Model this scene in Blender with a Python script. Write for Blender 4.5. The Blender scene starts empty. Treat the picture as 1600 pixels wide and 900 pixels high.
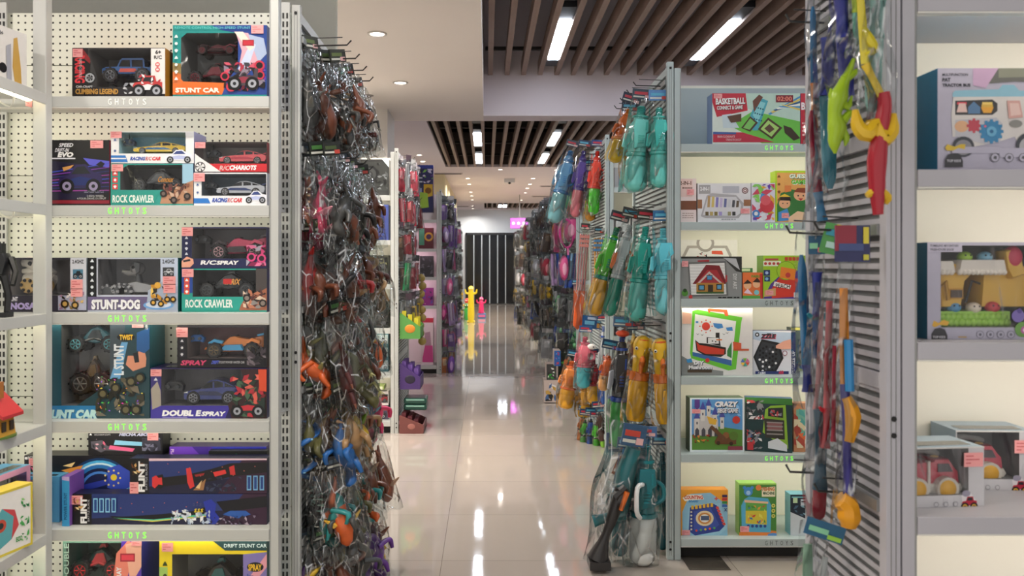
import bpy, math, random
from mathutils import Vector, Matrix
sc = bpy.context.scene
C = sc.collection
PI = math.pi
R = random.Random(11)

# ---------------------------------------------------------------- camera
F, CX, CY, EYE = 1250.0, 760.0, 413.0, 1.4
cam = bpy.data.cameras.new('camera'); camo = bpy.data.objects.new('camera', cam); C.objects.link(camo)
camo.location = (0, 0, EYE); camo.rotation_euler = (PI/2, 0, 0)
cam.sensor_width = 36; cam.lens = F/1600*36
cam.shift_x = (800-CX)/1600; cam.shift_y = -(450-CY)/1600
cam.clip_start = .05; cam.clip_end = 100
cam.dof.use_dof = True; cam.dof.focus_distance = 4.2; cam.dof.aperture_fstop = 5.0
sc.camera = camo
# ---------------------------------------------------------------- world, exposure
w = bpy.data.worlds.new('world'); sc.world = w; w.use_nodes = True
w.node_tree.nodes['Background'].inputs[0].default_value = (1.0, .96, .92, 1)
w.node_tree.nodes['Background'].inputs[1].default_value = .95  # soft frontal fill, added through the room's open back to light the goods evenly
sc.view_settings.view_transform = 'Standard'; sc.view_settings.look = 'None'
sc.view_settings.exposure = 0.0; sc.view_settings.gamma = 1; sc.view_settings.use_curve_mapping = False
sc.cycles.transparent_max_bounces = 40; sc.cycles.max_bounces = 8; sc.cycles.glossy_bounces = 4
sc.cycles.use_denoising = True; sc.cycles.caustics_reflective = False; sc.cycles.caustics_refractive = False
sc.cycles.sample_clamp_indirect = 4
PANEL_STRENGTH, DOWN_W, STRIP = 27.0, 38.0, 7.5

# ---------------------------------------------------------------- materials
def lin(h):
    o = []
    for i in (0, 2, 4):
        c = int(h[i:i+2], 16)/255
        o.append(c/12.92 if c <= .04045 else ((c+.055)/1.055)**2.4)
    return (*o, 1)
MATS = {}
def mat(h, rough=.45, metal=0., noise=.05, emis=0., scale=40, coat=0., spec=.5):
    k = (h, rough, metal, noise, emis, scale, coat, spec)
    if k in MATS: return MATS[k]
    m = bpy.data.materials.new('surface_'+h); m.use_nodes = True; nt = m.node_tree
    b = nt.nodes['Principled BSDF']; c = lin(h)
    b.inputs['Roughness'].default_value = rough; b.inputs['Metallic'].default_value = metal
    b.inputs['Coat Weight'].default_value = coat; b.inputs['Specular IOR Level'].default_value = spec
    b.inputs['Base Color'].default_value = c
    m.diffuse_color = c
    if emis:
        b.inputs['Emission Color'].default_value = c; b.inputs['Emission Strength'].default_value = emis
    elif noise:
        n = nt.nodes.new('ShaderNodeTexNoise'); n.inputs['Scale'].default_value = scale; n.inputs['Detail'].default_value = 2
        t = nt.nodes.new('ShaderNodeTexCoord'); nt.links.new(t.outputs['Object'], n.inputs['Vector'])
        mx = nt.nodes.new('ShaderNodeMix'); mx.data_type = 'RGBA'
        mx.inputs['A'].default_value = tuple(x*(1-noise) for x in c[:3])+(1,)
        mx.inputs['B'].default_value = tuple(min(1, x*(1+noise)) for x in c[:3])+(1,)
        nt.links.new(n.outputs['Fac'], mx.inputs['Factor']); nt.links.new(mx.outputs['Result'], b.inputs['Base Color'])
    MATS[k] = m
    return m
def film(tint='ffffff', gl=.16, bump=.6, scale=28, haze=.05, name='clear_film', fk=.9, rg=.12, crease=.0):
    """crumpled clear packaging film: transparent with glossy wrinkles"""
    k = ('film', tint, gl, bump, scale, haze, fk, rg, crease)
    if k in MATS: return MATS[k]
    m = bpy.data.materials.new(name); m.use_nodes = True; nt = m.node_tree; nt.nodes.clear()
    o = nt.nodes.new('ShaderNodeOutputMaterial'); t = nt.nodes.new('ShaderNodeBsdfTransparent'); g = nt.nodes.new('ShaderNodeBsdfGlossy')
    d = nt.nodes.new('ShaderNodeBsdfDiffuse'); d.inputs[0].default_value = (.9, .9, .9, 1)
    t.inputs[0].default_value = lin(tint); g.inputs['Roughness'].default_value = rg
    lw = nt.nodes.new('ShaderNodeFresnel'); lw.inputs[0].default_value = 1.5
    ma = nt.nodes.new('ShaderNodeMath'); ma.operation = 'MULTIPLY_ADD'; ma.inputs[1].default_value = fk; ma.inputs[2].default_value = gl*.6
    ma.use_clamp = True
    nt.links.new(lw.outputs[0], ma.inputs[0])
    if bump:
        n = nt.nodes.new('ShaderNodeTexNoise'); n.inputs['Scale'].default_value = scale; n.inputs['Detail'].default_value = 1.5; n.inputs['Distortion'].default_value = 1.2
        tc = nt.nodes.new('ShaderNodeTexCoord'); mp = nt.nodes.new('ShaderNodeMapping'); mp.inputs['Scale'].default_value = (1, 1, .35)
        nt.links.new(tc.outputs['Object'], mp.inputs[0]); nt.links.new(mp.outputs[0], n.inputs['Vector'])
        bp = nt.nodes.new('ShaderNodeBump'); bp.inputs['Strength'].default_value = bump; bp.inputs['Distance'].default_value = .03
        nt.links.new(n.outputs['Fac'], bp.inputs['Height'])
        nt.links.new(bp.outputs[0], g.inputs['Normal']); nt.links.new(bp.outputs[0], lw.inputs['Normal'])
    if bump:
        vo = nt.nodes.new('ShaderNodeTexVoronoi'); vo.feature = 'DISTANCE_TO_EDGE'; vo.inputs['Scale'].default_value = scale*1.5
        nt.links.new(n.outputs['Color'], vo.inputs['Vector']) if 0 else nt.links.new(mp.outputs[0], vo.inputs['Vector'])
        cm = nt.nodes.new('ShaderNodeMapRange'); cm.inputs['From Min'].default_value = .0; cm.inputs['From Max'].default_value = .035; cm.inputs['To Min'].default_value = crease; cm.inputs['To Max'].default_value = 0
        nt.links.new(vo.outputs['Distance'], cm.inputs['Value'])
        ad = nt.nodes.new('ShaderNodeMath'); ad.operation = 'ADD'; ad.use_clamp = True
        nt.links.new(ma.outputs[0], ad.inputs[0]); nt.links.new(cm.outputs[0], ad.inputs[1]); ma = ad
    m1 = nt.nodes.new('ShaderNodeMixShader'); m2 = nt.nodes.new('ShaderNodeMixShader')
    nt.links.new(ma.outputs[0], m1.inputs[0]); nt.links.new(t.outputs[0], m1.inputs[1]); nt.links.new(g.outputs[0], m1.inputs[2])
    m2.inputs[0].default_value = haze
    nt.links.new(m1.outputs[0], m2.inputs[1]); nt.links.new(d.outputs[0], m2.inputs[2]); nt.links.new(m2.outputs[0], o.inputs[0])
    MATS[k] = m
    return m

# ---------------------------------------------------------------- mesh builder
class MB:
    def __init__(s): s.v = []; s.f = []; s.m = []; s.mats = []
    def mi(s, m):
        if isinstance(m, str): m = mat(m)
        if m not in s.mats: s.mats.append(m)
        return s.mats.index(m)
    def add(s, vs, fs, m, M=None):
        o = len(s.v); i = s.mi(m)
        if M is not None: vs = [M @ Vector(v) for v in vs]
        s.v += [tuple(v) for v in vs]; s.f += [tuple(a+o for a in f) for f in fs]; s.m += [i]*len(fs)
        return s
    def box(s, x0, y0, z0, x1, y1, z1, m, M=None):
        if x0 > x1: x0, x1 = x1, x0
        if y0 > y1: y0, y1 = y1, y0
        if z0 > z1: z0, z1 = z1, z0
        vs = [(x0,y0,z0),(x1,y0,z0),(x1,y1,z0),(x0,y1,z0),(x0,y0,z1),(x1,y0,z1),(x1,y1,z1),(x0,y1,z1)]
        return s.add(vs, [(3,2,1,0),(4,5,6,7),(0,1,5,4),(1,2,6,5),(2,3,7,6),(3,0,4,7)], m, M)
    def cyl(s, p, q, r, m, n=12, r2=None):
        return s.tube([p, q], [r, r if r2 is None else r2], m, n)
    def tube(s, pts, rad, m, n=10, flat=1.0, M=None, up=None):
        P = [Vector(p) for p in pts]
        if not isinstance(rad, (list, tuple)): rad = [rad]*len(P)
        if len(P) >= 3 and n >= 7:      # round off the bends of the path
            Q = []; q = []
            for i in range(len(P)-1):
                a_, b_, c_, d_ = P[max(0, i-1)], P[i], P[i+1], P[min(len(P)-1, i+2)]
                for k in range(3):
                    t = k/3
                    Q.append(.5*((2*b_)+(c_-a_)*t+(2*a_-5*b_+4*c_-d_)*t*t+(3*b_-a_-3*c_+d_)*t**3)); u = t*t*(3-2*t); q.append(rad[i]*(1-u)+rad[i+1]*u)
            P = Q+[P[-1]]; rad = q+[rad[-1]]
        vs = []; fs = []; prev = None
        for i, p in enumerate(P):
            t = (P[min(i+1, len(P)-1)]-P[max(i-1, 0)])
            t = t.normalized() if t.length > 1e-9 else Vector((0, 0, 1))
            if prev is None:
                a = Vector(up) if up else (Vector((0, 1, 0)) if abs(t.y) < .9 else Vector((1, 0, 0)))
            else: a = prev
            a = (a-t*a.dot(t)).normalized(); b = t.cross(a); prev = a
            for k in range(n):
                c, d = math.cos(2*PI*k/n), math.sin(2*PI*k/n)
                vs.append(p+(a*c*flat+b*d)*rad[i])
        for i in range(len(P)-1):
            for k in range(n):
                fs.append((i*n+k, i*n+(k+1) % n, (i+1)*n+(k+1) % n, (i+1)*n+k))
        fs.append(tuple(reversed(range(n)))); fs.append(tuple(range((len(P)-1)*n, len(P)*n)))
        return s.add(vs, fs, m, M)
    def ball(s, c, r, m, n=10, sq=(1, 1, 1)):
        vs = []; fs = []; rows = max(4, n//2+1)
        for i in range(rows+1):
            a = PI*i/rows
            for k in range(n):
                b = 2*PI*k/n
                vs.append((c[0]+r*sq[0]*math.sin(a)*math.cos(b), c[1]+r*sq[1]*math.sin(a)*math.sin(b), c[2]+r*sq[2]*math.cos(a)))
        for i in range(rows):
            for k in range(n): fs.append((i*n+k, (i+1)*n+k, (i+1)*n+(k+1) % n, i*n+(k+1) % n))
        return s.add(vs, fs, m)
    def lathe(s, prof, m, n=16, M=None, sq=1.0):
        """profile of (r, z) about the z axis"""
        vs = []; fs = []
        for r, z in prof:
            for k in range(n): vs.append((r*math.cos(2*PI*k/n), r*sq*math.sin(2*PI*k/n), z))
        for i in range(len(prof)-1):
            for k in range(n): fs.append((i*n+k, i*n+(k+1) % n, (i+1)*n+(k+1) % n, (i+1)*n+k))
        fs.append(tuple(reversed(range(n)))); fs.append(tuple(range((len(prof)-1)*n, len(prof)*n)))
        return s.add(vs, fs, m, M)
    def prism(s, poly, y0, y1, m, inset=0, M=None):
        """(x, z) outline extruded in y; inset shrinks both ends for a rounded look"""
        n = len(poly); cx = sum(p[0] for p in poly)/n; cz = sum(p[1] for p in poly)/n
        rings = [(y0, 1), (y1, 1)] if not inset else [(y0, 1-inset), (y0+(y1-y0)*.12, 1), (y1-(y1-y0)*.12, 1), (y1, 1-inset)]
        vs = []; fs = []
        for y, k in rings: vs += [(cx+(x-cx)*k, y, cz+(z-cz)*k) for x, z in poly]
        for r in range(len(rings)-1):
            for i in range(n): fs.append((r*n+i, r*n+(i+1) % n, (r+1)*n+(i+1) % n, (r+1)*n+i))
        fs.append(tuple(reversed(range(n)))); fs.append(tuple(range((len(rings)-1)*n, len(rings)*n)))
        return s.add(vs, fs, m, M)
    def mesh(s, name, smooth=False, ang=40):
        me = bpy.data.meshes.new(name); me.from_pydata(s.v, [], s.f)
        for m in s.mats: me.materials.append(m)
        me.polygons.foreach_set('material_index', s.m)
        me.update()
        if smooth: me.shade_smooth(); me.set_sharp_from_angle(angle=math.radians(ang))
        return me
    def build(s, name, parent=None, smooth=False, bevel=0, ang=40, loc=None):
        o = bpy.data.objects.new(name, s.mesh(name, smooth, ang)); C.objects.link(o)
        if parent is not None: o.parent = parent
        if loc is not None: o.location = loc
        if bevel:
            b = o.modifiers.new('bevel', 'BEVEL'); b.width = bevel; b.segments = 2; b.limit_method = 'ANGLE'
        return o

LABELS = {}
def tag(o, label, cat, group=None, kind=None):
    o['label'] = label; o['category'] = cat
    if group: o['group'] = group
    if kind: o['kind'] = kind
    n = len(label.split())
    if not 4 <= n <= 16: print('LABEL LENGTH', n, label)
    if label in LABELS: print('LABEL TWICE', label)
    LABELS[label] = 1
    return o
def empty(name, loc, rz=0, label=None, cat=None, group=None):
    o = bpy.data.objects.new(name, None); C.objects.link(o); o.location = loc; o.rotation_euler = (0, 0, rz); o.empty_display_size = .02
    if label: tag(o, label, cat, group)
    return o
def struct(name, mb, label=None, bevel=0):
    o = mb.build(name, bevel=bevel); o['kind'] = 'structure'
    if label: o['label'] = label; o['category'] = name.split('_')[0]
    return o
def copy_tree(o, parent=None):
    c = o.copy(); C.objects.link(c)
    if parent is not None: c.parent = parent
    for ch in o.children: copy_tree(ch, c)
    return c
TXT = {}
def text_geo(s, bold=.012):
    k = (s, bold)
    if k not in TXT:
        cu = bpy.data.curves.new('t', 'FONT'); cu.body = s; cu.resolution_u = 2; cu.offset = bold; cu.fill_mode = 'BOTH'
        ob = bpy.data.objects.new('t', cu); me = ob.to_mesh()
        vs = [tuple(v.co) for v in me.vertices]; fs = [tuple(p.vertices) for p in me.polygons]
        ob.to_mesh_clear(); bpy.data.objects.remove(ob); bpy.data.curves.remove(cu)
        x0 = min(v[0] for v in vs); x1 = max(v[0] for v in vs); y0 = min(v[1] for v in vs); y1 = max(v[1] for v in vs)
        TXT[k] = ([((v[0]-x0)/(x1-x0), (v[1]-y0)/(y1-y0)) for v in vs], fs)
    return TXT[k]
def Z(py, s): return EYE+(CY-py)/s
def X(px, s): return (px-CX)/s
ORD = ['first', 'second', 'third', 'fourth', 'fifth', 'sixth', 'seventh', 'eighth', 'ninth', 'tenth']
LEV = [.10, .50, .867, 1.235, 1.60, 1.97]
# ================================================================ ROOM
def floor_mat():
    m = bpy.data.materials.new('polished_tile'); m.use_nodes = True; nt = m.node_tree; b = nt.nodes['Principled BSDF']
    tc = nt.nodes.new('ShaderNodeTexCoord'); mp = nt.nodes.new('ShaderNodeMapping'); mp.inputs['Location'].default_value = (.21, -.33, 0)
    br = nt.nodes.new('ShaderNodeTexBrick'); br.offset = 0; br.squash = 1
    br.inputs['Scale'].default_value = 1; br.inputs['Brick Width'].default_value = 1.36; br.inputs['Row Height'].default_value = .69
    br.inputs['Mortar Size'].default_value = .0016; br.inputs['Mortar Smooth'].default_value = 0; br.inputs['Bias'].default_value = 0
    br.inputs['Color1'].default_value = lin('aca298'); br.inputs['Color2'].default_value = lin('a69c93'); br.inputs['Mortar'].default_value = lin('7e766e')
    n = nt.nodes.new('ShaderNodeTexNoise'); n.inputs['Scale'].default_value = 1.6; n.inputs['Detail'].default_value = 6; n.inputs['Distortion'].default_value = 1.5
    mx = nt.nodes.new('ShaderNodeMix'); mx.data_type = 'RGBA'; mx.blend_type = 'MULTIPLY'; mx.inputs['Factor'].default_value = .35
    nt.links.new(tc.outputs['Object'], mp.inputs[0]); nt.links.new(mp.outputs[0], br.inputs['Vector']); nt.links.new(tc.outputs['Object'], n.inputs['Vector'])
    nt.links.new(br.outputs['Color'], mx.inputs['A']); nt.links.new(n.outputs['Color'], mx.inputs['B'])
    cr = nt.nodes.new('ShaderNodeValToRGB'); cr.color_ramp.elements[0].color = (.72, .70, .68, 1); cr.color_ramp.elements[1].color = (1, 1, 1, 1)
    nt.links.new(n.outputs['Fac'], cr.inputs[0]); nt.links.new(cr.outputs[0], mx.inputs['B'])
    nt.links.new(mx.outputs['Result'], b.inputs['Base Color'])
    b.inputs['Roughness'].default_value = .045; b.inputs['IOR'].default_value = 1.95
    n2 = nt.nodes.new('ShaderNodeTexNoise'); n2.inputs['Scale'].default_value = 5; bp = nt.nodes.new('ShaderNodeBump')
    bp.inputs['Strength'].default_value = .02; bp.inputs['Distance'].default_value = .02
    nt.links.new(tc.outputs['Object'], n2.inputs['Vector']); nt.links.new(n2.outputs['Fac'], bp.inputs['Height']); nt.links.new(bp.outputs[0], b.inputs['Normal'])
    return m
XL, XR, DN, DF = -4.6, 4.6, -1.2, 28.0
LOW, HIGH = 2.9, 3.31
struct('floor', MB().box(XL, DN, -.1, XR, DF, 0, floor_mat()))
struct('trim_1', MB().box(.93, 3.66, -.02, 1.12, 3.84, .0015, mat('4a453f', .2)))
wallm = mat('cfc8cd', .7, noise=.02, scale=3)
cw = mat('ece3de', .8, noise=.02, scale=3)
cl = mat('dad0d6', .8, noise=.02, scale=3)
struct('wall_left', MB().box(XL-.1, DN, 0, XL, DF, 4.1, wallm))
struct('wall_right', MB().box(XR, DN, 0, XR+.1, DF, 4.1, wallm))
struct('wall_far', MB().box(XL-.1, DF, 0, XR+.1, DF+.1, 4.1, mat('dde4ea', .7, noise=.02, scale=3)))
# low soffit on the left, its right edge open to the raised slatted bay
struct('ceiling', MB().box(XL, DN, LOW, -.03, 8.37, LOW+.04, cw).box(-.07, DN, LOW+.04, -.03, 8.08, 4.1, cw))
struct('trim_2', MB().box(-.03, 8.08, LOW, XR, 8.37, 4.1, cl).box(XL, 8.08, LOW+.04, -.03, 8.37, 4.1, cl))          # cross beam
# raised far ceiling with its slot for the second slatted bay
m = MB(); m.box(XL, 8.37, HIGH, -.80, 25, HIGH+.05, cl); m.box(3.1, 8.37, HIGH, XR, 25, HIGH+.05, cl); m.box(-.80, 15.7, HIGH, 3.1, 25, HIGH+.05, cl)
m.box(XL, 25, HIGH, -.07, DF, HIGH+.05, cl); m.box(2.3, 25, HIGH, XR, DF, HIGH+.05, cl); m.box(-.07, 27.5, HIGH, 2.3, DF, HIGH+.05, cl)
m.box(-.84, 8.37, HIGH+.05, -.80, 15.7, 4.0, mat('4b4340', .8)); m.box(-.8, 15.7, HIGH+.05, 3.1, 15.74, 4.0, mat('5a524e', .8)); m.box(-.07, 27.5, HIGH+.05, 2.3, 27.54, 4.0, mat('5a524e', .8))
o = struct('ceiling', m)
dark = mat('1c1613', .9)
struct('ceiling', MB().box(XL, DN, 4.1, XR, DF, 4.2, dark))
# ventilation slots in the far ceiling
def vent(px, py, w_, nm):
    d = F*(HIGH-EYE)/(CY-py); x = px/1.0-CX; x = x*d/F
    t = empty('ceiling_vent', (x, d, HIGH), 0, nm, 'vent', 'long ceiling vents')
    MB().box(-w_/2, -.09, -.012, w_/2, .09, 0, mat('b9aeb2', .6)).build('vent_frame', t)
    v = MB()
    for i in range(4): v.box(-w_/2+.03, -.07+i*.036, -.016, w_/2-.03, -.055+i*.036, -.012, mat('2a2627', .7))
    v.build('slat_grille', t)
vent(700, 271, .62, 'dark linear air vent in ceiling over the second left rack')
vent(861, 290.5, .55, 'nearer of two dark linear vents at right of far ceiling')
vent(846, 306.5, .55, 'farther of two dark linear vents at right of far ceiling')
vent(721, 322.3, .5, 'small pale vent slot before the far wall')

woodb = mat('8d766b', .6, noise=.18, scale=6)
def slat_bay(x0, n, d0, d1, lights, label, xs_lights, cool):
    t = empty('slatted_ceiling', (x0, d0, HIGH), 0, label, 'ceiling slats')
    pr = None
    s_me = MB().box(-.0235, 0, .0, .0235, d1-d0, .13, woodb).mesh('wooden_slat')
    for k in range(n):
        o = bpy.data.objects.new('wooden_slat', s_me); C.objects.link(o); o.parent = t; o.location = (k*.167, 0, .0)
    r = MB()
    y = .6
    while y < d1-d0: r.box(-.05, y, .13, n*.167, y+.04, .16, mat('2b2422', .6)); y += 1.5
    r.build('cross_rail', t)
    return t
def panel_light(x, d0, where, wd=.106, L=1.17, cool='e9f2ff'):
    t = empty('ceiling_light', (x, d0, HIGH-.0), 0, 'white linear ceiling light between slats, '+where, 'ceiling light', 'linear lights between the ceiling slats')
    MB().box(-wd/2-.004, -.32, .02, wd/2+.004, L+.3, .07, mat('15151a', .5)).build('housing', t)
    MB().box(-wd/2, 0, .004, wd/2, L, .02, mat(cool, emis=PANEL_STRENGTH)).build('diffuser', t)
slat_bay(.04, 28, 1.0, 8.08, None, 'brown wooden ceiling slats in the near raised bay at upper right', None, None)
for k, nm in ((3.5, 'left'), (11.5, 'middle'), (19.5, 'right')):
    for j, d in enumerate((1.82, 4.07, 6.32)):
        panel_light(.04+.167*k, d, '%s row of near bay, %s' % (nm, ['closest to camera', 'central one', 'by the cross beam'][j]))
slat_bay(-.72, 23, 8.37, 15.7, None, 'grey-brown ceiling slats in the second bay beyond the cross beam', None, None)
for k, nm in ((3.5, 'left'), (10.5, 'right'), (17.5, 'hidden right')):
    for j, d in enumerate((9.5, 11.75, 14.0)):
        panel_light(-.72+.167*k, d, '%s row of second bay, %s light' % (nm, ORD[j]), wd=.115)
slat_bay(0.02, 14, 25, 27.5, None, 'short dark ceiling slats in the farthest bay before the end wall', None, None)
for x, nm in ((.55, 'left'), (2.0, 'right')):
    panel_light(x, 26.0, '%s of the farthest bay' % nm, wd=.3, L=.9)

def downlight(x, d, z, label, r=.064, w_=None, warm=(1, .92, .84)):
    t = empty('downlight', (x, d, z), 0, label, 'downlight', 'round recessed downlights')
    MB().lathe([(r, -.001), (r, -.006), (r*.78, -.008), (r*.72, -.002)], mat('c9c2bd', .35, .4), 24).build('trim_ring', t, True)
    MB().lathe([(r*.72, -.003), (r*.7, -.0045), (.001, -.005)], mat('fff2e2', emis=9), 20).build('lamp_lens', t)
    l = bpy.data.lights.new('downlight_lamp', 'AREA'); l.shape = 'DISK'; l.size = r*1.3; l.energy = DOWN_W if w_ is None else w_; l.color = warm
    l.spread = math.radians(150)
    lo = bpy.data.objects.new('downlight_lamp', l); C.objects.link(lo); lo.parent = t; lo.location = (0, 0, -.012)
for j, d in enumerate((1.0, 2.2, 5.2, 6.6)):
    downlight(-.71, d, LOW, 'warm round downlight in low soffit, %s from the camera' % ORD[j], w_=12 if d < 3 else None)
for j, d in enumerate((1.0, 2.2, 5.2, 6.6)):
    downlight(-2.1, d, LOW, 'warm downlight further left in low soffit, %s from the camera' % ORD[j], w_=10 if d < 3 else None)
def dl2(px, py, label, w_=30):
    s_ = (CY-py)/(HIGH-EYE); downlight(X(px, s_), F/s_, HIGH, label, w_=w_)
dl2(655, 242, 'round downlight left of second slat bay, nearer of two'); dl2(660.5, 252, 'round downlight left of second slat bay, farther of two')
for i, (px, py) in enumerate(((782, 264.8), (731, 278.5), (733, 287.5), (735.6, 300), (737, 305.8), (737.5, 312), (738, 321.5), (739, 325.5))):
    dl2(px, py, 'round downlight in far ceiling left row, %s beyond the slats' % ORD[i], 24)
for i, (px, py) in enumerate(((870, 265.2), (833, 278.6), (828, 287.5), (824, 294), (821, 301), (814, 312.5))):
    dl2(px, py, 'round downlight in far ceiling right row, %s beyond the slats' % ORD[i], 24)
for i, (x, d) in enumerate(((-2.6, 10.5), (-2.6, 13.5), (2.2, 17.5), (2.2, 20.5), (-2.6, 18.5))):
    downlight(x, d, HIGH, 'round downlight over a side aisle, %s pace back' % ORD[i], w_=40)
# smoke detector
t = empty('smoke_detector', (X(575, (CY-149)/1.5), 1250*1.5/(CY-149), LOW), 0, 'small ring-shaped sprinkler fitting on the low soffit', 'sprinkler')
MB().lathe([(.05, -.001), (.05, -.004), (.03, -.012), (.028, -.004)], mat('8f8783', .4, .5), 18).build('escutcheon', t, True)
# columns
struct('wall_partition', MB().box(-3.2, 3.9, 0, -.735, 3.95, LOW, mat('e6eae2', .75, noise=.02)))
struct('wall_column', MB().box(-2.6, 7.72, 0, -.955, 8.3, LOW, mat('e2dcd8', .75, noise=.02)))
struct('wall_block', MB().box(-2.2, 17.0, 0, -.885, 24.0, HIGH, mat('e8dcb4', .75, noise=.02)))
# ================================================================ SHELVING
STEEL = mat('c6c8c4', .38, .0, noise=.02, scale=4)
STEELR = mat('b4c0be', .38, .0, noise=.02, scale=4)  # same steel, cool ceiling light put into the colour as a grey-green tint
STEELN = mat('bcbbc2', .38, .0, noise=.02, scale=4)  # same steel again, light's lavender cast put into the nearest unit's colour
GLOW = mat('7dff3c', emis=1.1)
def peg_mat():
    m = bpy.data.materials.new('pegboard'); m.use_nodes = True; nt = m.node_tree; b = nt.nodes['Principled BSDF']
    tc = nt.nodes.new('ShaderNodeTexCoord'); sx = nt.nodes.new('ShaderNodeSeparateXYZ'); nt.links.new(tc.outputs['Object'], sx.inputs[0])
    def mth(op, a, b_=None, c=None):
        n = nt.nodes.new('ShaderNodeMath'); n.operation = op
        for i, v in enumerate((a, b_, c)):
            if v is None: continue
            if isinstance(v, (int, float)): n.inputs[i].default_value = v
            else: nt.links.new(v, n.inputs[i])
        return n.outputs[0]
    def cell(o): return mth('SUBTRACT', mth('FRACT', mth('MULTIPLY', o, 1/.0256)), .5)
    a = cell(sx.outputs['X']); c = cell(sx.outputs['Z'])
    r = mth('SQRT', mth('ADD', mth('MULTIPLY', a, a), mth('MULTIPLY', c, c)))
    k = mth('LESS_THAN', r, .15)
    mx = nt.nodes.new('ShaderNodeMix'); mx.data_type = 'RGBA'; nt.links.new(k, mx.inputs['Factor'])
    mx.inputs['A'].default_value = lin('e2e4d6'); mx.inputs['B'].default_value = lin('2a2a26'); nt.links.new(mx.outputs['Result'], b.inputs['Base Color'])
    b.inputs['Roughness'].default_value = .5
    return m
PEG = peg_mat()
def gondola(label, x_in, side, d0, depth, width, shelf_depth=.36, levels=LEV, steel=None, panel='plain', header=True, strip='fff5e2', strip_k=1.0,
            pegs=False, text_px=None, bay_d=None, shelfx=None, front_post=True, hook_rows=(), hook_cols=(), hook_len=.2, back_col='e6e3d4', top=2.36, far_text=None, shelf_top_header=None, post_off=.034, back_off=None):
    steel = steel or STEEL
    bay_d = d0 if bay_d is None else bay_d
    t = empty('gondola_shelf', (x_in, d0, 0), 0, label, 'shelving unit', 'metal display shelving units along the aisle')
    s = side
    def up(x, y, w_, dd, h):
        m = MB(); m.box(x, y, 0, x+s*w_, y+dd, h, steel); 
        m.box(x+s*w_*.3, y-.0015, .02, x+s*w_*.36, y, h-.02, mat('8d8f8e', .5)); m.box(x+s*w_*.64, y-.0015, .02, x+s*w_*.7, y, h-.02, mat('8d8f8e', .5))
        for z in (.05, .085, h*.44, h*.44+.035, h-.03):
            m.lathe([(.006, 0), (.006, .002), (.001, .002)], mat('141414', .6), 10, Matrix.Translation((x+s*w_*.5, y-.0015, z)) @ Matrix.Rotation(PI/2, 4, 'X'))
        return m.build('upright', t, bevel=.002)
    up(0, 0, .03, .03, top); up(0, depth-.03, .03, .03, top)
    # slatted end panel between the two uprights
    m = MB(); z = .14; px = s*.012
    m.box(s*.02, .03, .1, s*.024, depth-.03, top-.04, mat('77797a', .7))
    while z < top-.08:
        m.box(px, .03, z, px+s*.003, depth-.03, z+.0125, steel); z += .0245
    for zz in (.08, .60, 1.13, 1.66, top-.05): m.box(px-s*.004, .03, zz, px+s*.008, depth-.03, zz+.035, steel)
    m.build('end_panel', t)
    by = bay_d-d0
    # bay posts, back panel
    bx = s*post_off
    if front_post: 
        m = MB(); m.box(bx, by, 0, bx+s*.03, by+.04, top-.03, steel); m.box(bx+s*.026, by-.001, .05, bx+s*.03, by, top-.05, mat('989a98', .5)); m.build('bay_post', t, bevel=.003)
    m = MB(); m.box(s*width-s*.03, by, 0, s*width, by+.04, top-.03, steel); m.build('bay_post', t, bevel=.003)
    yb = by+shelf_depth
    m = MB(); pm = PEG if pegs else mat(back_col, .6, noise=.02, scale=3)
    zb = .1
    while zb < top-.06:
        z1 = min(zb+.407, top-.03); m.box(s*back_off if back_off else bx, yb, zb, s*width, yb+.015, z1-.003, pm); zb += .407
    m.build('back_panel', t)
    if depth > .6:
        m = MB(); m.box(bx, depth-.02, .1, s*width, depth-.005, top-.05, mat('c8c6bc', .6)); m.build('rear_panel', t)
    m = MB(); m.box(bx, by+.05, 0, s*width, by+.07, .062, mat('232322', .7)); m.build('plinth', t)
    for li, z in enumerate(levels):
        x0 = bx+s*.031
        m = MB(); m.box(x0, by+.006, z-.012, s*width-s*.03, yb-.002, z, steel); m.box(x0, by-.004, z-.036, s*width-s*.03, by+.006, z+.0, steel)
        m.box(x0, by-.003, z-.04, s*width-s*.03, by+.02, z-.036, mat('efeee6', .4))
        sh = m.build('shelf', t, bevel=.0012)
        if z > .2:
            m = MB(); m.box(x0+s*.01, by+.024, z-.03, s*width-s*.04, by+.040, z-.0125, mat(strip, emis=STRIP*strip_k)); m.build('led_strip', sh)
        if far_text:
            a, b_ = far_text[:2]; col = GLOW
            if z in (far_text[2] if len(far_text) > 2 else ()): col = mat('4c504e', .5)
            if len(far_text) > 3 and z in far_text[3]: col = mat('f4f4ee', .4, emis=.3)
            g = MB()
            for i, ch in enumerate('GHTOYS'):
                vs, fs = text_geo(ch, .0)
                cw_ = (b_-a)/6; ax = a+i*cw_-x_in; wd = cw_*.5
                g.add([(ax+u*wd, by-.0052, z-.029+v*.021) for u, v in vs], fs, col)
            g.build('lettering', sh)
    if header:
        m = MB(); m.box(bx, yb-.012, levels[-1]+.002, s*width, yb-.003, top-.05, steel); 
        if not pegs: m.build('header_panel', t) if shelf_top_header else None
    # hooks on the end panel
    for z in hook_rows:
        m = MB(); m.box(-s*.006, .03, z-.012, s*.004, depth-.03, z+.012, mat('9b9d9c', .4, .6))
        m.build('hook_rail', t)
        for y in hook_cols:
            m = MB(); m.tube([(0, y, z), (-s*hook_len*.9, y, z+.004), (-s*hook_len, y, z+.022)], .003, mat('4b4b4b', .35, .8), 6)
            m.tube([(0, y, z+.03), (-s*hook_len*.8, y, z+.034)], .002, mat('4b4b4b', .35, .8), 5)
            m.build('hook', t, True)
    return t
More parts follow.
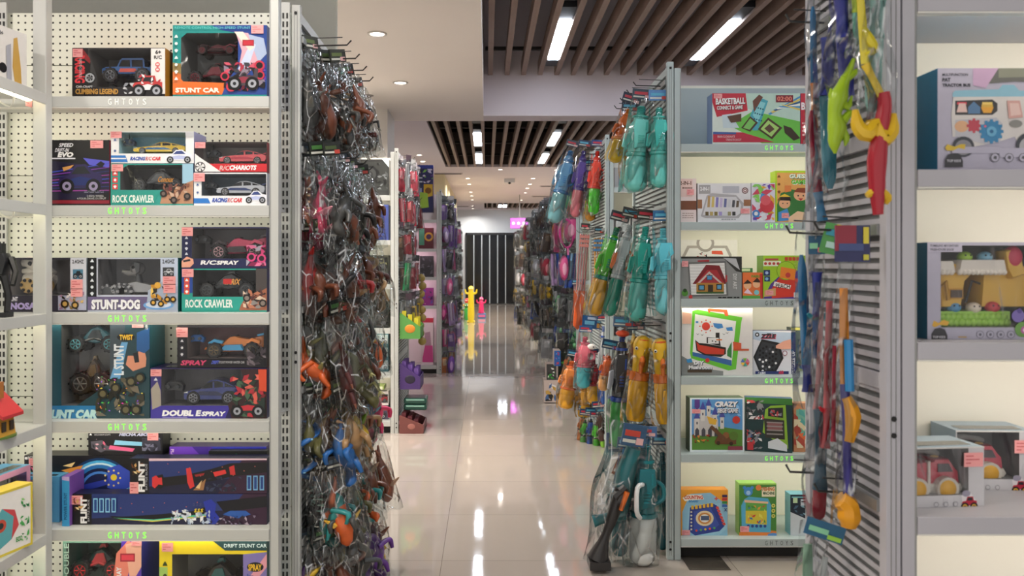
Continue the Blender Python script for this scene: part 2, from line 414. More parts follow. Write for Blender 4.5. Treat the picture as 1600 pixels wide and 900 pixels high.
# left front wall run (pegboard) and its slatted end
HR = [2.24, 1.83, 1.54, 1.23, .93, .64, .36]
G_L1 = gondola('pegboard shelving unit full of boxed remote-control cars at left', -.69, -1, 2.96, .90, 2.3, shelf_depth=.235, bay_d=2.717, pegs=True, post_off=.0165, back_off=.032, 
        far_text=(X(170, 460), X(235, 460), (), (1.97,)), hook_rows=HR, hook_cols=(.12, .32, .52, .72), hook_len=.17, strip_k=1.1)
# slotted back upright of the pegboard bays
for k, xx in enumerate((-.7525, -1.79)):
    m = MB(); m.box(xx-.016+.016, -.03, 0, xx+.032, -.021, 2.36, STEEL)
    z = .1
    while z < 2.33:
        m.box(xx+.006, -.0325, z, xx+.012, -.030, z+.019, mat('1d1d1c')); m.box(xx+.020, -.0325, z, xx+.026, -.030, z+.019, mat('1d1d1c')); z += .031
    for v in range(len(m.v)): m.v[v] = (m.v[v][0]+.69, m.v[v][1], m.v[v][2])
    m.build('slotted_strip', G_L1)
G_L2 = gondola('white shelving unit of toy vehicle boxes behind the bagged toys', -.73, -1, 6.62, .92, 1.9, back_col='ece8da', strip_k=1.9, hook_rows=(2.28, 2.0, 1.72, 1.45, 1.12), hook_cols=(.1, .347, .593, .84), hook_len=.13)
G_L3 = gondola('narrow lit shelving with pink-lined shelves, third along left side', -.575, -1, 10.25, .92, 1.9, levels=[.10, .867, 1.235, 1.60, 1.97], strip='ffd9e8', strip_k=2.2, back_col='f0e4e6', hook_rows=(2.25, 1.95, 1.65, 1.3, .95, .6, .3), hook_cols=(.1, .347, .593, .84), hook_len=.16)
G_L4 = gondola('distant shelving unit with silver bags, fourth along left side', -.60, -1, 13.6, .92, 1.5, hook_rows=(2.1, 1.7, 1.3, .9, .5), hook_cols=(.1, .84), hook_len=.16)
G_L5 = gondola('farthest left shelving unit near the yellow toys', -.62, -1, 17.0, .92, .24, front_post=False, hook_rows=(2.1, 1.7, 1.3, .9, .5), hook_cols=(.1, .84), hook_len=.1)
HRR = [2.27, 1.66, 1.10, .58]
G_R1 = gondola('nearest right shelving unit with slatted end and boxed baby toys', .845, 1, 1.69, .43, 1.9, shelf_depth=.33, steel=STEELN,
        hook_rows=(2.0, 1.475, .88), hook_cols=(.13, .3), hook_len=.10, levels=LEV, strip_k=1.9, back_col='ece8dc')
G_R2 = gondola('grey-green shelving of game and craft boxes across the aisle', .857, 1, 3.79, .91, 1.9, steel=STEELR, far_text=(X(1195, 330), X(1243, 330), (1.235, .10)), shelf_top_header=True,
        hook_rows=HRR, hook_cols=(.12, .3, .5, .7), hook_len=.14, back_col='efecdc', strip_k=2.2)
G_R3 = gondola('second right shelving unit with hanging water guns and shovels', .88, 1, 5.92, .91, 1.6, steel=STEELR, hook_rows=HRR, hook_cols=(.15, .4, .65), hook_len=.14)
G_R4 = gondola('third right shelving unit with pink rackets on its end', .91, 1, 8.1, .91, 1.6, steel=STEELR, hook_rows=(2.22, 1.98, 1.58, 1.12, .78), hook_cols=(.1, .47, .84), hook_len=.2)
G_R5 = gondola('blue-edged shelving unit, fourth along right side', .925, 1, 10.1, .91, 1.5, steel=mat('a9bccb', .4), hook_rows=(2.22, 1.9, 1.56, 1.22, .9, .55), hook_cols=(.1, .47, .84), hook_len=.2)
G_R6 = gondola('fifth right shelving unit crowded with dark bags', .93, 1, 12.2, .91, 1.4, hook_rows=(2.22, 1.9, 1.56, 1.22, .9, .55), hook_cols=(.1, .47, .84), hook_len=.2)
G_R7 = gondola('sixth right shelving unit far down the aisle', .93, 1, 14.4, .91, 1.4, hook_rows=(2.22, 1.9, 1.56, 1.22, .9, .55), hook_cols=(.1, .47, .84), hook_len=.2)
G_R8 = gondola('seventh right shelving unit before the pink screen', .93, 1, 16.8, .91, 1.4, hook_rows=(2.2, 1.75, 1.3, .85, .45), hook_cols=(.1, .84), hook_len=.2)
G_R9 = gondola('last right shelving unit before the dark end wall', .93, 1, 19.6, .91, 1.4, hook_rows=(2.2, 1.75, 1.3, .85, .45), hook_cols=(.1, .84), hook_len=.2)

# side run of shelves at the far left, facing the aisle
t = empty('side_shelf', (-1.47, 1.2, 0), 0, 'white shelving unit at far left edge, side on to the camera', 'shelving unit', 'metal display shelving units along the aisle')
for y in (0, 1.47):
    m = MB(); m.box(-.045, y, 0, 0, y+.04, 2.36, STEEL); m.build('bay_post', t, bevel=.003)
for z in LEV:
    m = MB(); m.box(-.27, .03, z-.012, -.006, 1.5, z, STEEL); m.box(-.006, .0, z-.036, 0.001, 1.47, z, STEEL); sh = m.build('shelf', t, bevel=.0012)
    m = MB(); m.box(-.05, .05, z-.03, -.03, 1.44, z-.0125, mat('fff4d0', emis=STRIP*1.2)); m.build('led_strip', sh)
    m = MB(); m.tube([(-.035, 1.35, z-.02), (-.1, 1.44, z-.05), (-.16, 1.45, z-.02)], .003, mat('e9e9e2')); m.build('cable', sh, True)
for z in (.867, 1.235, 1.60):
    g = MB(); vs, fs = text_geo('TOYS', .0)
    g.add([(.0025, .98+u*.12, z-.03+v*.022) for u, v in vs], fs, GLOW); g.build('lettering', t)

# ================================================================ far end
t = empty('door_1', (X(766, 45), 27.95, 0)); t['kind'] = 'structure'
wd = .86
m = MB(); m.box(-wd, -.05, 0, -wd+.05, 0, 2.5, mat('1a1f24')).box(wd-.05, -.05, 0, wd, 0, 2.5, mat('1a1f24')).box(-wd, -.05, 2.42, wd, 0, 2.5, mat('1a1f24'))
m.build('door_frame', t)
for i in range(6):
    a = -wd+.03+i*(2*wd-.06)/6
    p = MB().box(a, -.03, .03, a+(2*wd-.06)/6-.02, -.015, 2.42, mat('0b1016', .12)).build('door_leaf', t)
for i in range(5):
    a = -wd+.03+(i+1)*(2*wd-.06)/6
    MB().box(a-.035, -.045, .03, a-.005, -.03, 2.42, mat('c9d3da', .4)).build('door_strip', t)
s_ = 57
t = empty('display_screen', (X(812, s_), F/s_, Z(357, s_)), 0, 'glowing magenta screen hanging near the end wall', 'screen')
MB().box(-.26, 0, 0, .26, .05, .29, mat('2a2a2e')).build('casing', t, bevel=.004)
MB().box(-.25, -.004, .01, .25, 0, .28, mat('e45cf0', emis=1.0)).build('screen_panel', t)
m = MB()
for i in range(3): m.ball((-.17+i*.14, -.006, .14), .04, mat('f6d9f4', emis=1), 10, (1, .1, 1))
m.build('screen_picture', t)
MB().cyl((0, .03, .29), (0, .03, HIGH-Z(357, s_)), .012, '8a8a8e').build('hanging_rod', t)
s_ = 70
t = empty('camera_dome', (X(796, s_), F/s_, HIGH), 0, 'small white sign fitting under the far slats', 'ceiling fitting')
MB().box(-.12, -.05, -.09, .12, .05, 0, mat('dcdce0')).build('fitting_body', t, bevel=.01)
MB().ball((0, -.02, -.09), .035, mat('222226', .2)).build('fitting_lens', t, True)
# ================================================================ BOXED TOYS
PANE = film('ffffff', .0, .3, 14, .0, 'window_film', .45)
PINK = 'f0a4a4'
class Carton:
    """A printed box. Art is given in photo pixels of the front face; sc = pixels per metre there."""
    def __init__(s, label, px0, y0, px1, y1, sc, depth, col, z=None, rot=0, win=None, lining='2a2a2c', side=None, group=None, cat='toy box', name='toy_box', dy=0, backcol=None, hh=None):
        lt = lambda c_: ''.join('%02x' % int(int(c_[i:i+2], 16)*.62+215*.38) for i in (0, 2, 4))
        lining = lt(lining); backcol = lt(backcol) if backcol else None
        s.sc = sc; s.px0, s.px1, s.y0, s.y1 = px0, px1, y0, y1
        s.w = (px1-px0)/sc; s.z0 = Z(y1, sc) if z is None else z
        s.h = hh or Z(y0, sc)-s.z0; s.kz = s.h/((y1-y0)/sc); s.depth = depth; s.k = 0
        s.pc = (px0+px1)/2
        s.root = empty(name, (X(s.pc, sc), F/sc+dy, s.z0+.0005), rot, label, cat, group)
        s.artmb = MB(); s.letmb = MB(); s.win = win
        m = MB(); w, h, d = s.w/2, s.h, depth; side = side or col
        if win:
            a, b = s.lx(win[0]), s.lx(win[2]); t, u = s.lz(win[1]), s.lz(win[3])      # x range, top, bottom
            fr = [(-w, 0, 0), (w, 0, 0), (w, 0, h), (-w, 0, h), (a, 0, u), (b, 0, u), (b, 0, t), (a, 0, t)]
            m.add(fr, [(0, 1, 5, 4), (1, 2, 6, 5), (2, 3, 7, 6), (3, 0, 4, 7)], col)
            e = d*.93
            m.add([(a, 0, u), (b, 0, u), (b, 0, t), (a, 0, t), (a, e, u), (b, e, u), (b, e, t), (a, e, t)],
                  [(0, 1, 5, 4), (1, 2, 6, 5), (2, 3, 7, 6), (3, 0, 4, 7)], mat(lining, .6))
            m.add([(a, e, u), (b, e, u), (b, e, t), (a, e, t)], [(0, 1, 2, 3)], mat(backcol or lining, .6))
        else: m.add([(-w, 0, 0), (w, 0, 0), (w, 0, h), (-w, 0, h)], [(0, 1, 2, 3)], col)
        m.add([(-w, 0, 0), (w, 0, 0), (w, 0, h), (-w, 0, h), (-w, d, 0), (w, d, 0), (w, d, h), (-w, d, h)],
              [(1, 5, 6, 2), (4, 0, 3, 7), (5, 4, 7, 6), (3, 2, 6, 7), (4, 5, 1, 0)], mat(side, .35))
        if cat != 'toy box' or s.z0 < 1.3:
            if win: m.add([(-w*.8, d*.15, h+.0006), (w*.8, d*.15, h+.0006), (w*.8, d*.5, h+.0006), (-w*.8, d*.5, h+.0006)], [(0, 1, 2, 3)], mat('4a4c4e', .15))
        m.build('carton', s.root)
        if win:
            MB().box(a-.001, -.0004, u-.001, b+.001, -.0001, t+.001, PANE).build('window_film', s.root)
    def lx(s, px): return (px-s.pc)/s.sc
    def lz(s, py): return (s.y1-py)/s.sc*s.kz
    def cx_(s, px): return max(-s.w/2, min(s.w/2, s.lx(px)))
    def cz_(s, py): return max(0, min(s.h, s.lz(py)))
    def nx(s): s.k += 1; return -.0006-.00006*s.k
    def poly(s, pts, col, emis=0):
        y = s.nx(); P = [(s.cx_(a), y, s.cz_(b)) for a, b in pts]
        ar = sum(P[i][0]*P[(i+1) % len(P)][2]-P[(i+1) % len(P)][0]*P[i][2] for i in range(len(P)))
        if ar < 0: P.reverse()
        s.artmb.add(P, [tuple(range(len(P)))], mat(col, .32)); return s
    def rect(s, a, b, c, d, col): return s.poly([(a, b), (c, b), (c, d), (a, d)], col)
    def circ(s, x, y, r, col, ry=None, n=18):
        ry = ry or r
        return s.poly([(x+r*math.cos(2*PI*i/n), y+ry*math.sin(2*PI*i/n)) for i in range(n)], col)
    def ring(s, x, y, r, col, inn, k=.6): return s.circ(x, y, r, col).circ(x, y, r*k, inn)
    def text(s, txt, a, b, c, d, col, slant=0, rot=0, bold=.02, shade=None):
        """text fitted in the pixel box a,b,c,d (left, top, right, bottom); rot=90 reads upward"""
        vs, fs = text_geo(txt, bold)
        for col_, dx in (((shade, .9),) if shade else ())+((col, 0),):
            y = s.nx(); P = []
            for u, v in vs:
                if rot == 90: px, py = a+(1-v)*(c-a), d-u*(d-b)
                elif rot == -90: px, py = a+v*(c-a), b+u*(d-b)
                else: px, py = a+u*(c-a)+slant*v*(d-b), d-v*(d-b)+rot*u*(c-a)*.01
                P.append((s.cx_(px+dx), y, s.cz_(py+dx)))
            f = fs
            if P:
                a_, b_, c_ = [Vector(P[i]) for i in fs[0][:3]]
                if (b_-a_).cross(c_-a_).y > 0: f = [tuple(reversed(q)) for q in fs]
            s.letmb.add(P, f, mat(col_, .35))
        return s
    def lines(s, a, b, c, d, n, col, seed=0):
        """small print: rows of short bars"""
        r = random.Random(seed+int(a)); hh = (d-b)/n
        for i in range(n):
            x = a
            while x < c:
                l = min(c-x, r.uniform(.1, .3)*(c-a)); s.rect(x, b+i*hh+hh*.25, x+l*.8, b+i*hh+hh*.7, col); x += l
        return s
    def shards(s, a, b, c, d, cols, n, seed=1, size=.35):
        r = random.Random(seed)
        for i in range(n):
            x, y = r.uniform(a, c), r.uniform(b, d); k = size*min(c-a, d-b)*r.uniform(.4, 1); t = r.uniform(0, 6.28)
            cl_ = lambda u, lo, hi: max(lo, min(hi, u))
            s.poly([(cl_(x+k*math.cos(t+q)*e, a, c), cl_(y+k*math.sin(t+q)*e, b, d)) for q, e in ((0, 1), (1.9, .5), (3.3, .9), (4.8, .4))], r.choice(cols))
        return s
    def icons(s, x, y0, y1, n, col, r=3, bg=None):
        for i in range(n):
            y = y0+(y1-y0)*i/max(1, n-1)
            if bg: s.rect(x-r-1.5, y-r-1.5, x+r+1.5, y+r+1.5, bg)
            k = i % 3
            if k == 0: s.poly([(x-r, y+r*.6), (x-r*.5, y-r*.4), (x, y-r), (x+r*.5, y-r*.4), (x+r, y+r*.6)], col)
            elif k == 1: s.circ(x, y, r*.8, col, n=10)
            else: s.poly([(x-r, y-r*.3), (x, y-r), (x+r, y-r*.3), (x+r*.3, y+r), (x-r*.3, y+r)], col)
        return s
    def sticker(s, a, b, c, d, col=PINK):
        y = -.0004; m = MB(); k = -.0035
        P = lambda px, py, yy: (s.lx(px), yy, s.lz(py))
        b = max(b, s.y0+.5); d = min(d, s.y1-.5)
        m.box(s.lx(a), k-.0003, s.lz(d), s.lx(c), k, s.lz(b), mat(col, .5))
        h = d-b
        for i, (u, v) in enumerate(((.1, .5), (.1, .8), (.1, .35))):
            yy = b+h*(.2+.25*i); m.box(s.lx(a+(c-a)*u), k-.0006, s.lz(yy+h*.07), s.lx(a+(c-a)*v), k-.0003, s.lz(yy), mat('c9585f', .5))
        m.build('price_sticker', s.root); return s
    def car2d(s, a, b, c, d, col, glass='1c2026', rim='a2a6ae', kind='sport', col2=None):
        """printed car: body outline, windows, two wheels"""
        W, Hh = c-a, d-b; q = lambda u, v: (a+u*W, b+v*Hh)
        if kind == 'sport': body = [(0, .62), (.05, .48), (.25, .38), (.4, .08), (.62, .05), (.8, .3), (.98, .36), (1, .6), (.97, .8), (.03, .8)]; gl = [(.3, .38), (.42, .15), (.6, .12), (.74, .36)]
        elif kind == 'f1': body = [(0, .75), (.12, .6), (.35, .5), (.45, .3), (.55, .25), (.65, .42), (.85, .4), (.88, .1), (1, .1), (.98, .75), (.5, .85)]; gl = [(.44, .42), (.5, .32), (.58, .32), (.6, .44)]
        else: body = [(0, .5), (.06, .38), (.28, .34), (.36, .05), (.75, .05), (.8, .32), (1, .36), (1, .66), (.02, .68)]; gl = [(.34, .33), (.4, .12), (.7, .12), (.72, .33)]
        s.poly([q(*p) for p in body], col)
        if col2: s.poly([q(*p) for p in ((.1, .6), (.5, .45), (.9, .55), (.9, .72), (.12, .74))], col2)
        s.poly([q(*p) for p in gl], glass)
        r = Hh*(.24 if kind == 'sport' else .3)
        for u in (.2, .8): x, y = q(u, .76); s.circ(x, y, r, '0d0d0f').circ(x, y, r*.6, rim).circ(x, y, r*.25, '202226')
        return s
    def done(s):
        if s.artmb.v: s.artmb.build('printed_artwork', s.root)
        if s.letmb.v: s.letmb.build('lettering', s.root)
        return s.root
    # a 3-D vehicle behind the window; extent in pixels of the front face
    def vehicle(s, a, b, c, d, col, kind='sport', col2=None, rim='b9bcc4', glass='14181f', y=None, flip=False, pants=None):
        L = (c-a)/s.sc; h = (d-b)/s.sc; x0 = s.lx(a); z0 = s.lz(d); W = min(s.depth*.62, L*.5); yc = s.depth*.45 if y is None else y
        t = bpy.data.objects.new('toy_car', None)
        q = lambda u, v: (x0+(1-u if flip else u)*L, z0+v*h)
        m = MB(); CO = mat(col, .22, coat=.5); C2 = mat(col2 or col, .25, coat=.3); DK = mat('121316', .4); GL = mat(glass, .08)
        y0, y1 = yc-W/2, yc+W/2
        if kind == 'sport':
            wr = .19*h/.5*.5; wr = h*.26; wx = (.19, .80); lift = wr
            m.prism([q(*p) for p in ((.0, .26), (.01, .42), (.06, .49), (.2, .55), (.34, .60), (.7, .66), (.92, .66), (.99, .60), (1, .40), (.97, .2), (.03, .18))], y0, y1, CO, .04)
            m.prism([q(*p) for p in ((.29, .58), (.40, .78), (.49, .87), (.60, .88), (.74, .80), (.9, .65))], y0+W*.07, y1-W*.07, GL, .05)
            m.prism([q(*p) for p in ((.40, .79), (.49, .91), (.60, .93), (.75, .83), (.92, .66), (.88, .66), (.73, .79), (.60, .87), (.49, .86))], y0+W*.09, y1-W*.09, CO)
            for u in (.52, .70): m.prism([q(u, .62), q(u+.03, .62), q(u+.03, .84), q(u, .84)], y0+W*.05, y0+W*.08, CO)
            m.prism([q(.90, .72), q(.99, .80), q(1.02, .78), q(.96, .66)], y0+W*.06, y1-W*.06, C2)
            m.prism([q(.2, .36), q(.75, .34), q(.6, .5), q(.3, .5)], y0-.001, y0+W*.03, C2)
            m.prism([q(.01, .44), q(.09, .5), q(.09, .44)], y0-.001, y0+W*.2, mat('e8ecf0', .1))
        elif kind == 'truck':
            wr = h*.30; wx = (.2, .8); lift = wr
            m.prism([q(*p) for p in ((.02, .42), (.02, .58), (.1, .64), (.34, .66), (.98, .64), (1, .5), (.98, .4), (.1, .36))], y0+W*.06, y1-W*.06, CO, .03)
            m.prism([q(*p) for p in ((.3, .62), (.4, .95), (.8, .96), (.86, .62))], y0+W*.1, y1-W*.1, GL, .05)
            m.prism([q(*p) for p in ((.38, .92), (.4, .99), (.8, 1.), (.82, .92))], y0+W*.08, y1-W*.08, CO)
            for u in (.3, .56, .8): m.prism([q(u, .62), q(u+.03, .62), q(u+(.1 if u < .4 else .02), .94), q(u+(.07 if u < .4 else -.01), .94)], y0+W*.08, y0+W*.13, CO)
            m.prism([q(*p) for p in ((.35, .44), (.7, .44), (.66, .58), (.38, .58))], y0+W*.04, y0+W*.07, C2)
            for u in wx:
                a1 = q(u, .3); m.tube([(a1[0], y0+W*.1, a1[1]), (q(.5, .42)[0], y0+W*.25, q(.5, .42)[1])], .05*h, DK, 6)
        elif kind == 'f1':
            wr = h*.30; wx = (.2, .8); lift = wr
            m.prism([q(*p) for p in ((.0, .30), (.04, .42), (.3, .56), (.42, .8), (.5, .84), (.58, .78), (.75, .72), (.98, .86), (.96, .4), (.7, .26), (.2, .2))], y0+W*.26, y1-W*.26, CO, .1)
            m.prism([q(*p) for p in ((.25, .28), (.35, .5), (.62, .52), (.68, .28))], y0+W*.08, y1-W*.08, C2, .1)
            m.prism([q(*p) for p in ((.10, .60), (.2, .74), (.34, .66), (.33, .55), (.2, .62), (.12, .52))], y0, y0+W*.2, C2, .05)
            m.prism([q(*p) for p in ((.70, .62), (.8, .78), (.94, .66), (.93, .55), (.8, .66), (.72, .54))], y0, y0+W*.2, CO, .05)
            m.prism([q(*p) for p in ((.4, .7), (.44, .84), (.52, .86), (.54, .74))], y0+W*.3, y1-W*.3, GL)
            m.prism([q(*p) for p in ((.88, .9), (1, .98), (1.0, .9), (.9, .84))], y0+W*.05, y1-W*.05, C2)
            for u in wx: a1 = q(u, .3); m.tube([(a1[0], y0+W*.05, a1[1]), (q(.5, .4)[0], yc, q(.5, .4)[1])], .035*h, DK, 6)
        else:   # stunt buggy with four big wheels on splayed arms
            wr = h*.30; wx = (.17, .83); lift = wr
            m.prism([q(*p) for p in ((.22, .42), (.3, .62), (.42, .86), (.56, .95), (.68, .8), (.8, .6), (.76, .4), (.5, .3))], y0+W*.2, y1-W*.2, CO, .15)
            m.prism([q(*p) for p in ((.36, .5), (.46, .78), (.6, .8), (.66, .5))], y0+W*.15, y0+W*.22, C2)
            for u in wx:
                a1 = q(u, .32)
                m.tube([(a1[0], y0+W*.12, a1[1]), (q(.5, .55)[0], y0+W*.2, q(.5, .5)[1])], .05*h, C2, 6)
            m.prism([q(*p) for p in ((.45, .9), (.5, 1.02), (.58, 1.02), (.6, .9))], y0+W*.4, y1-W*.4, C2)
        o = m.build('toy_car', s.root, True, ang=30); 
        wm = MB(); ww = W*.24
        R1 = Matrix.Rotation(PI/2, 4, 'X')
        wm.lathe([(wr*.5, -ww/2), (wr*.9, -ww/2), (wr, -ww*.3), (wr, ww*.3), (wr*.9, ww/2), (wr*.5, ww/2)], DK, 18, R1)
        RM = mat(rim, .25, .5)
        wm.lathe([(wr*.62, ww*.35), (wr*.62, ww*.52), (wr*.56, ww*.53), (wr*.52, ww*.42), (wr*.001, ww*.44)], RM, 16, R1)
        for i in range(6):
            a_ = 2*PI*i/6; wm.tube([(0, -ww*.5, 0), (wr*.56*math.cos(a_), -ww*.52, wr*.56*math.sin(a_))], wr*.07, RM, 4)
        wm.lathe([(wr*.16, ww*.4), (wr*.14, ww*.6), (.0001, ww*.6)], DK, 8, R1)
        if kind != 'sport':
            for i in range(12):
                a_ = 2*PI*i/12; wm.box(-wr*.08, -ww*.52, wr*.94, wr*.08, ww*.4, wr*1.06, DK, Matrix.Rotation(a_, 4, 'Y'))
        me = wm.mesh('wheel', True, 30)
        for u in wx:
            for yy, rz in ((y0+ww*.35, 0), (y1-ww*.35, PI)):
                wo = bpy.data.objects.new('wheel', me); C.objects.link(wo); wo.parent = o
                p = q(u, 0); wo.location = (p[0], yy, z0+wr); wo.rotation_euler = (0, 0, rz)
        bpy.data.objects.remove(t)
        return s
    def remote(s, px, py, k=1.0, col='1d2023'):
        m = MB(); x, z = s.lx(px), s.lz(py); y = s.depth*.25; u = .018*k
        m.prism([(x-u*1.3, z-u*.6), (x-u*1.5, z+u*.3), (x-u*.8, z+u*.9), (x+u*.8, z+u*.9), (x+u*1.5, z+u*.3), (x+u*1.3, z-u*.6), (x+u*.6, z-u*.4), (x-u*.6, z-u*.4)], y, y+.02, col, .08)
        for a in (-.7, .7): m.cyl((x+u*a, y, z+u*.2), (x+u*a, y-.012, z+u*.2), u*.28, mat('3c4146', .3), 10)
        m.cyl((x, y+.01, z+u*.9), (x, y+.01, z+u*2.4), u*.08, mat('101010'), 6)
        m.build('remote_control', s.root, True); return s
# ---------------------------------------------------------------- left shelf: remote-control cars
SL = 452
GRC = 'boxed vehicles and toys on the left pegboard shelves'
def LB(label, a, b, c, lev, depth, col, yb=None, z=None, **k):
    zz = LEV[lev] if z is None else z
    return Carton(label, a, b, c, CY+(EYE-zz)*SL, SL, depth, col, z=zz, group=GRC, **k)
# top shelf (z 1.97) ------------------------------------------------
c = LB('black window box with blue off-road truck, gold climbing legend title, top left shelf', 113, 75, 258, 5, .16, '17151a', win=(138, 77, 236, 136), lining='3a3837', side='c78a2c')
c.vehicle(150, 87, 234, 127, '2c5f9e', 'truck', 'd2584e', rim='8b9098')
c.rect(236, 76, 258, 147, 'e9e6e2').poly([(113, 76), (120, 76), (142, 98), (138, 148), (113, 148)], '0c0b0d')
c.poly([(113, 76), (129, 76), (141, 92), (141, 100)], '8c1c22')
c.circ(140.5, 122, 9, '1a1a1c').circ(140.5, 122, 7.4, 'a8adb2').circ(140.5, 122, 5, '2b2d30')
for i in range(5): c.poly([(140.5, 122), (140.5+7.5*math.cos(i*1.257-.1), 122+7.5*math.sin(i*1.257-.1)), (140.5+7.5*math.cos(i*1.257+.15), 122+7.5*math.sin(i*1.257+.15))], 'b4b8bc')
c.text('RACING', 117, 87, 133, 130, 'e03540', rot=-90, bold=.04).text('REMOTE CONTROL', 124, 92, 128, 122, 'c9c9c9', rot=-90, bold=0)
c.text('CLIMBING LEGEND', 118, 139, 185, 147.5, 'b98a3e', bold=.05).text('CAR-CRAFT', 119, 134, 145, 137.5, 'dddddd')
c.text('6+', 243, 78.5, 252, 85, '222222', bold=.04).text('R/C', 241, 87, 253, 92.5, '222222')
for y in (101, 109): c.circ(246.5, y, 3.6, 'd8454a', n=10).rect(244.5, y-1.5, 248.5, y+1.5, 'f5d9d5')
c.shards(192, 130, 214, 147, ['8b8f96', '54585f', 'c7c9cc', '2a2b30'], 16, 3).car2d(208, 117, 254, 150, 'c03a3a', kind='truck', col2='e8e6e8')
c.shards(212, 116, 252, 132, ['e9e8ea', 'b83440', '35363c'], 9, 5, .3)
c.sticker(114.5, 77, 130, 90).done()
c = LB('teal orange and blue stunt car window box at right end of top left shelf', 270, 39.5, 417, 5, .17, '1f8f8b', win=(283, 52, 372, 134), lining='4d5252', side='243a7e')
c.vehicle(300, 62, 372, 84, '5b1c2a', 'f1', '2a1016', rim='9c3a44', y=.05).vehicle(286, 92, 368, 130, '2b2426', 'buggy', '6d2a35', rim='8f3440')
c.poly([(330, 39.5), (417, 39.5), (417, 148), (347, 148), (354, 127), (372, 105), (372, 52), (345, 47)], '27458f')
c.poly([(270, 127), (354, 130), (347, 148), (270, 148)], 'e4702c').poly([(270, 108), (283, 112), (283, 132), (270, 130)], 'd9743a').poly([(270, 98), (283, 100), (283, 116), (270, 112)], '8f7a4a')
c.poly([(283, 52), (292, 52), (283, 60)], '1f8f8b').poly([(283, 134), (283, 124), (293, 134)], 'e4702c')
c.poly([(368, 50), (388, 52), (405, 96), (383, 120), (372, 112), (378, 80)], 'd9a9b7').poly([(388, 54), (412, 60), (417, 84), (404, 98)], 'a9b9d6').poly([(372, 108), (392, 66), (400, 70), (386, 112)], 'c8d3ec')
c.poly([(366, 50), (380, 50), (398, 74), (390, 80)], 'ecdccf')
c.rect(379, 62.5, 397, 72, '9c2430').rect(380.5, 64, 395.5, 70.5, 'c23341')
c.shards(350, 98, 415, 143, ['2c2024', '611c2b', 'a83247', '8a7f8e', '171416', '7c3cb0', '3d3f48', 'c9566a'], 60, 9, .25)
for x, y, r in ((352, 120, 7), (406, 103, 8), (407, 118, 7), (362, 136, 8), (394, 134, 7)): c.ring(x, y, r, 'c2334a', '1b1518', .65)
c.car2d(358, 104, 404, 140, '4a3f47', kind='f1', col2='8d3344')
c.text('STUNT CAR', 275, 138, 344, 145.5, 'f6ead9', bold=.05).text('REMOTE CONTROL HIGH-SPEED STUNT', 274, 42.5, 392, 46, '6fd0cd', bold=0)
c.icons(276.5, 58, 124, 7, 'e8f5f0', 3).sticker(393, 40, 412, 53).done()
# second shelf (z 1.60) --------------------------------------------
c = LB('black sports car box with purple streaks at left of second shelf', 70, 219, 171, 4, .12, '101014', side='a42a3c')
c.poly([(70, 250), (171, 262), (171, 300), (120, 312), (70, 312)], '1d1836').poly([(130, 247), (171, 252), (171, 262), (140, 258)], '5a5acb')
for i in range(8): c.poly([(70, 270+i*4), (171, 255+i*6), (171, 256+i*6), (70, 272+i*4)], ['3f50c8', '7d3aa8', '2a2f70', 'a03fa0'][i % 4])
c.rect(70, 313, 171, 318.5, '8c1f30').rect(70, 219, 73, 318, 'a8303c').rect(70, 247, 118, 249, 'e9eaf2')
c.text('SPEED', 92, 224, 114, 230, 'e8e8ee', .25, bold=.03).text('DRIFT-IN', 86, 232, 107, 238, 'e8e8ee', .25, bold=.03).text('EVO', 90, 238, 114, 246, 'ffffff', .25, bold=.06)
c.car2d(91, 254, 160, 303, '2b2154', kind='sport', col2='1a2a6a', rim='9a8fb0').poly([(150, 258), (158, 252), (164, 256), (160, 262)], '15141e').poly([(98, 262), (116, 258), (110, 264), (100, 268)], 'd59a55')
c.text('2.4GHz WHEEL', 136, 305, 163, 308, 'd7d7d7', bold=0).text('4 FOUR-DRIVE OUTPUT', 121, 309, 166, 312, 'd7d7d7', bold=0).lines(132, 298, 163, 302, 2, '8c8ca0')
c.sticker(142, 220, 162, 232).done()
z1 = Z(256, SL)+.0015
c = LB('white and blue window box with yellow police racing car', 173.5, 205.5, 303, 4, .12, 'eef0f2', z=z1, win=(186, 207, 290, 240), lining='8fcfe2', backcol='5cb6e0', side='8f9bd6')
c.vehicle(203, 219, 288, 240, 'f0c93a', 'sport', '2d6ea8', rim='c9ccd2').remote(194, 222, .9, '1f3a5a')
c.vehicle(203, 219, 288, 240, 'f0c93a', 'sport', '2d6ea8') if 0 else None
c.poly([(173.5, 243), (196, 243), (200, 253.5), (173.5, 253.5)], '2d78c8')
c.poly([(173.5, 247), (197, 247), (197.5, 249), (173.5, 249)], 'e9eef4').text('RACING', 203, 245, 226, 251, '2a4fb0', .3, bold=.05).text('R/C', 227, 245, 236, 251, 'c33040', .3).text('CAR', 237, 245, 251, 251, 'd8343e', .3, bold=.05)
c.car2d(257, 233, 302, 255, 'eef1fa', kind='sport', col2='b9c3ea', glass='3a4a86').icons(180, 219, 236, 2, '4d6aa0', 2.4)
c.circ(180.5, 229, 1, 'eef0f2').poly([(290, 207), (303, 207), (303, 214), (290, 212)], 'e3e5ec').sticker(173.5, 203.5, 191, 216).done()
c = LB('teal rock crawler box with dark buggy beneath the yellow police car box', 173, 256, 302, 4, .12, '2f9c92', win=(188, 258, 285, 297), lining='141516', side='2b4a8c')
c.vehicle(200, 262, 284, 300, '26282b', 'buggy', '5d6266', rim='7d8388')
c.rect(285, 256, 302, 318.5, '9cc6dc').poly([(255, 300), (302, 282), (302, 318.5), (250, 318.5)], 'b8896a').poly([(173, 299), (251, 299), (240, 318.5), (173, 318.5)], '2a9a8c').poly([(188, 258), (200, 258), (188, 266)], '2f9c92')
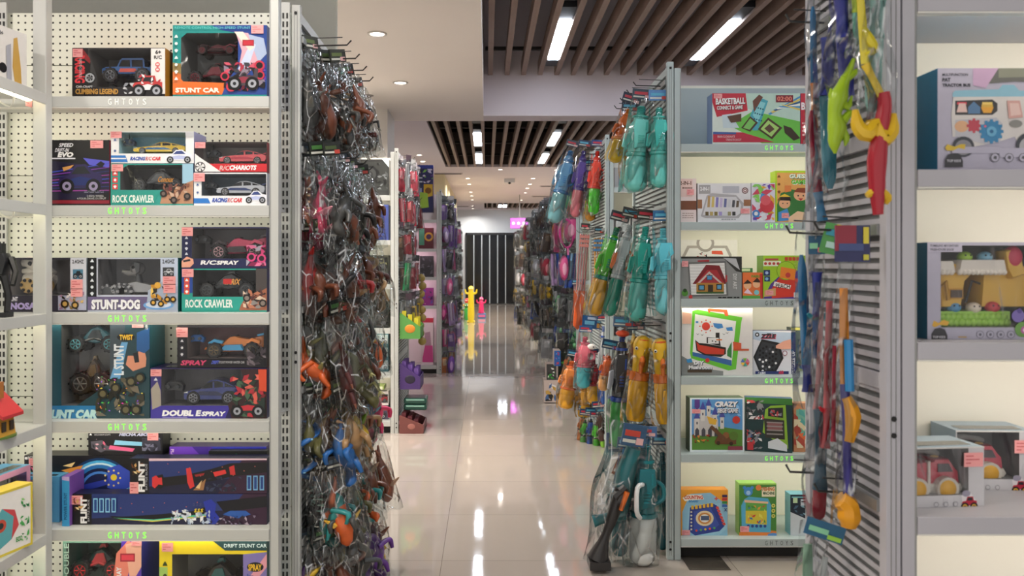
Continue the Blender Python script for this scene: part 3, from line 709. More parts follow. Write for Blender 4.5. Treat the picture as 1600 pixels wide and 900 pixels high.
c.text('ROCK CRAWLER', 176, 305, 241, 317, 'eef5ee', 0, bold=.03).icons(180, 271, 292, 3, 'ffffff', 2.6, 'de3f44').text('Conoux', 246, 276, 270, 285, 'c08432', .3).shards(255, 287, 297, 314, ['5a3a34', '8c5a48', '2c2422', 'c7a890', '752f34'], 34, 4, .3)
for x, y in ((256, 303), (272, 313), (293, 307)): c.ring(x, y, 5.5, '26201f', '6d5f58', .5)
c.sticker(175, 257, 193, 268).done()
z1 = Z(270, SL)+.0015
c = LB('black and red window box with pink-red sports car, second shelf', 304.5, 222, 417, 4, .12, '221a1c', z=z1, win=(318, 224, 416, 257), lining='54504e', side='8a1c2a', backcol='8d8784')
c.vehicle(338, 232, 415, 256, 'e25a62', 'sport', 'c33a4c', rim='c8c8cc').remote(328, 240, 1.0, '20242c')
c.poly([(304.5, 256), (417, 256), (417, 268.5), (304.5, 268.5)], 'd42e36').poly([(304.5, 240), (312, 246), (330, 258), (345, 268.5), (304.5, 268.5)], 'f0efef').ring(313, 261, 8, '17161a', 'ededed', .85)
for i in range(6): c.poly([(313, 261), (313+7*math.cos(i), 261+7*math.sin(i)), (313+7*math.cos(i+.35), 261+7*math.sin(i+.35))], '2a2a2e')
c.text('R/C', 343, 259, 358, 266.5, 'e9c3c0', .2).text('CHARIOTS', 358, 258.5, 400, 266, 'ffffff', .2, bold=.05).sticker(305, 220, 321.5, 232).done()
c = LB('white and blue window box with silver police racing car under the red one', 303, 270, 417, 4, .12, 'eff1f4', win=(315, 272, 416, 306), lining='2b4458', side='c5c8d2')
c.vehicle(334, 280, 413, 306, 'c9cfd8', 'sport', '2a3f78', rim='d5d7db').remote(324, 290, .9, '202a33')
c.poly([(303, 310), (325, 310), (329, 318), (303, 318)], '2d78c8').text('RACING', 331, 309.5, 354, 316.5, '2a4fb0', .3, bold=.05).text('R/C', 355, 309.5, 363, 316.5, 'c33040', .3).text('CAR', 364, 309.5, 378, 316.5, 'd8343e', .3, bold=.05)
c.car2d(382, 297, 417, 318, 'eef1fa', kind='sport', col2='b9c3ea', glass='3a4a86').icons(309, 289, 301, 2, '4d6aa0', 2.2).sticker(303, 271, 320.5, 284).done()
# third shelf (z 1.235) --------------------------------------------
c = LB('box with white wheeled dinosaur behind the shelf corner post', 10, 403, 135, 3, .15, '2a2535', win=(16, 406, 110, 462), lining='6a6668', side='b4b8c6', backcol='8d898c')
m = MB(); W_ = mat('e9e3da', .35); O_ = mat('e08a4a', .4)
P_ = lambda px, py, y=.06: (c.lx(px), y, c.lz(py))
m.tube([P_(20, 412), P_(30, 410), P_(44, 414), P_(56, 424), P_(62, 432)], [.012, .022, .028, .024, .03], W_, 12)
m.tube([P_(20, 424), P_(32, 424), P_(44, 420)], [.008, .013, .018], W_, 10); m.ball(P_(38, 412, .035), .008, '1a1a1a', 8)
for i in range(6): m.tube([P_(46+i*3.2, 412+i*3), P_(50+i*4, 404+i*4)], [.008, .001], O_, 6)
m.tube([P_(24, 438), P_(50, 436), P_(70, 440)], [.02, .03, .022], W_, 12); m.build('toy_dinosaur', c.root, True)
m = MB(); Y_ = mat('d6b26a', .35)
for px in (34, 60, 108, 124):
    if px > 100: continue
    R_ = Matrix.Translation(P_(px, 447, .045)) @ Matrix.Rotation(PI/2, 4, 'X'); m.lathe([(.001, .012), (.026, .012), (.029, 0), (.026, -.012), (.001, -.012)], Y_, 16, R_)
    for i in range(6): m.ball((P_(px, 447)[0]+.02*math.cos(i), .031, P_(px, 447)[2]+.02*math.sin(i)), .0065, '17140f', 6)
m.build('wheel', c.root, True)
c.rect(110, 403, 135, 485, 'c9ccd8').rect(91, 462, 135, 485, 'b4b6cc').text('NOSAUR', 16, 473, 76, 484, 'b9a9e0', 0, bold=.06).text('STUNT', 4 if 0 else 12, 464, 28, 471, 'e4e4ee', bold=.04)
c.text('2.4GHZ', 113, 406, 131, 412, '23262c', bold=.03).rect(114, 421, 130, 436, '4a7d9a').car2d(115, 423, 129, 435, '1c2430', kind='truck')
c.shards(93, 456, 132, 484, ['8a6f3a', '2a2018', 'd9b46a', 'c99a8f', 'a27aa0', 'e7dcd8'], 30, 8, .25); c.ring(102, 475, 6.5, '2b1f12', 'c9a055', .55).ring(118, 477, 6, '2b1f12', 'c9a055', .55)
c.sticker(111.5, 437, 130, 452).sticker(111.5, 451, 130, 464).done()
c = LB('silver robot stunt dog box with window on third shelf', 137, 403, 278, 3, .15, 'c4cbdc', win=(153, 405, 251, 461), lining='55565c', side='2a8a86', backcol='6e6f74')
m = MB(); S_ = mat('a9aaad', .25, .5); S2 = mat('55585c', .3, .3)
m.ball(P_(0, 0) if 0 else (c.lx(203), .06, c.lz(420)), .026, S_, 14, (1, 1, .95)); m.tube([(c.lx(180), .06, c.lz(424)), (c.lx(190), .06, c.lz(427)), (c.lx(203), .06, c.lz(425))], [.008, .013, .022], S_, 12)
m.ball((c.lx(201), .036, c.lz(418)), .006, '18181a', 8); m.prism([(c.lx(202), c.lz(409)), (c.lx(212), c.lz(412)), (c.lx(211), c.lz(425)), (c.lx(206), c.lz(428))], .032, .04, S2)
m.tube([(c.lx(203), .06, c.lz(426)), (c.lx(206), .06, c.lz(444))], [.012, .016], S2, 10)
m.prism([(c.lx(a), c.lz(b)) for a, b in ((186, 444), (205, 440), (236, 447), (232, 458), (190, 458))], .035, .09, S_, .1)
m.build('toy_robot_dog', c.root, True)
m = MB()
for px, py in ((163, 457), (182, 455), (190, 456)):
    R_ = Matrix.Translation((c.lx(px), .035, c.lz(py))) @ Matrix.Rotation(PI/2, 4, 'X'); m.lathe([(.001, .014), (.022, .014), (.026, 0), (.022, -.014), (.001, -.014)], S2, 14, R_)
    for i in range(8): m.box(.018, -.016, -.004, .028, .016, .004, S_, Matrix.Translation((c.lx(px), .035, c.lz(py))) @ Matrix.Rotation(i*PI/4, 4, 'Y'))
m.build('wheel', c.root, True)
c.rect(137, 403, 151, 464, '101318').icons(144, 408, 459, 6, 'dfe6ee', 3).poly([(137, 464), (251, 464), (240, 485), (137, 485)], '6a5f86').rect(251, 403, 278, 485, 'c0cce2').poly([(232, 454), (251, 440), (278, 448), (278, 485), (228, 485)], 'a9b6cc')
c.text('STUNT-DOG', 143, 468, 219, 484, 'f3f3f7', bold=.06, shade='22222a').text('2.4GHZ', 254, 405.5, 273, 412, '23262c', bold=.03).rect(254.5, 418, 272, 432, '32363c').car2d(256, 420, 271, 431, 'c8ccd2', kind='truck')
c.circ(248, 477, 24, '6fa4dc', 7).circ(248, 476, 20, 'cfd9ea', 5.5); c.shards(236, 445, 262, 476, ['e8b545', 'c98e28', '2c2418', 'f4cf62'], 22, 4, .35)
for x, y in ((240, 473), (252, 475), (262, 468), (271, 468)): c.ring(x, y, 5, '2c2418', 'e2ad40', .5)
c.circ(247, 446, 5, 'e2ad40').sticker(255, 432, 275, 445).sticker(256, 444, 275, 458).done()
z1 = Z(420, SL)+.0015
c = LB('navy window box with pink stunt racer, upper right of third shelf', 284, 355, 417, 3, .14, '1e2450', z=z1, win=(300, 357, 416, 404), lining='2a2628', backcol='5a565a')
c.vehicle(320, 364, 414, 406, 'dc3f68', 'f1', '2a1820', rim='d8b0b8').remote(310, 376, 1.2, '1a1a1c')
c.text('R/C', 313, 407, 337, 414, 'f4f4f4', .25, bold=.04).text('SPRAY', 338, 407.5, 372, 414, 'f4f4f4', .25, bold=.05).icons(291.5, 372, 397, 4, 'dfe5f2', 2.6)
c.poly([(284, 408), (292, 401), (302, 405), (303, 412), (297, 418), (284, 418)], 'e9a98f').poly([(286, 407), (297, 405), (298, 408), (287, 410)], '26262c').shards(385, 383, 416, 416, ['e04a86', 'f07aa8', '3a2430', '8c1f50', 'b8b4c4'], 24, 3, .35)
c.ring(393, 402, 7, 'e04a86', '2a1a22').ring(409, 404, 7, 'e04a86', '2a1a22').sticker(284.5, 355, 302, 369).done()
c = LB('teal rock crawler box below the pink racer, third shelf', 284, 420, 417, 3, .14, '2aa394', win=(301, 422, 400, 464), lining='1a1b1c', side='23265a')
c.vehicle(305, 425, 397, 466, '24272a', 'buggy', '494f52', rim='6f767a')
c.rect(284, 420, 301, 458, '27489c').rect(400, 420, 417, 485, '4a4442').poly([(378, 472), (417, 450), (417, 485), (374, 485)], 'a8674c').poly([(284, 464), (384, 464), (372, 485), (284, 485)], '2aa394')
c.text('ROCK CRAWLER', 290, 468, 364, 481, 'f0f6f0', bold=.03).icons(292, 438, 456, 3, 'ffffff', 2.6, 'e8542e').text('VARIX', 349, 436, 374, 445, 'e0a050', .3).rect(349, 436, 362, 444, 'c03030')
c.shards(380, 450, 416, 482, ['2a2220', 'c07a5c', 'e0c8b0', '5c3430', '8f8a86'], 30, 6, .3); c.ring(386, 466, 6, '1f1a18', '8a7d74').ring(411, 474, 6, '1f1a18', '8a7d74').sticker(285, 420, 303, 433).done()
# fourth shelf (z .867) --------------------------------------------
c = LB('large dark teal stunt car window box with wrist-control picture, fourth shelf', 57, 507, 234, 2, .13, '1d4e5c', win=(96, 505, 185, 634), lining='47494b', side='1f5c6a', backcol='5b5d5f')
c.vehicle(100, 508, 180, 552, '2f6d7c', 'buggy', '1d2c30', rim='6fc3d0', y=.06).vehicle(110, 560, 160, 620, '4a4238', 'buggy', '6a5a3e', rim='888888')
c.rect(57, 503, 75, 658, '2b7fb0').rect(57, 503, 70, 530, 'f0dc2c').poly([(57, 530), (70, 530), (70, 560), (57, 560)], 'c4d84a').poly([(57, 560), (70, 560), (70, 590), (57, 590)], '5fc0a0').icons(63, 530, 608, 6, '2a6a70', 3)
c.poly([(185, 503), (234, 503), (234, 658), (130, 658), (120, 634), (170, 600), (190, 540)], '24434c').poly([(172, 505), (196, 505), (190, 560), (178, 600), (172, 590)], '3d4a54')
c.poly([(190, 535), (200, 535), (188, 592), (172, 592)], '6aa8d8').text('L STUNT', 178, 538, 194, 586, 'e6eef6', rot=90, bold=.04).poly([(57, 634), (153, 634), (150, 658), (57, 658)], '2c7db4').text('STUNT CAR', 62, 640, 152, 655, 'bfe6e6', .15, bold=.07, shade='1d5080')
c.circ(197, 527, 14, '15171a', 6).text('TWIST', 187, 523, 208, 531.5, 'f4c63a', bold=.04).poly([(212, 556), (224, 540), (229, 560), (228, 573), (208, 580), (197, 570), (200, 556)], 'e0997c').poly([(208, 552), (216, 550), (218, 566), (211, 567)], '20232a').poly([(214, 520), (234, 512), (234, 545), (226, 552), (214, 548)], '2a5f9c')
c.shards(150, 590, 226, 650, ['3b3a30', '22241f', '5d5846', '787060'], 50, 12, .22).shards(152, 588, 224, 648, ['e04fc0', '58e060', 'f0e04a', 'ff9a40', 'a060ff', 'ffffff'], 46, 13, .045)
for x, y in ((162, 615), (182, 606), (198, 640), (214, 640), (220, 590), (206, 596)): c.ring(x, y, 8, '23251f', '6a6448', .6)
c.text('TWIST', 228, 505, 234 if 0 else 233, 515, 'dfe7ea', bold=.02).sticker(207, 499.5, 225, 512).done()
z1 = Z(575, SL)+.0015
c = LB('black box with blue and orange flame racer, upper right of fourth shelf', 277, 508.5, 417, 2, .13, '1a181f', z=z1, win=(293, 512, 412, 560), lining='332022', backcol='5a1f22')
c.vehicle(312, 520, 410, 561, 'f08a2c', 'f1', '3aa0d8', rim='8a7a5c').remote(302, 532, 1.0, '2060a8')
c.text('SPRAY', 282, 563, 321, 571, 'e04a78', .3, bold=.04, shade='4a1830').text('DRIFT', 330, 563.5, 341, 569, '5a6ad8', .4, bold=.05).text('STUNT POWER WATER CAR', 342, 564.5, 382, 568, 'e6e6ea', .1, bold=0).icons(284.5, 533, 554, 3, 'd8d8e0', 2.4, '2a2a34')
c.shards(386, 540, 416, 572, ['2a2628', '15131a', '7a7078', '4a4048'], 24, 6, .35).sticker(276, 512, 294, 527).done()
c = LB('purple double spray box with dark car and strap, fourth shelf', 235.5, 575, 417, 2, .13, '241d50', win=(252, 577, 402, 634), lining='2e2d33', backcol='45434c')
c.vehicle(282, 592, 372, 634, '2b3a86', 'sport', '1c2450', rim='b9bec8').remote(266, 608, 1.3, '3a3c40')
c.rect(235.5, 575, 252, 655, '3a3278').poly([(235.5, 634), (360, 634), (352, 655), (235.5, 655)], '43389c').poly([(235.5, 655), (417, 655), (417, 656), (235.5, 656)], '222222')
c.text('DOUBL E', 253, 641, 313, 650.5, 'ffffff', .2, bold=.06).text('SPRAY', 314, 643, 351, 650.5, 'ffffff', .3, bold=.05).rect(254, 652, 293, 653, 'a8a0d8').icons(243.5, 593, 602, 1, 'e5e5f0', 3)
c.poly([(236, 608), (246, 596), (251, 610), (252, 634), (238, 640)], 'a8a094')
c.poly([(376, 577), (417, 577), (417, 655), (362, 655), (356, 632), (384, 606)], '3a2022').shards(360, 585, 416, 652, ['14221c', 'b8303c', '2c3c30', 'e86a5c', '7a2028', '0f1412', '4a6a50'], 60, 10, .22).poly([(404, 577), (417, 577), (417, 612), (406, 610)], 'e0502c')
c.car2d(360, 618, 415, 650, '24342c', kind='f1', col2='c8303c').sticker(236, 577, 253, 588).done()
# fifth shelf (z .50) ----------------------------------------------
c = LB('black box with blue disc launcher print, back of fifth shelf', 38, 712, 226, 1, .10, '14131a', z=.5, dy=.03, group=None) if 0 else Carton('black box with glowing blue disc launcher print, back of fifth left shelf', 38, 712, 226, CY+(EYE-.5)*438, 438, .08, '14131a', z=.5, group=GRC)
for r, col in ((52, '123a6a'), (48, '4ab0e8'), (44, 'cdeefa'), (41, '2a78c0'), (35, '142048'), (30, '4a86d8'), (26, '18224a')): c.circ(156, 765, r, col, r*.95, 30)
c.rect(38, 786, 226, 900 if 0 else 800, '14131a')
c.poly([(96, 735), (130, 727), (120, 745)], 'f0a040').poly([(98, 728), (118, 722), (112, 730)], 'ffd890').poly([(168, 732), (186, 726), (206, 738), (204, 760), (188, 770), (168, 762)], '3a52c8').poly([(120, 760), (170, 748), (172, 756), (124, 770)], '2e3fa8').circ(178, 746, 5, 'f0d43a')
for i in range(9): c.circ(176+12*math.cos(i*.7), 747+12*math.sin(i*.7), 1.6, 'f0d890', n=8)
for i in range(12): c.poly([(60, 750), (60+24*math.cos(3.2+i*.26), 750+22*math.sin(3.2+i*.26)), (60+24*math.cos(3.28+i*.26), 750+22*math.sin(3.28+i*.26))], ['f05a8a', '6ac8f0', 'f0d860', '8ae08a'][i % 4])
c.circ(41.5, 716, 2.2, 'f2f2f2').text('SPACE TOP', 44, 713, 54, 718, 'f2f2f2').sticker(46, 716, 64, 728).done()
c = Carton('small black box with toy sword prints standing on the disc launcher box', 138, 675, 254, CY+(EYE-.7185)*438, 438, .07, '16151b', z=.7185, group=GRC)
c.poly([(142, 690), (160, 688), (168, 697), (210, 701), (208, 706), (165, 704), (158, 707), (143, 700)], '5c5a66').poly([(172, 696), (211, 701), (207, 706), (170, 702)], 'f06a9a').poly([(180, 688), (222, 691), (222, 697), (178, 695)], '8fd0f0').poly([(222, 684), (250, 686), (252, 704), (236, 706), (222, 698)], '3c3c4c').shards(222, 684, 251, 705, ['c8c8d8', '2a2a38', '7a7a90'], 14, 3, .3)
c.text('MECHA ABOX', 186, 676.5, 236, 681.5, 'c4c8e8', .4, bold=.05).text('HOLOGRAM LIGHTS', 148, 678, 173, 680.5, 'd9d9e0', bold=0).icons(142, 679, 680, 1, 'ffffff', 2).shards(145, 686, 165, 702, ['d86a8a', 'e0b0c0', '30303c'], 10, 2, .3).sticker(231, 676, 248, 688).done()
c = Carton('purple gradient box lying at the back of fifth left shelf', 265, 698, 416, CY+(EYE-.5)*436, 436, .07, '4a2f9a', z=.5, side='3a1c6a', group=GRC)
c.poly([(265, 698), (300, 698), (330, 730), (265, 730)], '7a4ad0').poly([(330, 698), (416, 698), (416, 730), (350, 730)], '3a3fb8').text('PLASMA', 267, 702, 272, 726, 'e9c9f4', rot=-90, bold=.04).done()
c = Carton('thin black box with green sparkle print behind the upper sword box', 326, 705, 417, CY+(EYE-.6)*442, 442, .035, '0f1312', z=.5, group=GRC)
c.shards(360, 707, 400, 718, ['2f8a5a', '6ad89a', '1c4030'], 12, 4, .3).circ(330, 711, 2, 'f2f2f2').done()
for (x0, y0, yb, lab, zz, flip_) in ((203, 716.5, 771, 'upper Flint toy sword box, black blade with red guard, fifth left shelf', Z(772, SL)+.0015, 0), (113.5, 772, 822, 'lower Flint toy sword box, dark blade with blue hilt, fifth left shelf', .5, 1)):
    c = LB(lab, x0, y0, 417, 1, .06, '1c1d3c', z=zz)
    b = CY+(EYE-zz)*SL
    c.rect(x0, y0, x0+30, b, '17161b').poly([(x0+30, y0), (417, y0), (417, y0+(b-y0)*.45), (x0+30, y0+(b-y0)*.8)], '2a3a78').poly([(417, y0), (417, b), (340, b), (380, y0)], '3a2038')
    if not flip_:
        c.poly([(x0+30, y0), (417, y0), (417, y0+2.5), (x0+30, y0+4)], 'e8c8d4')
        c.poly([(240, 745), (254, 741), (256, 746), (292, 742), (330, 733), (360, 724), (417, 722), (417, 738), (368, 744), (330, 752), (256, 760), (252, 764), (242, 762)], '19171a')
        c.poly([(238, 746), (244, 743), (248, 747), (253, 746), (254, 758), (248, 757), (242, 763), (238, 760)], 'e23c3c').poly([(291, 732), (298, 731), (301, 745), (304, 760), (297, 764), (293, 754)], 'e23c3c').poly([(333, 738), (352, 734), (354, 740), (336, 745)], 'e8403c').poly([(358, 730), (366, 727), (368, 742), (360, 742)], 'd83838').poly([(304, 742), (320, 739), (318, 743), (306, 745)], 'a02c2c')
        c.poly([(302, 766), (322, 748), (318, 766)], 'a87a50').poly([(306, 762), (316, 750), (312, 764)], 'e9c890').shards(322, 745, 380, 768, ['15151c', '262a3c', '3c4460'], 20, 3, .3)
        for i in range(3): c.rect(386+i*10, 743, 393+i*10, 766, '7fb8e0').rect(387.5+i*10, 745, 391.5+i*10, 764, '284a90')
    else:
        c.poly([(170, 806), (200, 808), (300, 799), (322, 792), (322, 802), (240, 812), (186, 813)], '0f0f16').poly([(176, 809), (240, 812), (322, 803), (322, 806), (236, 815)], '5ad0a8').poly([(182, 811), (240, 813.5), (322, 806), (322, 807.5), (238, 815.5)], 'e0d860')
        c.poly([(318, 784), (330, 780), (338, 788), (336, 800), (344, 810), (336, 822), (324, 818), (322, 800)], '2a3aa8').poly([(338, 784), (417, 775), (417, 792), (350, 800)], '14141c').poly([(348, 804), (360, 798), (384, 798), (392, 804), (372, 810)], '2f5fb0')
        c.shards(268, 796, 330, 821, ['e6edf4', 'c8d4e4', 'ffffff', '9fb0cc'], 46, 7, .28).shards(330, 805, 400, 821, ['8c7f98', '4a4258', 'b8a8b8', '2c2838'], 36, 8, .3)
        for i in range(4): c.rect(147+i*9.5, 778, 154+i*9.5, 800, '8ac4e8').rect(148.5+i*9.5, 780, 152.5+i*9.5, 798, '23488c')
        for i in range(3): c.text('S', 304+i*5, 794, 308+i*5, 800, 'e8d040', .2, bold=.04).text('S', 302+i*5, 785, 305.5+i*5, 790, '4a5080', .2)
    c.shards(x0+3, y0+2, x0+22, y0+26, ['e0b070', '7a4a28', 'f0dca8', '382418'], 16, 5, .3)
    c.text('FLINT', x0+14, y0+4, x0+24, b-3, 'f4f4f6', rot=90, bold=.05).text('BATTLE BLADE', x0+25, y0+8, x0+28, b-6, 'c8c8d0', rot=90, bold=0)
    for i in range(9): c.circ(x0+60+i*17, y0+8+(i*13) % 20, .9, 'c86a60', n=6)
    c.sticker(*( (203.5, 753, 217, 771) if not flip_ else (112, 774, 130, 788))).done()
c = Carton('sky blue stunt car box side showing at left of the sword boxes', 97, 745, 108.5, CY+(EYE-.5)*455, 455, .1, '3aa0d8', z=.5, side='8a5ab8', rot=0, group=GRC)
c.text('POWER STUNT', 100, 770, 105, 812, '1c5a90', rot=90, bold=.02).poly([(97, 745), (110, 745), (110, 752), (97, 750)], 'c9b0e0').done()
c = Carton('blue and pink window box of pink toy car behind the corner post', 15, 745, 93, CY+(EYE-.5)*448, 448, .06, '58a8d8', z=.5, win=(24, 750, 78, 800), lining='f0a8c8', group=GRC)
c.vehicle(30, 760, 76, 798, 'f070a8', 'sport', 'f8c8dc', rim='e8e8f0').done()
# bottom shelf (z .13)
c = Carton('green bottom-shelf window box with dark buggy on red wheels', 98, 845, 221, CY+(EYE-.15)*SL, SL, .16, '6f9a88', z=.10, win=(104, 848, 190, 955), lining='20302c', side='3a3a90', group=GRC)
c.vehicle(108, 850, 186, 900, '23262a', 'buggy', 'c8303c', rim='e03a40', y=.06)
c.poly([(190, 845), (221, 845), (221, 970), (170, 970), (186, 890)], '5a3ab0').poly([(182, 862), (200, 845), (212, 850), (196, 905), (176, 905)], 'f08a78').poly([(196, 850), (221, 845), (221, 880), (204, 905)], 'f4b8a0').rect(188, 862, 211, 873, 'b03040').rect(190, 864, 209, 871, 'e84a5a').text('SPRAY', 182, 880, 190, 902, 'f2f2fa', rot=90, bold=.04)
c.text('DOUBLE', 100, 849, 108, 900, 'b8d8c8', rot=90, bold=.02).sticker(206, 844, 222, 851.5).done()
c = Carton('yellow bottom-shelf window box with black drift stunt car', 249, 843.5, 417, CY+(EYE-.15)*SL, SL, .16, 'f4dc2c', z=.10, win=(269, 863, 380, 960), lining='23282a', side='2c5a5e', group=GRC)
c.vehicle(292, 868, 378, 925, '1c1f22', 'buggy', '2a6a6a', rim='3a9a94', y=.06)
c.poly([(330, 843.5), (417, 843.5), (417, 858), (352, 858)], '2a4c50').text('DRIFT STUNT CAR', 350, 849, 417, 854, 'd8ecec', bold=.02).poly([(380, 863), (417, 860), (417, 970), (380, 970)], '8a7fc0').poly([(384, 900), (417, 862), (417, 880), (394, 905)], 'f0a8b8')
c.circ(399, 880, 13, '15171a', 6.5).text('SPRAY', 388, 876, 409, 885, 'f4c63a', bold=.04).text('DRIFT', 386, 889, 396, 902 if 0 else 915, '4a5aa8', rot=90, bold=.03).poly([(249, 880), (262, 880), (262, 970), (249, 970)], 'a8d070').icons(258, 876, 892, 2, '3a4a20', 4).sticker(253.5, 847, 271, 859).done()

# ---------------------------------------------------------------- side shelf at the far left
SG = 'toys on the far left side shelf'
def SB(label, x, y, z, w_, h, d, rot, col, side=None, cat='toy box', win=None, sc=500):
    """free-standing box: pixel frame of its face is 0..w*sc, 0..h*sc"""
    c = Carton(label, 0, 0, w_*sc, h*sc, sc, d, col, z=z, rot=rot, side=side, cat=cat, win=win, group=SG, hh=h)
    c.root.location = (x, y, z+.0005); return c
RT = PI/2  # faces the aisle
c = SB('white box with robot figures print on topmost far left shelf', -1.53, 2.30, 1.97, .23, .20, .13, RT-.18, 'dfe2ea', side='b9bcc4')
c.shards(10, 12, 105, 140, ['3a4a78', 'c8a050', '8a8fa0', '20263c', 'e8e8f0', 'b05a3a'], 60, 3, .3).rect(0, 0, 120, 8, 'c7ccd8').sticker(80, 20, 105, 60).lines(10, 142, 110, 153, 2, '4a4a55').done()
c = SB('white grey box with golden rocket print and black dot, topmost far left shelf', -1.53, 2.54, 1.97, .19, .185, .11, RT-.18, 'e2e0dc', side='b9b9b9')
c.poly([(66, 14), (74, 10), (82, 60), (84, 112), (76, 118), (70, 100), (64, 60)], 'c8a050').poly([(18, 70), (26, 20), (34, 70), (34, 110), (20, 110)], 'd8b878').circ(44, 66, 8, '15151a').lines(10, 122, 60, 140, 3, '3a3a44').text('8+', 34, 8, 44, 16, '3a3a44').poly([(50, 30), (60, 24), (62, 100), (52, 104)], 'a8aab4').sticker(90, 118, 105, 140).done()
def toyset(name, loc, label, cat):
    return empty(name, loc, 0, label, cat, SG)
t = toyset('toy_robot', (-1.52, 2.50, 1.2355), 'black articulated toy robot standing on the far left shelf', 'toy robot')
m = MB(); K_ = mat('17181a', .35)
m.prism([(-.02, .13), (-.032, .18), (-.02, .2), (.02, .2), (.032, .18), (.02, .13)], -.02, .02, K_, .1); m.box(-.012, -.012, .2, .012, .012, .23, K_)
for s in (-1, 1): m.tube([(s*.012, 0, .13), (s*.026, 0, .07), (s*.022, .0, .015)], [.012, .01, .009], K_, 6); m.box(s*.022-.012, -.03, 0, s*.022+.012, .015, .015, K_); m.tube([(s*.034, 0, .185), (s*.055, -.01, .14), (s*.06, -.035, .1)], [.011, .009, .008], K_, 6)
m.build('robot_body', t, True)
t = toyset('wooden_toy_house', (-1.53, 2.46, .868), 'small wooden toy house with red roof on far left shelf', 'toy house')
m = MB(); m.prism([(-.06, 0), (.06, 0), (.05, .075), (0, .12), (-.05, .075)], -.04, .04, 'd9a13c'); m.build('house_wall', t)
m = MB()
for s in (-1, 1): m.add([(s*.075, -.055, .062), (s*.075, .055, .062), (0, .055, .135), (0, -.055, .135), (s*.075, -.055, .072), (s*.075, .055, .072), (0, .055, .147), (0, -.055, .147)], [(0, 1, 2, 3), (4, 5, 6, 7), (0, 1, 5, 4), (2, 3, 7, 6), (1, 2, 6, 5), (3, 0, 4, 7)], 'c8343a')
m.box(.02, -.01, .12, .04, .01, .17, 'b9783c'); m.build('roof', t)
m = MB()
for x in (-.02, .028): m.box(x-.011, -.043, .02, x+.011, -.04, .055, '3c2a18')
for y in (-.02, .02): m.box(.057, y-.01, .02, .06, y+.01, .05, '3c2a18')
m.build('door', t); MB().lathe([(.075, -.0), (.075, .006), (.001, .006)], '5a7a3a', 20).build('base', t)
c = SB('white and yellow eco birdhouse craft box leaning on far left lower shelf', -1.49, 2.45, .50, .25, .20, .06, RT-.25, 'f4f2ec', side='d8c040')
c.rect(0, 0, 125, 4, 'e0cc48').rect(0, 96, 125, 100, 'e0cc48').rect(0, 0, 4, 100, 'e0cc48').rect(121, 0, 125, 100, 'e0cc48').poly([(46, 50), (66, 26), (88, 44), (84, 78), (60, 88), (46, 76)], '5fb0b8').poly([(66, 26), (90, 34), (98, 60), (84, 78), (88, 44)], 'd04a50').circ(64, 52, 10, 'c85040').circ(64, 52, 5, '2a3a40').shards(100, 20, 118, 90, ['4ab05a', '8ad070', '2a8048'], 18, 4, .4).text('Maker', 10, 20, 30, 28, '4a4a4a', bold=0).text('ECO', 92, 78, 104, 86, '3aa050', bold=.04).done()
c = SB('black box with grey label at bottom left corner of photo', -1.485, 2.255, .50, .10, .23, .10, RT-.1, '1a181b')
c.rect(10, 40, 40, 60, 'b9b9bd').poly([(5, 8), (30, 14), (28, 24), (5, 20)], 'c8304a').text('RC', 12, 70, 34, 82, 'd8d8d8').done()
c = SB('pale pink plastic toy box set behind the eco craft box', -1.56, 2.62, .50, .20, .22, .10, RT-.1, 'e8a8cc', side='5aa8d8', win=(10, 10, 90, 90))
c.vehicle(14, 40, 86, 86, 'f49ac0', 'sport', 'ffffff').done()
c = SB('mint green box below the lowest lip on far left shelf', -1.5, 2.6, .10, .12, .26, .06, RT, '4fd0b0', side='3ab898')
c.circ(30, 50, 14, 'f4f4e8').lines(8, 90, 50, 120, 3, 'e8fff8').done()
# ---------------------------------------------------------------- right middle shelving: games and craft boxes
SR = 326
GRG = 'game and craft boxes on the grey-green right shelves'
def RB(label, a, b, c, lev, depth, col, z=None, sc=SR, **k):
    zz = LEV[lev] if z is None else z
    return Carton(label, a, b, c, CY+(EYE-zz)*sc, sc, depth, col, z=zz, group=GRG, **k)
c = RB('red and green basketball connect game box on top shelf at right', 1113, 146, 1250, 5, .09, 'd9e2d8', side='7f93b8')
c.poly([(1113, 146), (1166, 146), (1168, 173), (1120, 183), (1113, 160)], 'c4283c').poly([(1165, 146), (1250, 146), (1250, 196), (1200, 180), (1168, 170)], 'bcd8c8').poly([(1140, 196), (1176, 174), (1250, 190), (1250, 224), (1190, 224)], '6cc048')
c.poly([(1114, 206), (1160, 207), (1196, 218), (1210, 222.5), (1114, 222.5)], 'c02c44').poly([(1114, 206), (1150, 207), (1150, 210), (1114, 210)], '3a5a98').poly([(1128, 180), (1142, 178), (1155, 200), (1130, 200)], 'c8d8dc')
for i in range(6): c.poly([(1200+i*4, 178-i*3), (1250, 150+i*4), (1250, 153+i*4), (1203+i*4, 180-i*3)], ['4a90c0', 'e0c860', '2a5a88', 'f0f4e8'][i % 4])
c.poly([(1172, 180), (1186, 152), (1200, 158), (1184, 204), (1176, 204)], '4aa8b8').poly([(1176, 180), (1186, 158), (1196, 161), (1184, 192)], '8ad0d4').poly([(1176, 158), (1186, 148), (1192, 152), (1178, 176)], '6a4030')
for i in range(4):
    for j in range(3): c.circ(1181+i*3.6-j*1.2, 168+j*9+i, 1.3, '1c5868', n=8)
c.poly([(1158, 200), (1172, 182), (1184, 192), (1172, 206)], '4a3424').poly([(1161, 200), (1172, 185), (1180, 192), (1171, 203)], '7cc060').poly([(1184, 202), (1200, 184), (1222, 200), (1206, 218)], '4a3424').poly([(1188, 202), (1200, 188), (1217, 200), (1205, 214)], 'a8d070').poly([(1194, 201), (1202, 194), (1210, 202), (1202, 208)], '5a4030')
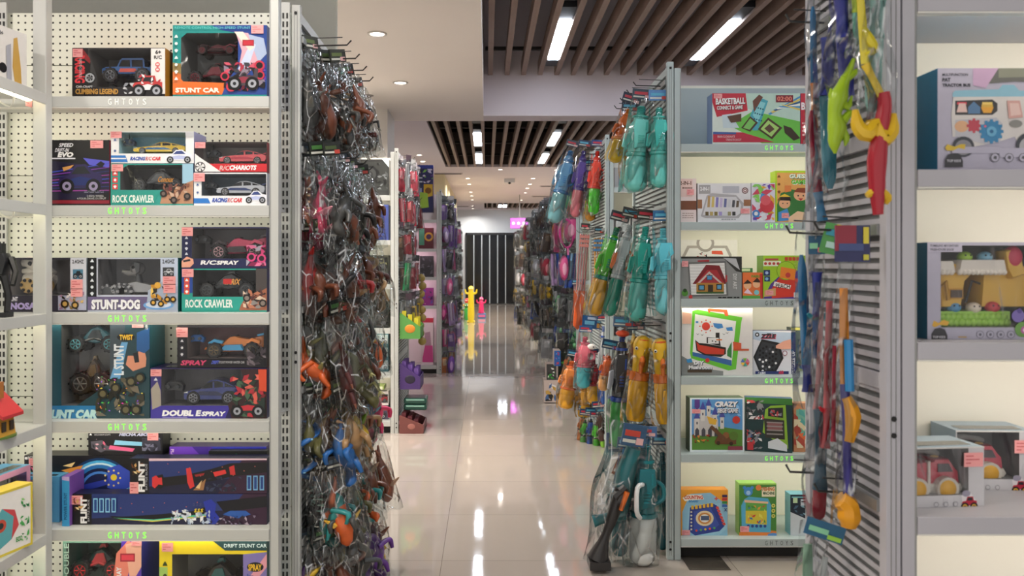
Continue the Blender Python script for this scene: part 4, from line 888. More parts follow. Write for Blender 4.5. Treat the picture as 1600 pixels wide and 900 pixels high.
c.poly([(1224, 196), (1236, 200), (1250, 216), (1240, 220), (1226, 208)], '3a2c1c').poly([(1136, 182), (1158, 178), (1158, 190), (1142, 192)], '5a3c28').rect(1212, 149, 1239, 160, '7c2030').text('02:00', 1214, 151, 1237, 158, 'f08a70')
c.text('BASKETBALL', 1118, 154, 1164, 164, 'f6f2ee', rot=-3, bold=.04, shade='501018').text('CONNECT & GAME', 1120, 166, 1160, 172, 'f6f2ee', rot=-3, bold=.03, shade='501018').text('BRAIN COORDINATE', 1121, 212, 1148, 215.5, 'f0d8d8', bold=0).text('STRENGTH SHOOT', 1134, 217, 1158, 220.5, 'f0d8d8', bold=0)
c.sticker(1115, 147, 1128, 154).done()
c = RB('second red basketball game box, cut off at right end of top shelf', 1251, 146, 1300, 5, .09, 'c4283c', side='7f93b8')
c.text('BASKET', 1252, 160, 1290, 172, 'f4eeee', bold=.04).lines(1253, 190, 1290, 214, 4, 'e8a0a0').done()
c = RB('white brown striped two-in-one instrument box, left end of second shelf', 1058, 279, 1088, 4, .1, 'ead8d4', side='c8b8b0')
c.rect(1058, 314, 1088, 328, '7a4a34').rect(1058, 280, 1082, 308, 'e8c8c0').text('2-IN-1', 1062, 283, 1080, 289, '6a4030', bold=.03).lines(1066, 292, 1082, 296, 1, '6a4030').lines(1066, 332, 1084, 342, 3, 'b8a098').sticker(1073, 296, 1084, 305).done()
c = RB('white two-in-one xylophone box on second right shelf', 1090, 286.5, 1211 if 0 else 1173, 4, .1, 'e6e4e6', side='b8b0b0')
c.rect(1090, 312, 1097, 326, '9a6a4a').rect(1162, 312, 1173, 322, '9a6a4a').rect(1092, 289, 1110, 303, 'a8a4a4').text('2-IN-1', 1094, 292, 1108, 298, 'f2f2f2', bold=.03).rect(1129, 291, 1155, 302, 'bcbcc4').ring(1164, 298, 5, '6a3a3a', 'f4efef', .7).ring(1164, 298, 2.8, '8a4a4a', 'f4efef', .5)
c.poly([(1095, 338), (1104, 306), (1112, 302), (1150, 305), (1162, 318), (1160, 332), (1154, 341), (1102, 341)], 'b4b0b2').poly([(1098, 336), (1106, 308), (1150, 308), (1158, 320), (1156, 334), (1150, 338)], 'dcdadc')
for i in range(8): x = 1106+i*6.4; c.poly([(x, 306+i*1.1), (x+4, 306.5+i*1.1), (x+3, 324), (x-1, 324)], ['b89868', 'd8c070', '8a80c0', 'c8b8d8', '6a70a0', 'd0d0d4', '54545a', '6a5a4a'][i])
for i in range(7): c.rect(1102+i*7, 331, 1107+i*7, 337, ['6a5a3a', 'b8a060', '8a7a4a', 'a89ad0', 'd8d8dc', '98926a', '3a3a3a'][i])
c.lines(1127, 341, 1150, 345, 1, 'a0a0a4').sticker(1157, 326, 1171, 334).done()
c = RB('purple and red gear toy box beside the xylophone box', 1174, 286, 1211, 4, .1, 'e4e0ec', side='c0b8c8')
c.shards(1175, 288, 1210, 345, ['6a4ab0', 'e8b040', '4a9ad0', 'f0f0f4', '8ad060', 'd04a60'], 40, 2, .3).circ(1198, 322, 11, 'd0404c').circ(1196, 313, 8, 'e0606a').circ(1181, 334, 6, '4a80c0').circ(1181, 334, 3, 'f0f0f0').circ(1194, 340, 4, 'e8e8ec').done()
c = RB('yellow-green guessing game box with cartoon children, second right shelf', 1211.5, 267, 1275, 4, .07, 'ecae5e', side='a8cc20')
c.rect(1211.5, 267, 1275, 270, 'b8d830').rect(1211.5, 267, 1214, 350, 'b8d830').poly([(1214, 320), (1220, 302), (1236, 296), (1262, 300), (1262, 330), (1214, 346)], '3a7a3a')
c.circ(1251, 305, 11, 'f0b488', 9).circ(1226, 318, 9, 'f0b488', 8).poly([(1216, 313), (1222, 306), (1234, 307), (1236, 314)], '2a1c18').poly([(1240, 300), (1246, 294), (1258, 294), (1262, 302)], '8a4028').poly([(1216, 308), (1226, 303), (1236, 308)], 'f0c83a').circ(1223, 318, 1, '101010').circ(1230, 318, 1, '101010').circ(1247, 306, 1.2, '101010').circ(1255, 306, 1.2, '101010').poly([(1247, 310), (1255, 310), (1251, 314)], 'c03030')
c.poly([(1216, 332), (1230, 326), (1236, 344), (1216, 346)], '4a90d0').poly([(1232, 340), (1246, 330), (1268, 334), (1270, 347), (1232, 347)], 'f0c8a0').text('GUESS', 1233, 272, 1262, 279, 'f4fbe8', bold=.05, shade='2a6a2a').text('GAME', 1236, 281, 1260, 288, '6ac83a', bold=.05, shade='f4fbe8').icons(1217, 276, 312, 4, '8a5020', 2.6).poly([(1226, 290), (1236, 290), (1236, 299), (1226, 301)], 'e88a4a').sticker(1221, 333, 1232, 341).done()
c = RB('plain white box lying behind the xylophone box', 1106, 279, 1160, 4, .08, 'ece6e2', sc=300); c.root.location.y += .0
c.poly([(1112, 281), (1154, 281), (1154, 284), (1112, 284)], 'e8c8c0').done()
# third shelf
c = RB('cream box printed with a handled drawing case behind the brick house box', 1058, 375, 1152, 3, .05, 'efece4', sc=305)
c.poly([(1066, 400), (1074, 384), (1136, 384), (1143, 398), (1143, 410), (1066, 410)], 'b0a8a0').poly([(1070, 402), (1077, 388), (1133, 388), (1139, 400), (1139, 410), (1070, 410)], 'f4f2ee').shards(1078, 394, 1110, 402, ['d04a4a', '2a2a2a'], 8, 2, .4).poly([(1112, 392), (1128, 392), (1130, 398), (1112, 397)], 'e0583a').ring(1102, 380, 14, 'a8a098', 'efece4', .7).done()
c = RB('black and grey brick-picture box with red roofed house, third shelf', 1064, 401, 1159, 3, .07, '8f8f8d', side='34342f')
c.rect(1064, 401, 1159, 404, '26241f').poly([(1128, 401), (1159, 401), (1159, 426), (1150, 424)], '2c2c2a').poly([(1130, 403), (1150, 404), (1156, 422)], 'b8b8ba').poly([(1074, 410), (1134, 408), (1138, 462), (1078, 464)], '6a6a68').poly([(1077, 413), (1132, 411), (1135, 460), (1080, 461)], 'e6e4e0')
for i in range(10): c.rect(1078, 414+i*4.7, 1133, 414.6+i*4.7, 'b8b6b0')
c.poly([(1082, 444), (1103, 414), (1124, 415), (1134, 439), (1134, 444)], '7a1c24').poly([(1088, 443), (1105, 422), (1120, 422), (1131, 442), (1131, 444)], 'a82c34').poly([(1090, 442), (1108, 424), (1128, 442)], 'c8b8b0').poly([(1094, 442), (1108, 428), (1124, 442)], 'a8303a').rect(1088, 442, 1131, 458, 'b4803a').rect(1104, 430, 1113, 438, '2a2a2a').rect(1105, 431, 1112, 437, '4a90c0').rect(1091, 445, 1101, 454, '1f1c1a').rect(1092.5, 446.5, 1099.5, 452.5, '5aa0c8').rect(1119, 444, 1128, 453, '1f1c1a').rect(1120.5, 445.5, 1126.5, 451.5, '5aa0c8').rect(1106, 445, 1114, 458, '3a2a20').rect(1088, 456, 1131, 459, '3a5a2a')
c.poly([(1090, 407), (1108, 406), (1108, 409), (1090, 409)], 'a82c34').circ(1070, 458, 5, '5a9a3a').circ(1070, 454, 3, '2c4a20').circ(1079, 464, 3, 'c83a3a').text('DIY ART', 1145, 428, 1151, 452, 'd8d8d6', rot=-90, bold=.02).lines(1122, 463, 1156, 467, 1, '1e1e1c').rect(1133, 430, 1136, 441, 'b04040').sticker(1065, 408, 1075, 417).done()
c = RB('small orange card box with cartoon children on third right shelf', 1160.5, 426, 1191.5, 3, .06, 'e8763c', side='b8402c')
c.rect(1160.5, 462, 1190, 469, '5aa048').circ(1168, 446, 6, 'f0b88a').circ(1182, 444, 6, 'f0b88a').poly([(1161, 444), (1168, 437), (1175, 443)], '3a241c').poly([(1176, 441), (1183, 434), (1190, 442)], '3a241c').poly([(1162, 458), (1168, 451), (1176, 460)], 'f0d0e0').circ(1182, 457, 4, '7ac0c8').text('PAIRS', 1174, 430, 1188, 434, '6a9a3a', bold=.04).poly([(1187, 428), (1191.5, 428), (1191.5, 469), (1188, 469)], 'c8342c').done()
c = RB('tiny green box edge behind the orange card box', 1156, 419, 1176, 3, .05, '3c7a48', sc=312).poly([(1158, 420), (1172, 420), (1172, 424), (1158, 424)], 'c8d8b0'); c.done()
c = RB('lime green spelling machine box with red printer, third right shelf', 1192.5, 399.5, 1262, 3, .09, 'a4cc2c', side='6a9a20')
c.poly([(1187.5, 469), (1204, 444), (1230, 420), (1262, 426), (1262, 469)], '54388c').poly([(1205, 452), (1220, 430), (1248, 436), (1240, 464), (1206, 466)], 'd83c2c').poly([(1220, 417), (1244, 421), (1241, 438), (1218, 434)], 'ec8430').circ(1231, 430, 4, 'c83a3c').poly([(1210, 440), (1236, 446), (1234, 452), (1208, 447)], 'f2ece4').text('PEACH', 1212, 443, 1234, 450, '3a3030', rot=6, bold=.02).poly([(1194, 454), (1212, 450), (1212, 462), (1194, 464)], 'd8a870')
c.rect(1193, 422, 1203, 431, '20306a').circ(1198, 426.5, 2.6, 'b0c8e8', n=8).rect(1194, 432, 1203, 440, '20306a').circ(1198, 436, 2.6, '80b8d8', n=8).rect(1195, 404, 1216, 407, 'c05050').poly([(1192, 408), (1220, 408), (1220, 416), (1192, 416)], 'e8ecd0')
for i in range(4): c.circ(1196+i*6.5, 412, 2.4, 'c0483c', n=8)
for i in range(4): c.rect(1226+i*6, 402, 1231+i*6, 407.5, 'c8442c')
c.ring(1228, 423, 15, '7aa020', 'a4cc2c', .93).poly([(1220, 417), (1244, 421), (1241, 438), (1218, 434)], 'ec8430').circ(1231, 430, 4, 'c83a3c').rect(1240, 457, 1248, 465, 'e8e8e8').sticker(1196, 454, 1208, 461).done()
# fourth shelf
c = RB('large white mushroom nail craft box with green case and pixel ship, fourth shelf', 1065, 482, 1176, 2, .07, 'e9e5df', side='b8b8b4')
c.poly([(1065, 556), (1100, 576), (1130, 580), (1130, 588), (1065, 588)], '8a8c8a').poly([(1082, 486), (1090, 484), (1160, 496), (1158, 504), (1150, 577), (1138, 579), (1080, 560), (1078, 552)], '6cc83a').poly([(1086, 491), (1150, 502), (1143, 570), (1082, 554)], 'f4f4f0').poly([(1082, 550), (1143, 563), (1143, 572), (1082, 556)], '3a6aa8')
c.poly([(1105, 483), (1108, 480), (1136, 484), (1138, 494), (1133, 494), (1131, 488), (1110, 486), (1108, 490)], 'e0603a').circ(1103, 510, 6.5, 'e0483a', n=12)
for i in range(8): c.rect(1103+9.5*math.cos(i*.785)-1, 510+9.5*math.sin(i*.785)-1, 1103+9.5*math.cos(i*.785)+1, 510+9.5*math.sin(i*.785)+1, 'e86a4a')
c.poly([(1114, 505), (1128, 506), (1130, 512), (1122, 514), (1116, 511)], '4a8fd0').poly([(1134, 512), (1144, 511), (1145, 517), (1136, 517)], '4a8fd0').rect(1087, 502, 1091, 505, '4a8fd0')
c.poly([(1086, 531), (1092, 536), (1104, 537), (1134, 543), (1134, 553), (1126, 558), (1100, 555), (1088, 548)], '2a2420').poly([(1088, 534), (1093, 539), (1132, 546), (1131, 554), (1102, 553), (1090, 547)], 'd0402c').poly([(1104, 536), (1104, 527), (1124, 528), (1126, 541)], '2a2420').rect(1106, 528, 1123, 537, 'ecebe6').rect(1118, 520, 1124, 528, '2a2420').rect(1112, 532, 1114, 534, '2a2420').rect(1117, 533, 1119, 535, '2a2420').rect(1119, 530, 1128, 532, 'e8803a').poly([(1136, 548), (1143, 534), (1143, 560), (1136, 556)], '3a8a48')
for x, y in ((1090, 522), (1097, 523), (1131, 522), (1136, 520)): c.poly([(x-3, y-1.4), (x, y+.6), (x+3, y-1.4), (x, y+1.6)], '2a2420')
c.poly([(1145, 534), (1158, 536), (1158, 548), (1146, 546)], 'e0603a').rect(1146, 545, 1176 if 0 else 1170, 548, 'd05a3a').poly([(1066, 488), (1080, 490), (1080, 506), (1066, 506)], 'ecb8a0').text('DIY', 1084, 564, 1100, 570, 'f4f4f4', bold=.06, shade='1c2c3c').text('Mushroom', 1076, 571, 1112, 577, 'f4f4f4', bold=.05, shade='1c2c3c').poly([(1072, 562), (1080, 560), (1082, 566), (1074, 567)], '3a90c8').circ(1105, 563, 3.4, 'd0383c').rect(1074, 578, 1112, 582, '4a3a2a')
for i in range(6): a_ = i*1.047; c.poly([(1164, 566), (1164+7*math.cos(a_), 566+7*math.sin(a_)), (1164+7*math.cos(a_+.9), 566+7*math.sin(a_+.9))], ['e05a4a', '4ab0a0', 'e8c040', '5a80c8', '8ac050', 'd070a0'][i])
c.done()
c = RB('black hexagon peg puzzle box with pointing hand, right of the craft box', 1176.5, 517, 1243, 2, .06, 'e8e6ec', side='22306a', sc=322)
c.poly([(1176.5, 517), (1236, 520), (1236, 545), (1176.5, 530)], 'b8c8dc').rect(1236, 519, 1243, 588, '22306a').text('PUZZLE UP', 1237, 548, 1242, 584, 'f0f0f4', rot=90, bold=.02).text('TRI', 1198, 521, 1208, 526, '20242c', bold=.05).text('ZZLE', 1188, 522, 1211, 529, '20242c', .2, bold=.06, shade='d04a60').ring(1183, 523, 3.4, '20242c', 'e8e6ec', .5)
c.poly([(1177, 558), (1190, 530), (1218, 536), (1224, 560), (1212, 582), (1186, 580)], '1a1c20').poly([(1180, 558), (1191, 534), (1215, 539), (1220, 560), (1210, 578), (1188, 576)], '34363c')
r_ = random.Random(4)
for i in range(7):
    for j in range(6):
        x, y = 1187+i*5-(j-2.5)*.2, 541+j*7+i*.5+(3 if i % 2 else 0)
        if abs(x-1200) < 17-abs(y-558)*.35: c.circ(x, y, 1.9, r_.choice(['f0f0f0', '101114', '101114', '101114', '5a5c64']), n=8)
c.poly([(1212, 540), (1224, 533), (1236, 530), (1236, 545), (1222, 546), (1212, 544)], 'e8a890').ring(1226, 552, 4, '8a2a4a', 'e8e6ec', .75).rect(1180, 580, 1232, 587, '22306a').text('GAME', 1184, 581, 1196, 586, 'f0f0f4').text('48', 1216, 579, 1224, 586, 'c02c4c', bold=.04).done()
c = RB('dark green puzzle box half hidden behind the purple swords, fourth shelf', 1236, 512, 1290, 2, .06, '4a5a58', sc=312)
c.rect(1236, 512, 1262, 516, 'd8d060').shards(1240, 530, 1280, 580, ['2a3c48', '8a9a6a', 'a8b8b8', '2a5a88'], 20, 2).done()
# fifth shelf
c = RB('blue knight castle catapult board game box on fifth right shelf', 1078, 622, 1163, 1, .08, 'e4ecf0', side='3c5038')
c.rect(1081, 624, 1160, 700, '5a98d0').poly([(1081, 680), (1120, 666), (1160, 672), (1160, 703), (1081, 703)], '5a8a34').shards(1084, 628, 1158, 650, ['8cc0e8', 'b8dcf0', '4a88c8'], 16, 2, .5)
c.poly([(1084, 680), (1084, 655), (1094, 650), (1094, 640), (1102, 640), (1102, 650), (1116, 648), (1122, 656), (1122, 682)], 'c8c4c0')
for x, y in ((1089, 654), (1098, 640), (1107, 634), (1117, 648), (1128, 652)): c.poly([(x-5, y), (x, y-13), (x+5, y)], '4a50a0').rect(x-3, y, x+3, y+18, 'd8d4cc').rect(x-1, y+5, x+1, y+9, '3a3a4a')
for i in range(4): c.poly([(1086+i*10, 682), (1086+i*10, 672), (1089+i*10, 668), (1092+i*10, 672), (1092+i*10, 682)], '4a4a52')
c.poly([(1104, 650), (1120, 656), (1118, 664), (1108, 662)], 'e0b040').shards(1082, 676, 1110, 692, ['d0803a', 'a83a28', 'e0c040', '5a3a24'], 16, 5, .3)
c.poly([(1116, 690), (1122, 680), (1150, 684), (1150, 694), (1118, 694)], '6a4428').circ(1146, 681, 7, '5a7a30').circ(1134, 680, 5, '8a5a34').poly([(1108, 668), (1112, 664), (1134, 684), (1130, 688)], '6a4830').circ(1122, 692, 3, '3a2818').circ(1142, 693, 3, '3a2818').circ(1150, 656, 6, 'c83a30')
c.text('CRAZY', 1116, 627, 1152, 636, 'f2f2f4', .1, bold=.07, shade='101418').text('SIEGE GAME', 1120, 638, 1152, 645, 'e8e8ec', .1, bold=.05, shade='101418').poly([(1085, 624), (1093, 624), (1093, 636), (1089, 640), (1085, 636)], '5a3a88').rect(1137, 700 if 0 else 697, 1160, 703, '8a3a4a').sticker(1081, 639, 1094, 646).done()
c = RB('green and black racing track game box angled on fifth right shelf', 1166, 622, 1236, 1, .05, '1c3a3c', side='24486a', rot=-.22)
c.poly([(1166, 622), (1236, 622), (1236, 632), (1166, 630)], '3c7a34').poly([(1196, 640), (1204, 634), (1226, 632), (1230, 700), (1212, 690), (1192, 676)], '8cb83a').poly([(1194, 654), (1224, 656), (1225, 686), (1196, 684)], '34302c').rect(1199, 660, 1221, 672, '8a5a5a')
for i in range(4): c.rect(1198, 659+i*6, 1222, 661+i*6, '9a9490')
c.shards(1168, 626, 1194, 656, ['8a8c90', 'c8484c', '2a2a30', 'e8e4e4', '5a5c60'], 30, 3, .3).shards(1168, 672, 1192, 702, ['8a8c90', 'c8484c', '2a2a30', 'e8e4e4', '3a60a0'], 30, 4, .3).poly([(1200, 638), (1222, 636), (1222, 652), (1200, 650)], '24242a').shards(1202, 640, 1220, 650, ['c0484c', '8a8a90', 'e0e0e0'], 9, 5, .5).poly([(1200, 690), (1214, 684), (1228, 694), (1228, 704), (1200, 700)], 'd8dce0').rect(1169, 692, 1178, 704, 'c83a40').done()
c = RB('orange and mint board game box half hidden at right end of fifth shelf', 1240, 630, 1290, 1, .05, 'c88a60')
c.rect(1244, 640, 1270, 690, '7ab8a0').shards(1240, 632, 1280, 700, ['e07040', '58a8a0', 'b04a3a', 'e8d8b0'], 24, 6).done()
# bottom shelf
c = RB('orange counting board game box standing on bottom right shelf', 1064, 765.5, 1137.5, 0, .06, 'eaa032', side='c88020')
c.poly([(1066, 800), (1078, 772), (1110, 770), (1137, 790), (1137, 839), (1066, 839)], '8fc0d8').poly([(1072, 840), (1076, 792), (1126, 786), (1136, 826), (1122, 838)], 'eaa032' if 0 else '9ac8dc').poly([(1076, 830), (1078, 793), (1112, 786), (1120, 790), (1132, 822), (1124, 830), (1086, 837)], '2c3f8c').poly([(1084, 828), (1084, 799), (1110, 793), (1124, 820), (1118, 825), (1090, 830)], '3f56a8').circ(1101, 810, 14, 'e8d8b0', 12).circ(1101, 810, 10.5, 'd08a40', 9).circ(1101, 810, 7.5, 'f0f0e4', 6.4).rect(1095, 806, 1108, 813, '4a5a78')
for i in range(6): c.rect(1080+i*6, 790-i*.8, 1084+i*6, 796-i*.8, 'e8b83a')
for i in range(6): c.poly([(1118+i*2, 792+i*5), (1122+i*2, 791+i*5), (1124+i*2, 795+i*5), (1120+i*2, 796+i*5)], 'd84a3c')
for i in range(5): c.circ(1088+i*7, 829-i*1.0, 1.8, ['e8503c', '5ab050', 'e8c83a', 'e8503c', '5ab050'][i], n=8)
for i in range(6): c.circ(1080, 800+i*5.4, 1.5, 'e8e0c0', n=8)
c.poly([(1066, 778), (1074, 773), (1096, 773), (1100, 780), (1070, 783)], 'f4f0e0').text('COUNTING', 1069, 774, 1098, 780, 'd04a30', bold=.05).text('BOARD', 1076, 781, 1091, 785, '3a8ac0', bold=.04)
for i in range(4): c.rect(1128, 773+i*5, 1136, 777+i*5, ['3a2c5a', 'c83a3a', '3a8a4a', '3a6ab0'][i])
c.text('+', 1116, 776, 1122, 782, 'e0503c').text('x', 1131, 794, 1136, 799, '3a3a6a').sticker(1065, 828, 1078, 836).done()
c = RB('green fishing game box with blue tablet toy, bottom right shelf', 1155, 755.5, 1213, 0, .06, '4a8a3c', side='8ab85a')
c.rect(1155, 755.5, 1213, 758, '9ac860').poly([(1155, 832), (1180, 826), (1213, 830), (1213, 840), (1155, 840)], 'e8843a').poly([(1159, 831), (1158, 790), (1163, 780), (1170, 776), (1200, 779), (1205, 790), (1204, 832)], '5ab0d0').poly([(1165, 818), (1165, 790), (1198, 792), (1198, 820)], 'd8c840').poly([(1165, 798), (1165, 784), (1198, 786), (1198, 798)], '6ab050').shards(1168, 790, 1196, 818, ['d04a3a', '4a9a40', 'e8e060', '3a7ab0', 'e8a040'], 20, 3, .2).poly([(1163, 781), (1200, 784), (1200, 787), (1163, 785)], 'f0c8a0')
for i in range(5): c.circ(1169+i*6.5, 822, 2.4, '2a4a90', n=10)
c.circ(1169, 768, 7, '4a90d0').circ(1163, 762, 2.6, '4a90d0').circ(1175, 762, 2.6, '4a90d0').circ(1169, 770, 3.4, 'a8d0f0').circ(1185, 762, 4.5, 'e8884a').poly([(1190, 762), (1211, 760), (1211, 776), (1190, 776)], 'f0e8c8').text('FISHING', 1191, 761, 1210, 767, 'c8742c', bold=.05).text('MACHINE', 1192, 768, 1210, 773, '2a5a30', bold=.04)
for i in range(3): c.circ(1208, 790+i*8, 3, 'e8e070', n=12).circ(1208, 790+i*8, 1.6, '8a9a30', n=8)
c.circ(1208, 840-4, 9, '5a90d0', 3.5).sticker(1156, 822, 1170, 831).done()
c = RB('dark and white boxed toy beside the nearest rack, bottom right shelf', 1235, 773, 1290, 0, .07, '1f2a38', side='6aa8b8')
c.rect(1237, 776, 1280, 778, '7ac0c8').rect(1239, 778, 1246, 786, 'c8e0b0').rect(1251, 780, 1264, 790, 'c8d0d8').rect(1252, 783, 1263, 785, '2a2a30').poly([(1235, 800), (1262, 812), (1262, 840), (1235, 840)], 'd0d8dc').shards(1238, 790, 1262, 806, ['4a6a80', '8ab0c0'], 6, 3).done()

# ---------------------------------------------------------------- nearest right unit: baby toys
SN = 712
GRN = 'boxed baby toys on the nearest right shelves'
def NB(label, a, b, c, lev, depth, col, **k):
    z = LEV[lev]; return Carton(label, a, b, c, CY+(EYE-z)*SN, SN, depth, col, z=z, group=GRN, **k)
c = NB('grey box with white camper van activity toy on upper near right shelf', 1465, 107, 1640, 4, .16, 'b9b6c8', win=None, side='2f86b0')
c.poly([(1522, 107), (1640, 107), (1640, 130), (1585, 128), (1530, 132)], '6a6a66').poly([(1520, 107), (1560, 107), (1540, 138), (1520, 134)], 'c8a8c8').poly([(1560, 107), (1600, 107), (1640, 120), (1560, 122)], '8a8c7c')
c.text('MULTIFUNCTION', 1472, 115, 1512, 119, '2a2c38', bold=.02).text('PAT', 1472, 122, 1485, 128, '2a2c38', bold=.05).text('TRACTOR BUS', 1472, 131, 1516, 136, '2a2c38', bold=.05)
van = [(1488, 146), (1492, 142), (1560, 140), (1566, 133), (1584, 133), (1592, 142), (1640, 143), (1640, 151), (1488, 152)]
c.poly([(1489, 152), (1640, 150), (1640, 230), (1592, 230), (1585, 214), (1560, 222), (1520, 230), (1512, 216), (1488, 214), (1486, 180)], 'ddd9d6')
c.poly(van, '8fc0d4').poly([(1492, 158), (1550, 156), (1558, 162), (1558, 174), (1550, 180), (1492, 180)], '3a3a3c').rect(1495, 160, 1510, 164, 'e04858').poly([(1494, 176), (1498, 162), (1508, 162), (1511, 176)], 'e8c8c0').poly([(1512, 178), (1512, 168), (1521, 159), (1531, 168), (1531, 178)], '5a80a8').circ(1542, 166, 9, 'e0b44c', 6).poly([(1532, 168), (1552, 168), (1548, 177), (1536, 177)], 'e8a83c').rect(1534, 160, 1550, 164, 'f0d070')
c.poly([(1492, 188), (1556, 184), (1566, 194), (1562, 222), (1540, 226), (1492, 214)], 'c4c4cc').circ(1502, 198, 11, 'e0b088', 9).circ(1521, 197, 9, 'c04858')
for i in range(8): c.rect(1521+9.5*math.cos(i*.785)-2, 197+9.5*math.sin(i*.785)-2, 1521+9.5*math.cos(i*.785)+2, 197+9.5*math.sin(i*.785)+2, 'c04858')
c.circ(1548, 206, 16, '3a88b8')
for i in range(12): c.rect(1548+16.5*math.cos(i*.5236)-2.4, 206+16.5*math.sin(i*.5236)-2.4, 1548+16.5*math.cos(i*.5236)+2.4, 206+16.5*math.sin(i*.5236)+2.4, '3a88b8')
c.circ(1548, 206, 8, '6ab0d4').circ(1548, 206, 3, '2a6a98').circ(1538, 198, 2, 'e07090').poly([(1572, 158), (1592, 158), (1597, 184), (1575, 186)], 'd8a8a0').poly([(1576, 162), (1590, 162), (1594, 180), (1578, 182)], 'e8c8c0').circ(1586, 194, 10, '8a8a86', 6).circ(1504, 230, 17, '3c4048', 16).circ(1504, 231, 13, '8a8a90', 12).circ(1606, 228, 20, '3c4048').circ(1606, 230, 15, 'b0b0b4')
c.rect(1486, 230, 1560, 240, 'b9b6c8').rect(1560, 232, 1640, 246, 'b9b6c8')
c.poly([(1475, 232), (1479, 226), (1490, 230), (1500, 226), (1507, 226), (1506, 234), (1496, 232), (1488, 236), (1478, 236)], 'd8b83c').poly([(1475, 262), (1475, 250), (1480, 242), (1490, 240), (1499, 243), (1503, 252), (1503, 262)], '34343a').text('TOP KIDS', 1478, 250, 1500, 254, 'c8c8d0', bold=.04)
for x in (1553, 1575, 1597): c.ring(x, 247, 7, '55555c', 'b9b6c8', .86).poly([(x-3, 248), (x-1, 244), (x+3, 245), (x+2, 250)], '55555c')
c.done()
c = NB('grey box of yellow and white egg-sorting garden toy, middle near right shelf', 1449, 379, 1640, 3, .16, 'b0aec0', win=(1470, 384, 1636, 512), lining='3a3c38', side='2a6a88', backcol='4a4c46')
m = MB(); pt = lambda px, py, y=.07: (c.lx(px), y, c.lz(py))
Yel = mat('dcae3e', .35); Wh = mat('e9e2d8', .35); Gr = mat('9acc4a', .35)
m.prism([(c.lx(a), c.lz(b)) for a, b in ((1472, 482), (1472, 420), (1480, 412), (1530, 412), (1536, 424), (1520, 440), (1514, 482))], .03, .11, Yel, .04)
m.prism([(c.lx(a), c.lz(b)) for a, b in ((1550, 482), (1554, 430), (1576, 416), (1640, 416), (1640, 482))], .04, .12, Yel, .04)
m.prism([(c.lx(a), c.lz(b)) for a, b in ((1580, 392), (1592, 388), (1606, 400), (1612, 430), (1592, 436), (1584, 420))], .02, .06, Yel, .1)
m.build('toy_tree_house', c.root, True)
m = MB()
for a0, a1, t0, b0 in ((1470, 1500, 408, 430), (1504, 1582, 406, 430)):
    m.prism([(c.lx(a), c.lz(b)) for a, b in ((a0, b0-4), (a0+4, t0), (a1-4, t0), (a1, b0-4))], .015, .1, Wh, .05)
    x = a0+3
    while x < a1: m.ball(pt(x, b0-4, .018), .0065, Wh, 8); x += 7
m.build('toy_cloud_awning', c.root, True)
m = MB()
for x in range(1474, 1590, 9): m.ball(pt(x, 497, .028), .0085, Gr, 8, (1, .6, 1)); m.ball(pt(x+4, 506, .026), .0085, Gr, 8, (1, .6, 1))
m.box(*pt(1472, 512, .03), *pt(1592, 488, .12), Gr); m.build('toy_grass_base', c.root, True)
for (px, py, col, nm) in ((1524, 402, 'a8d048', 'green'), (1556, 402, '8ac0dc', 'blue'), (1506, 482, '5a9ac8', 'blue'), (1538, 483, 'e0d4c4', 'white'), (1568, 482, 'c8404c', 'red')):
    m = MB(); m.ball(pt(px, py, .04), .016, col, 14, (1, 1, .82)); m.ball(pt(px-4, py-3, .026), .0022, '15151a', 6); m.ball(pt(px+4, py-3, .026), .0022, '15151a', 6); o = m.build('toy_egg', c.root, True); o['label'] = nm+' toy egg with dot eyes'
m = MB(); m.ball(pt(1596, 402, .03), .026, 'c83c58', 14, (.8, .6, 1)); m.build('toy_parrot', c.root, True)
m = MB(); m.box(*pt(1496, 466, .024), *pt(1514, 454, .03), mat('4a3a30')); m.box(*pt(1494, 468, .026), *pt(1516, 452, .031), mat('c8902c')); m.build('toy_window', c.root)
m = MB(); m.tube([pt(1530, 475, .05), pt(1540, 440, .05), pt(1570, 450, .05), pt(1580, 475, .05)], .003, '2a2a2c', 6); m.tube([pt(1478, 480, .02), pt(1476, 450, .02), pt(1486, 440, .02), pt(1490, 470, .02)], .004, 'b88a2c', 6); m.build('toy_rail', c.root, True)
c.poly([(1449, 379), (1503, 379), (1503, 394), (1449, 394)], 'b8b4c6').text('TUMBLING MOUNTAIN', 1453, 382.5, 1497, 386, '2a2c38', bold=.02).text('TREEHOUSE EGGS', 1453, 388.5, 1490, 392, '2a2c38', bold=.02)
c.poly([(1456, 509), (1459, 501), (1466, 505), (1474, 500), (1483, 503), (1480, 509), (1468, 508), (1460, 512)], 'd8a83c').poly([(1455, 536), (1455, 522), (1460, 514), (1468, 512), (1476, 515), (1480, 524), (1480, 536)], '34343a').text('TOP KIDS', 1457, 525, 1477, 529, 'c8c8d0', bold=.04).rect(1497, 526, 1510, 528, 'b89858')
for x in (1531, 1547, 1563, 1579): c.ring(x, 523, 6, '6a6a78', 'b0aec0', .86).circ(x, 523, 2.2, '6a6a78')
c.circ(1597, 515, 12, '6a9a4a').circ(1590, 494, 10, '7a6ab0').circ(1592, 486, 4, '5a4a90').ring(1600, 516, 6, 'b05a9a', 'e0d0e0', .5)
c.done()
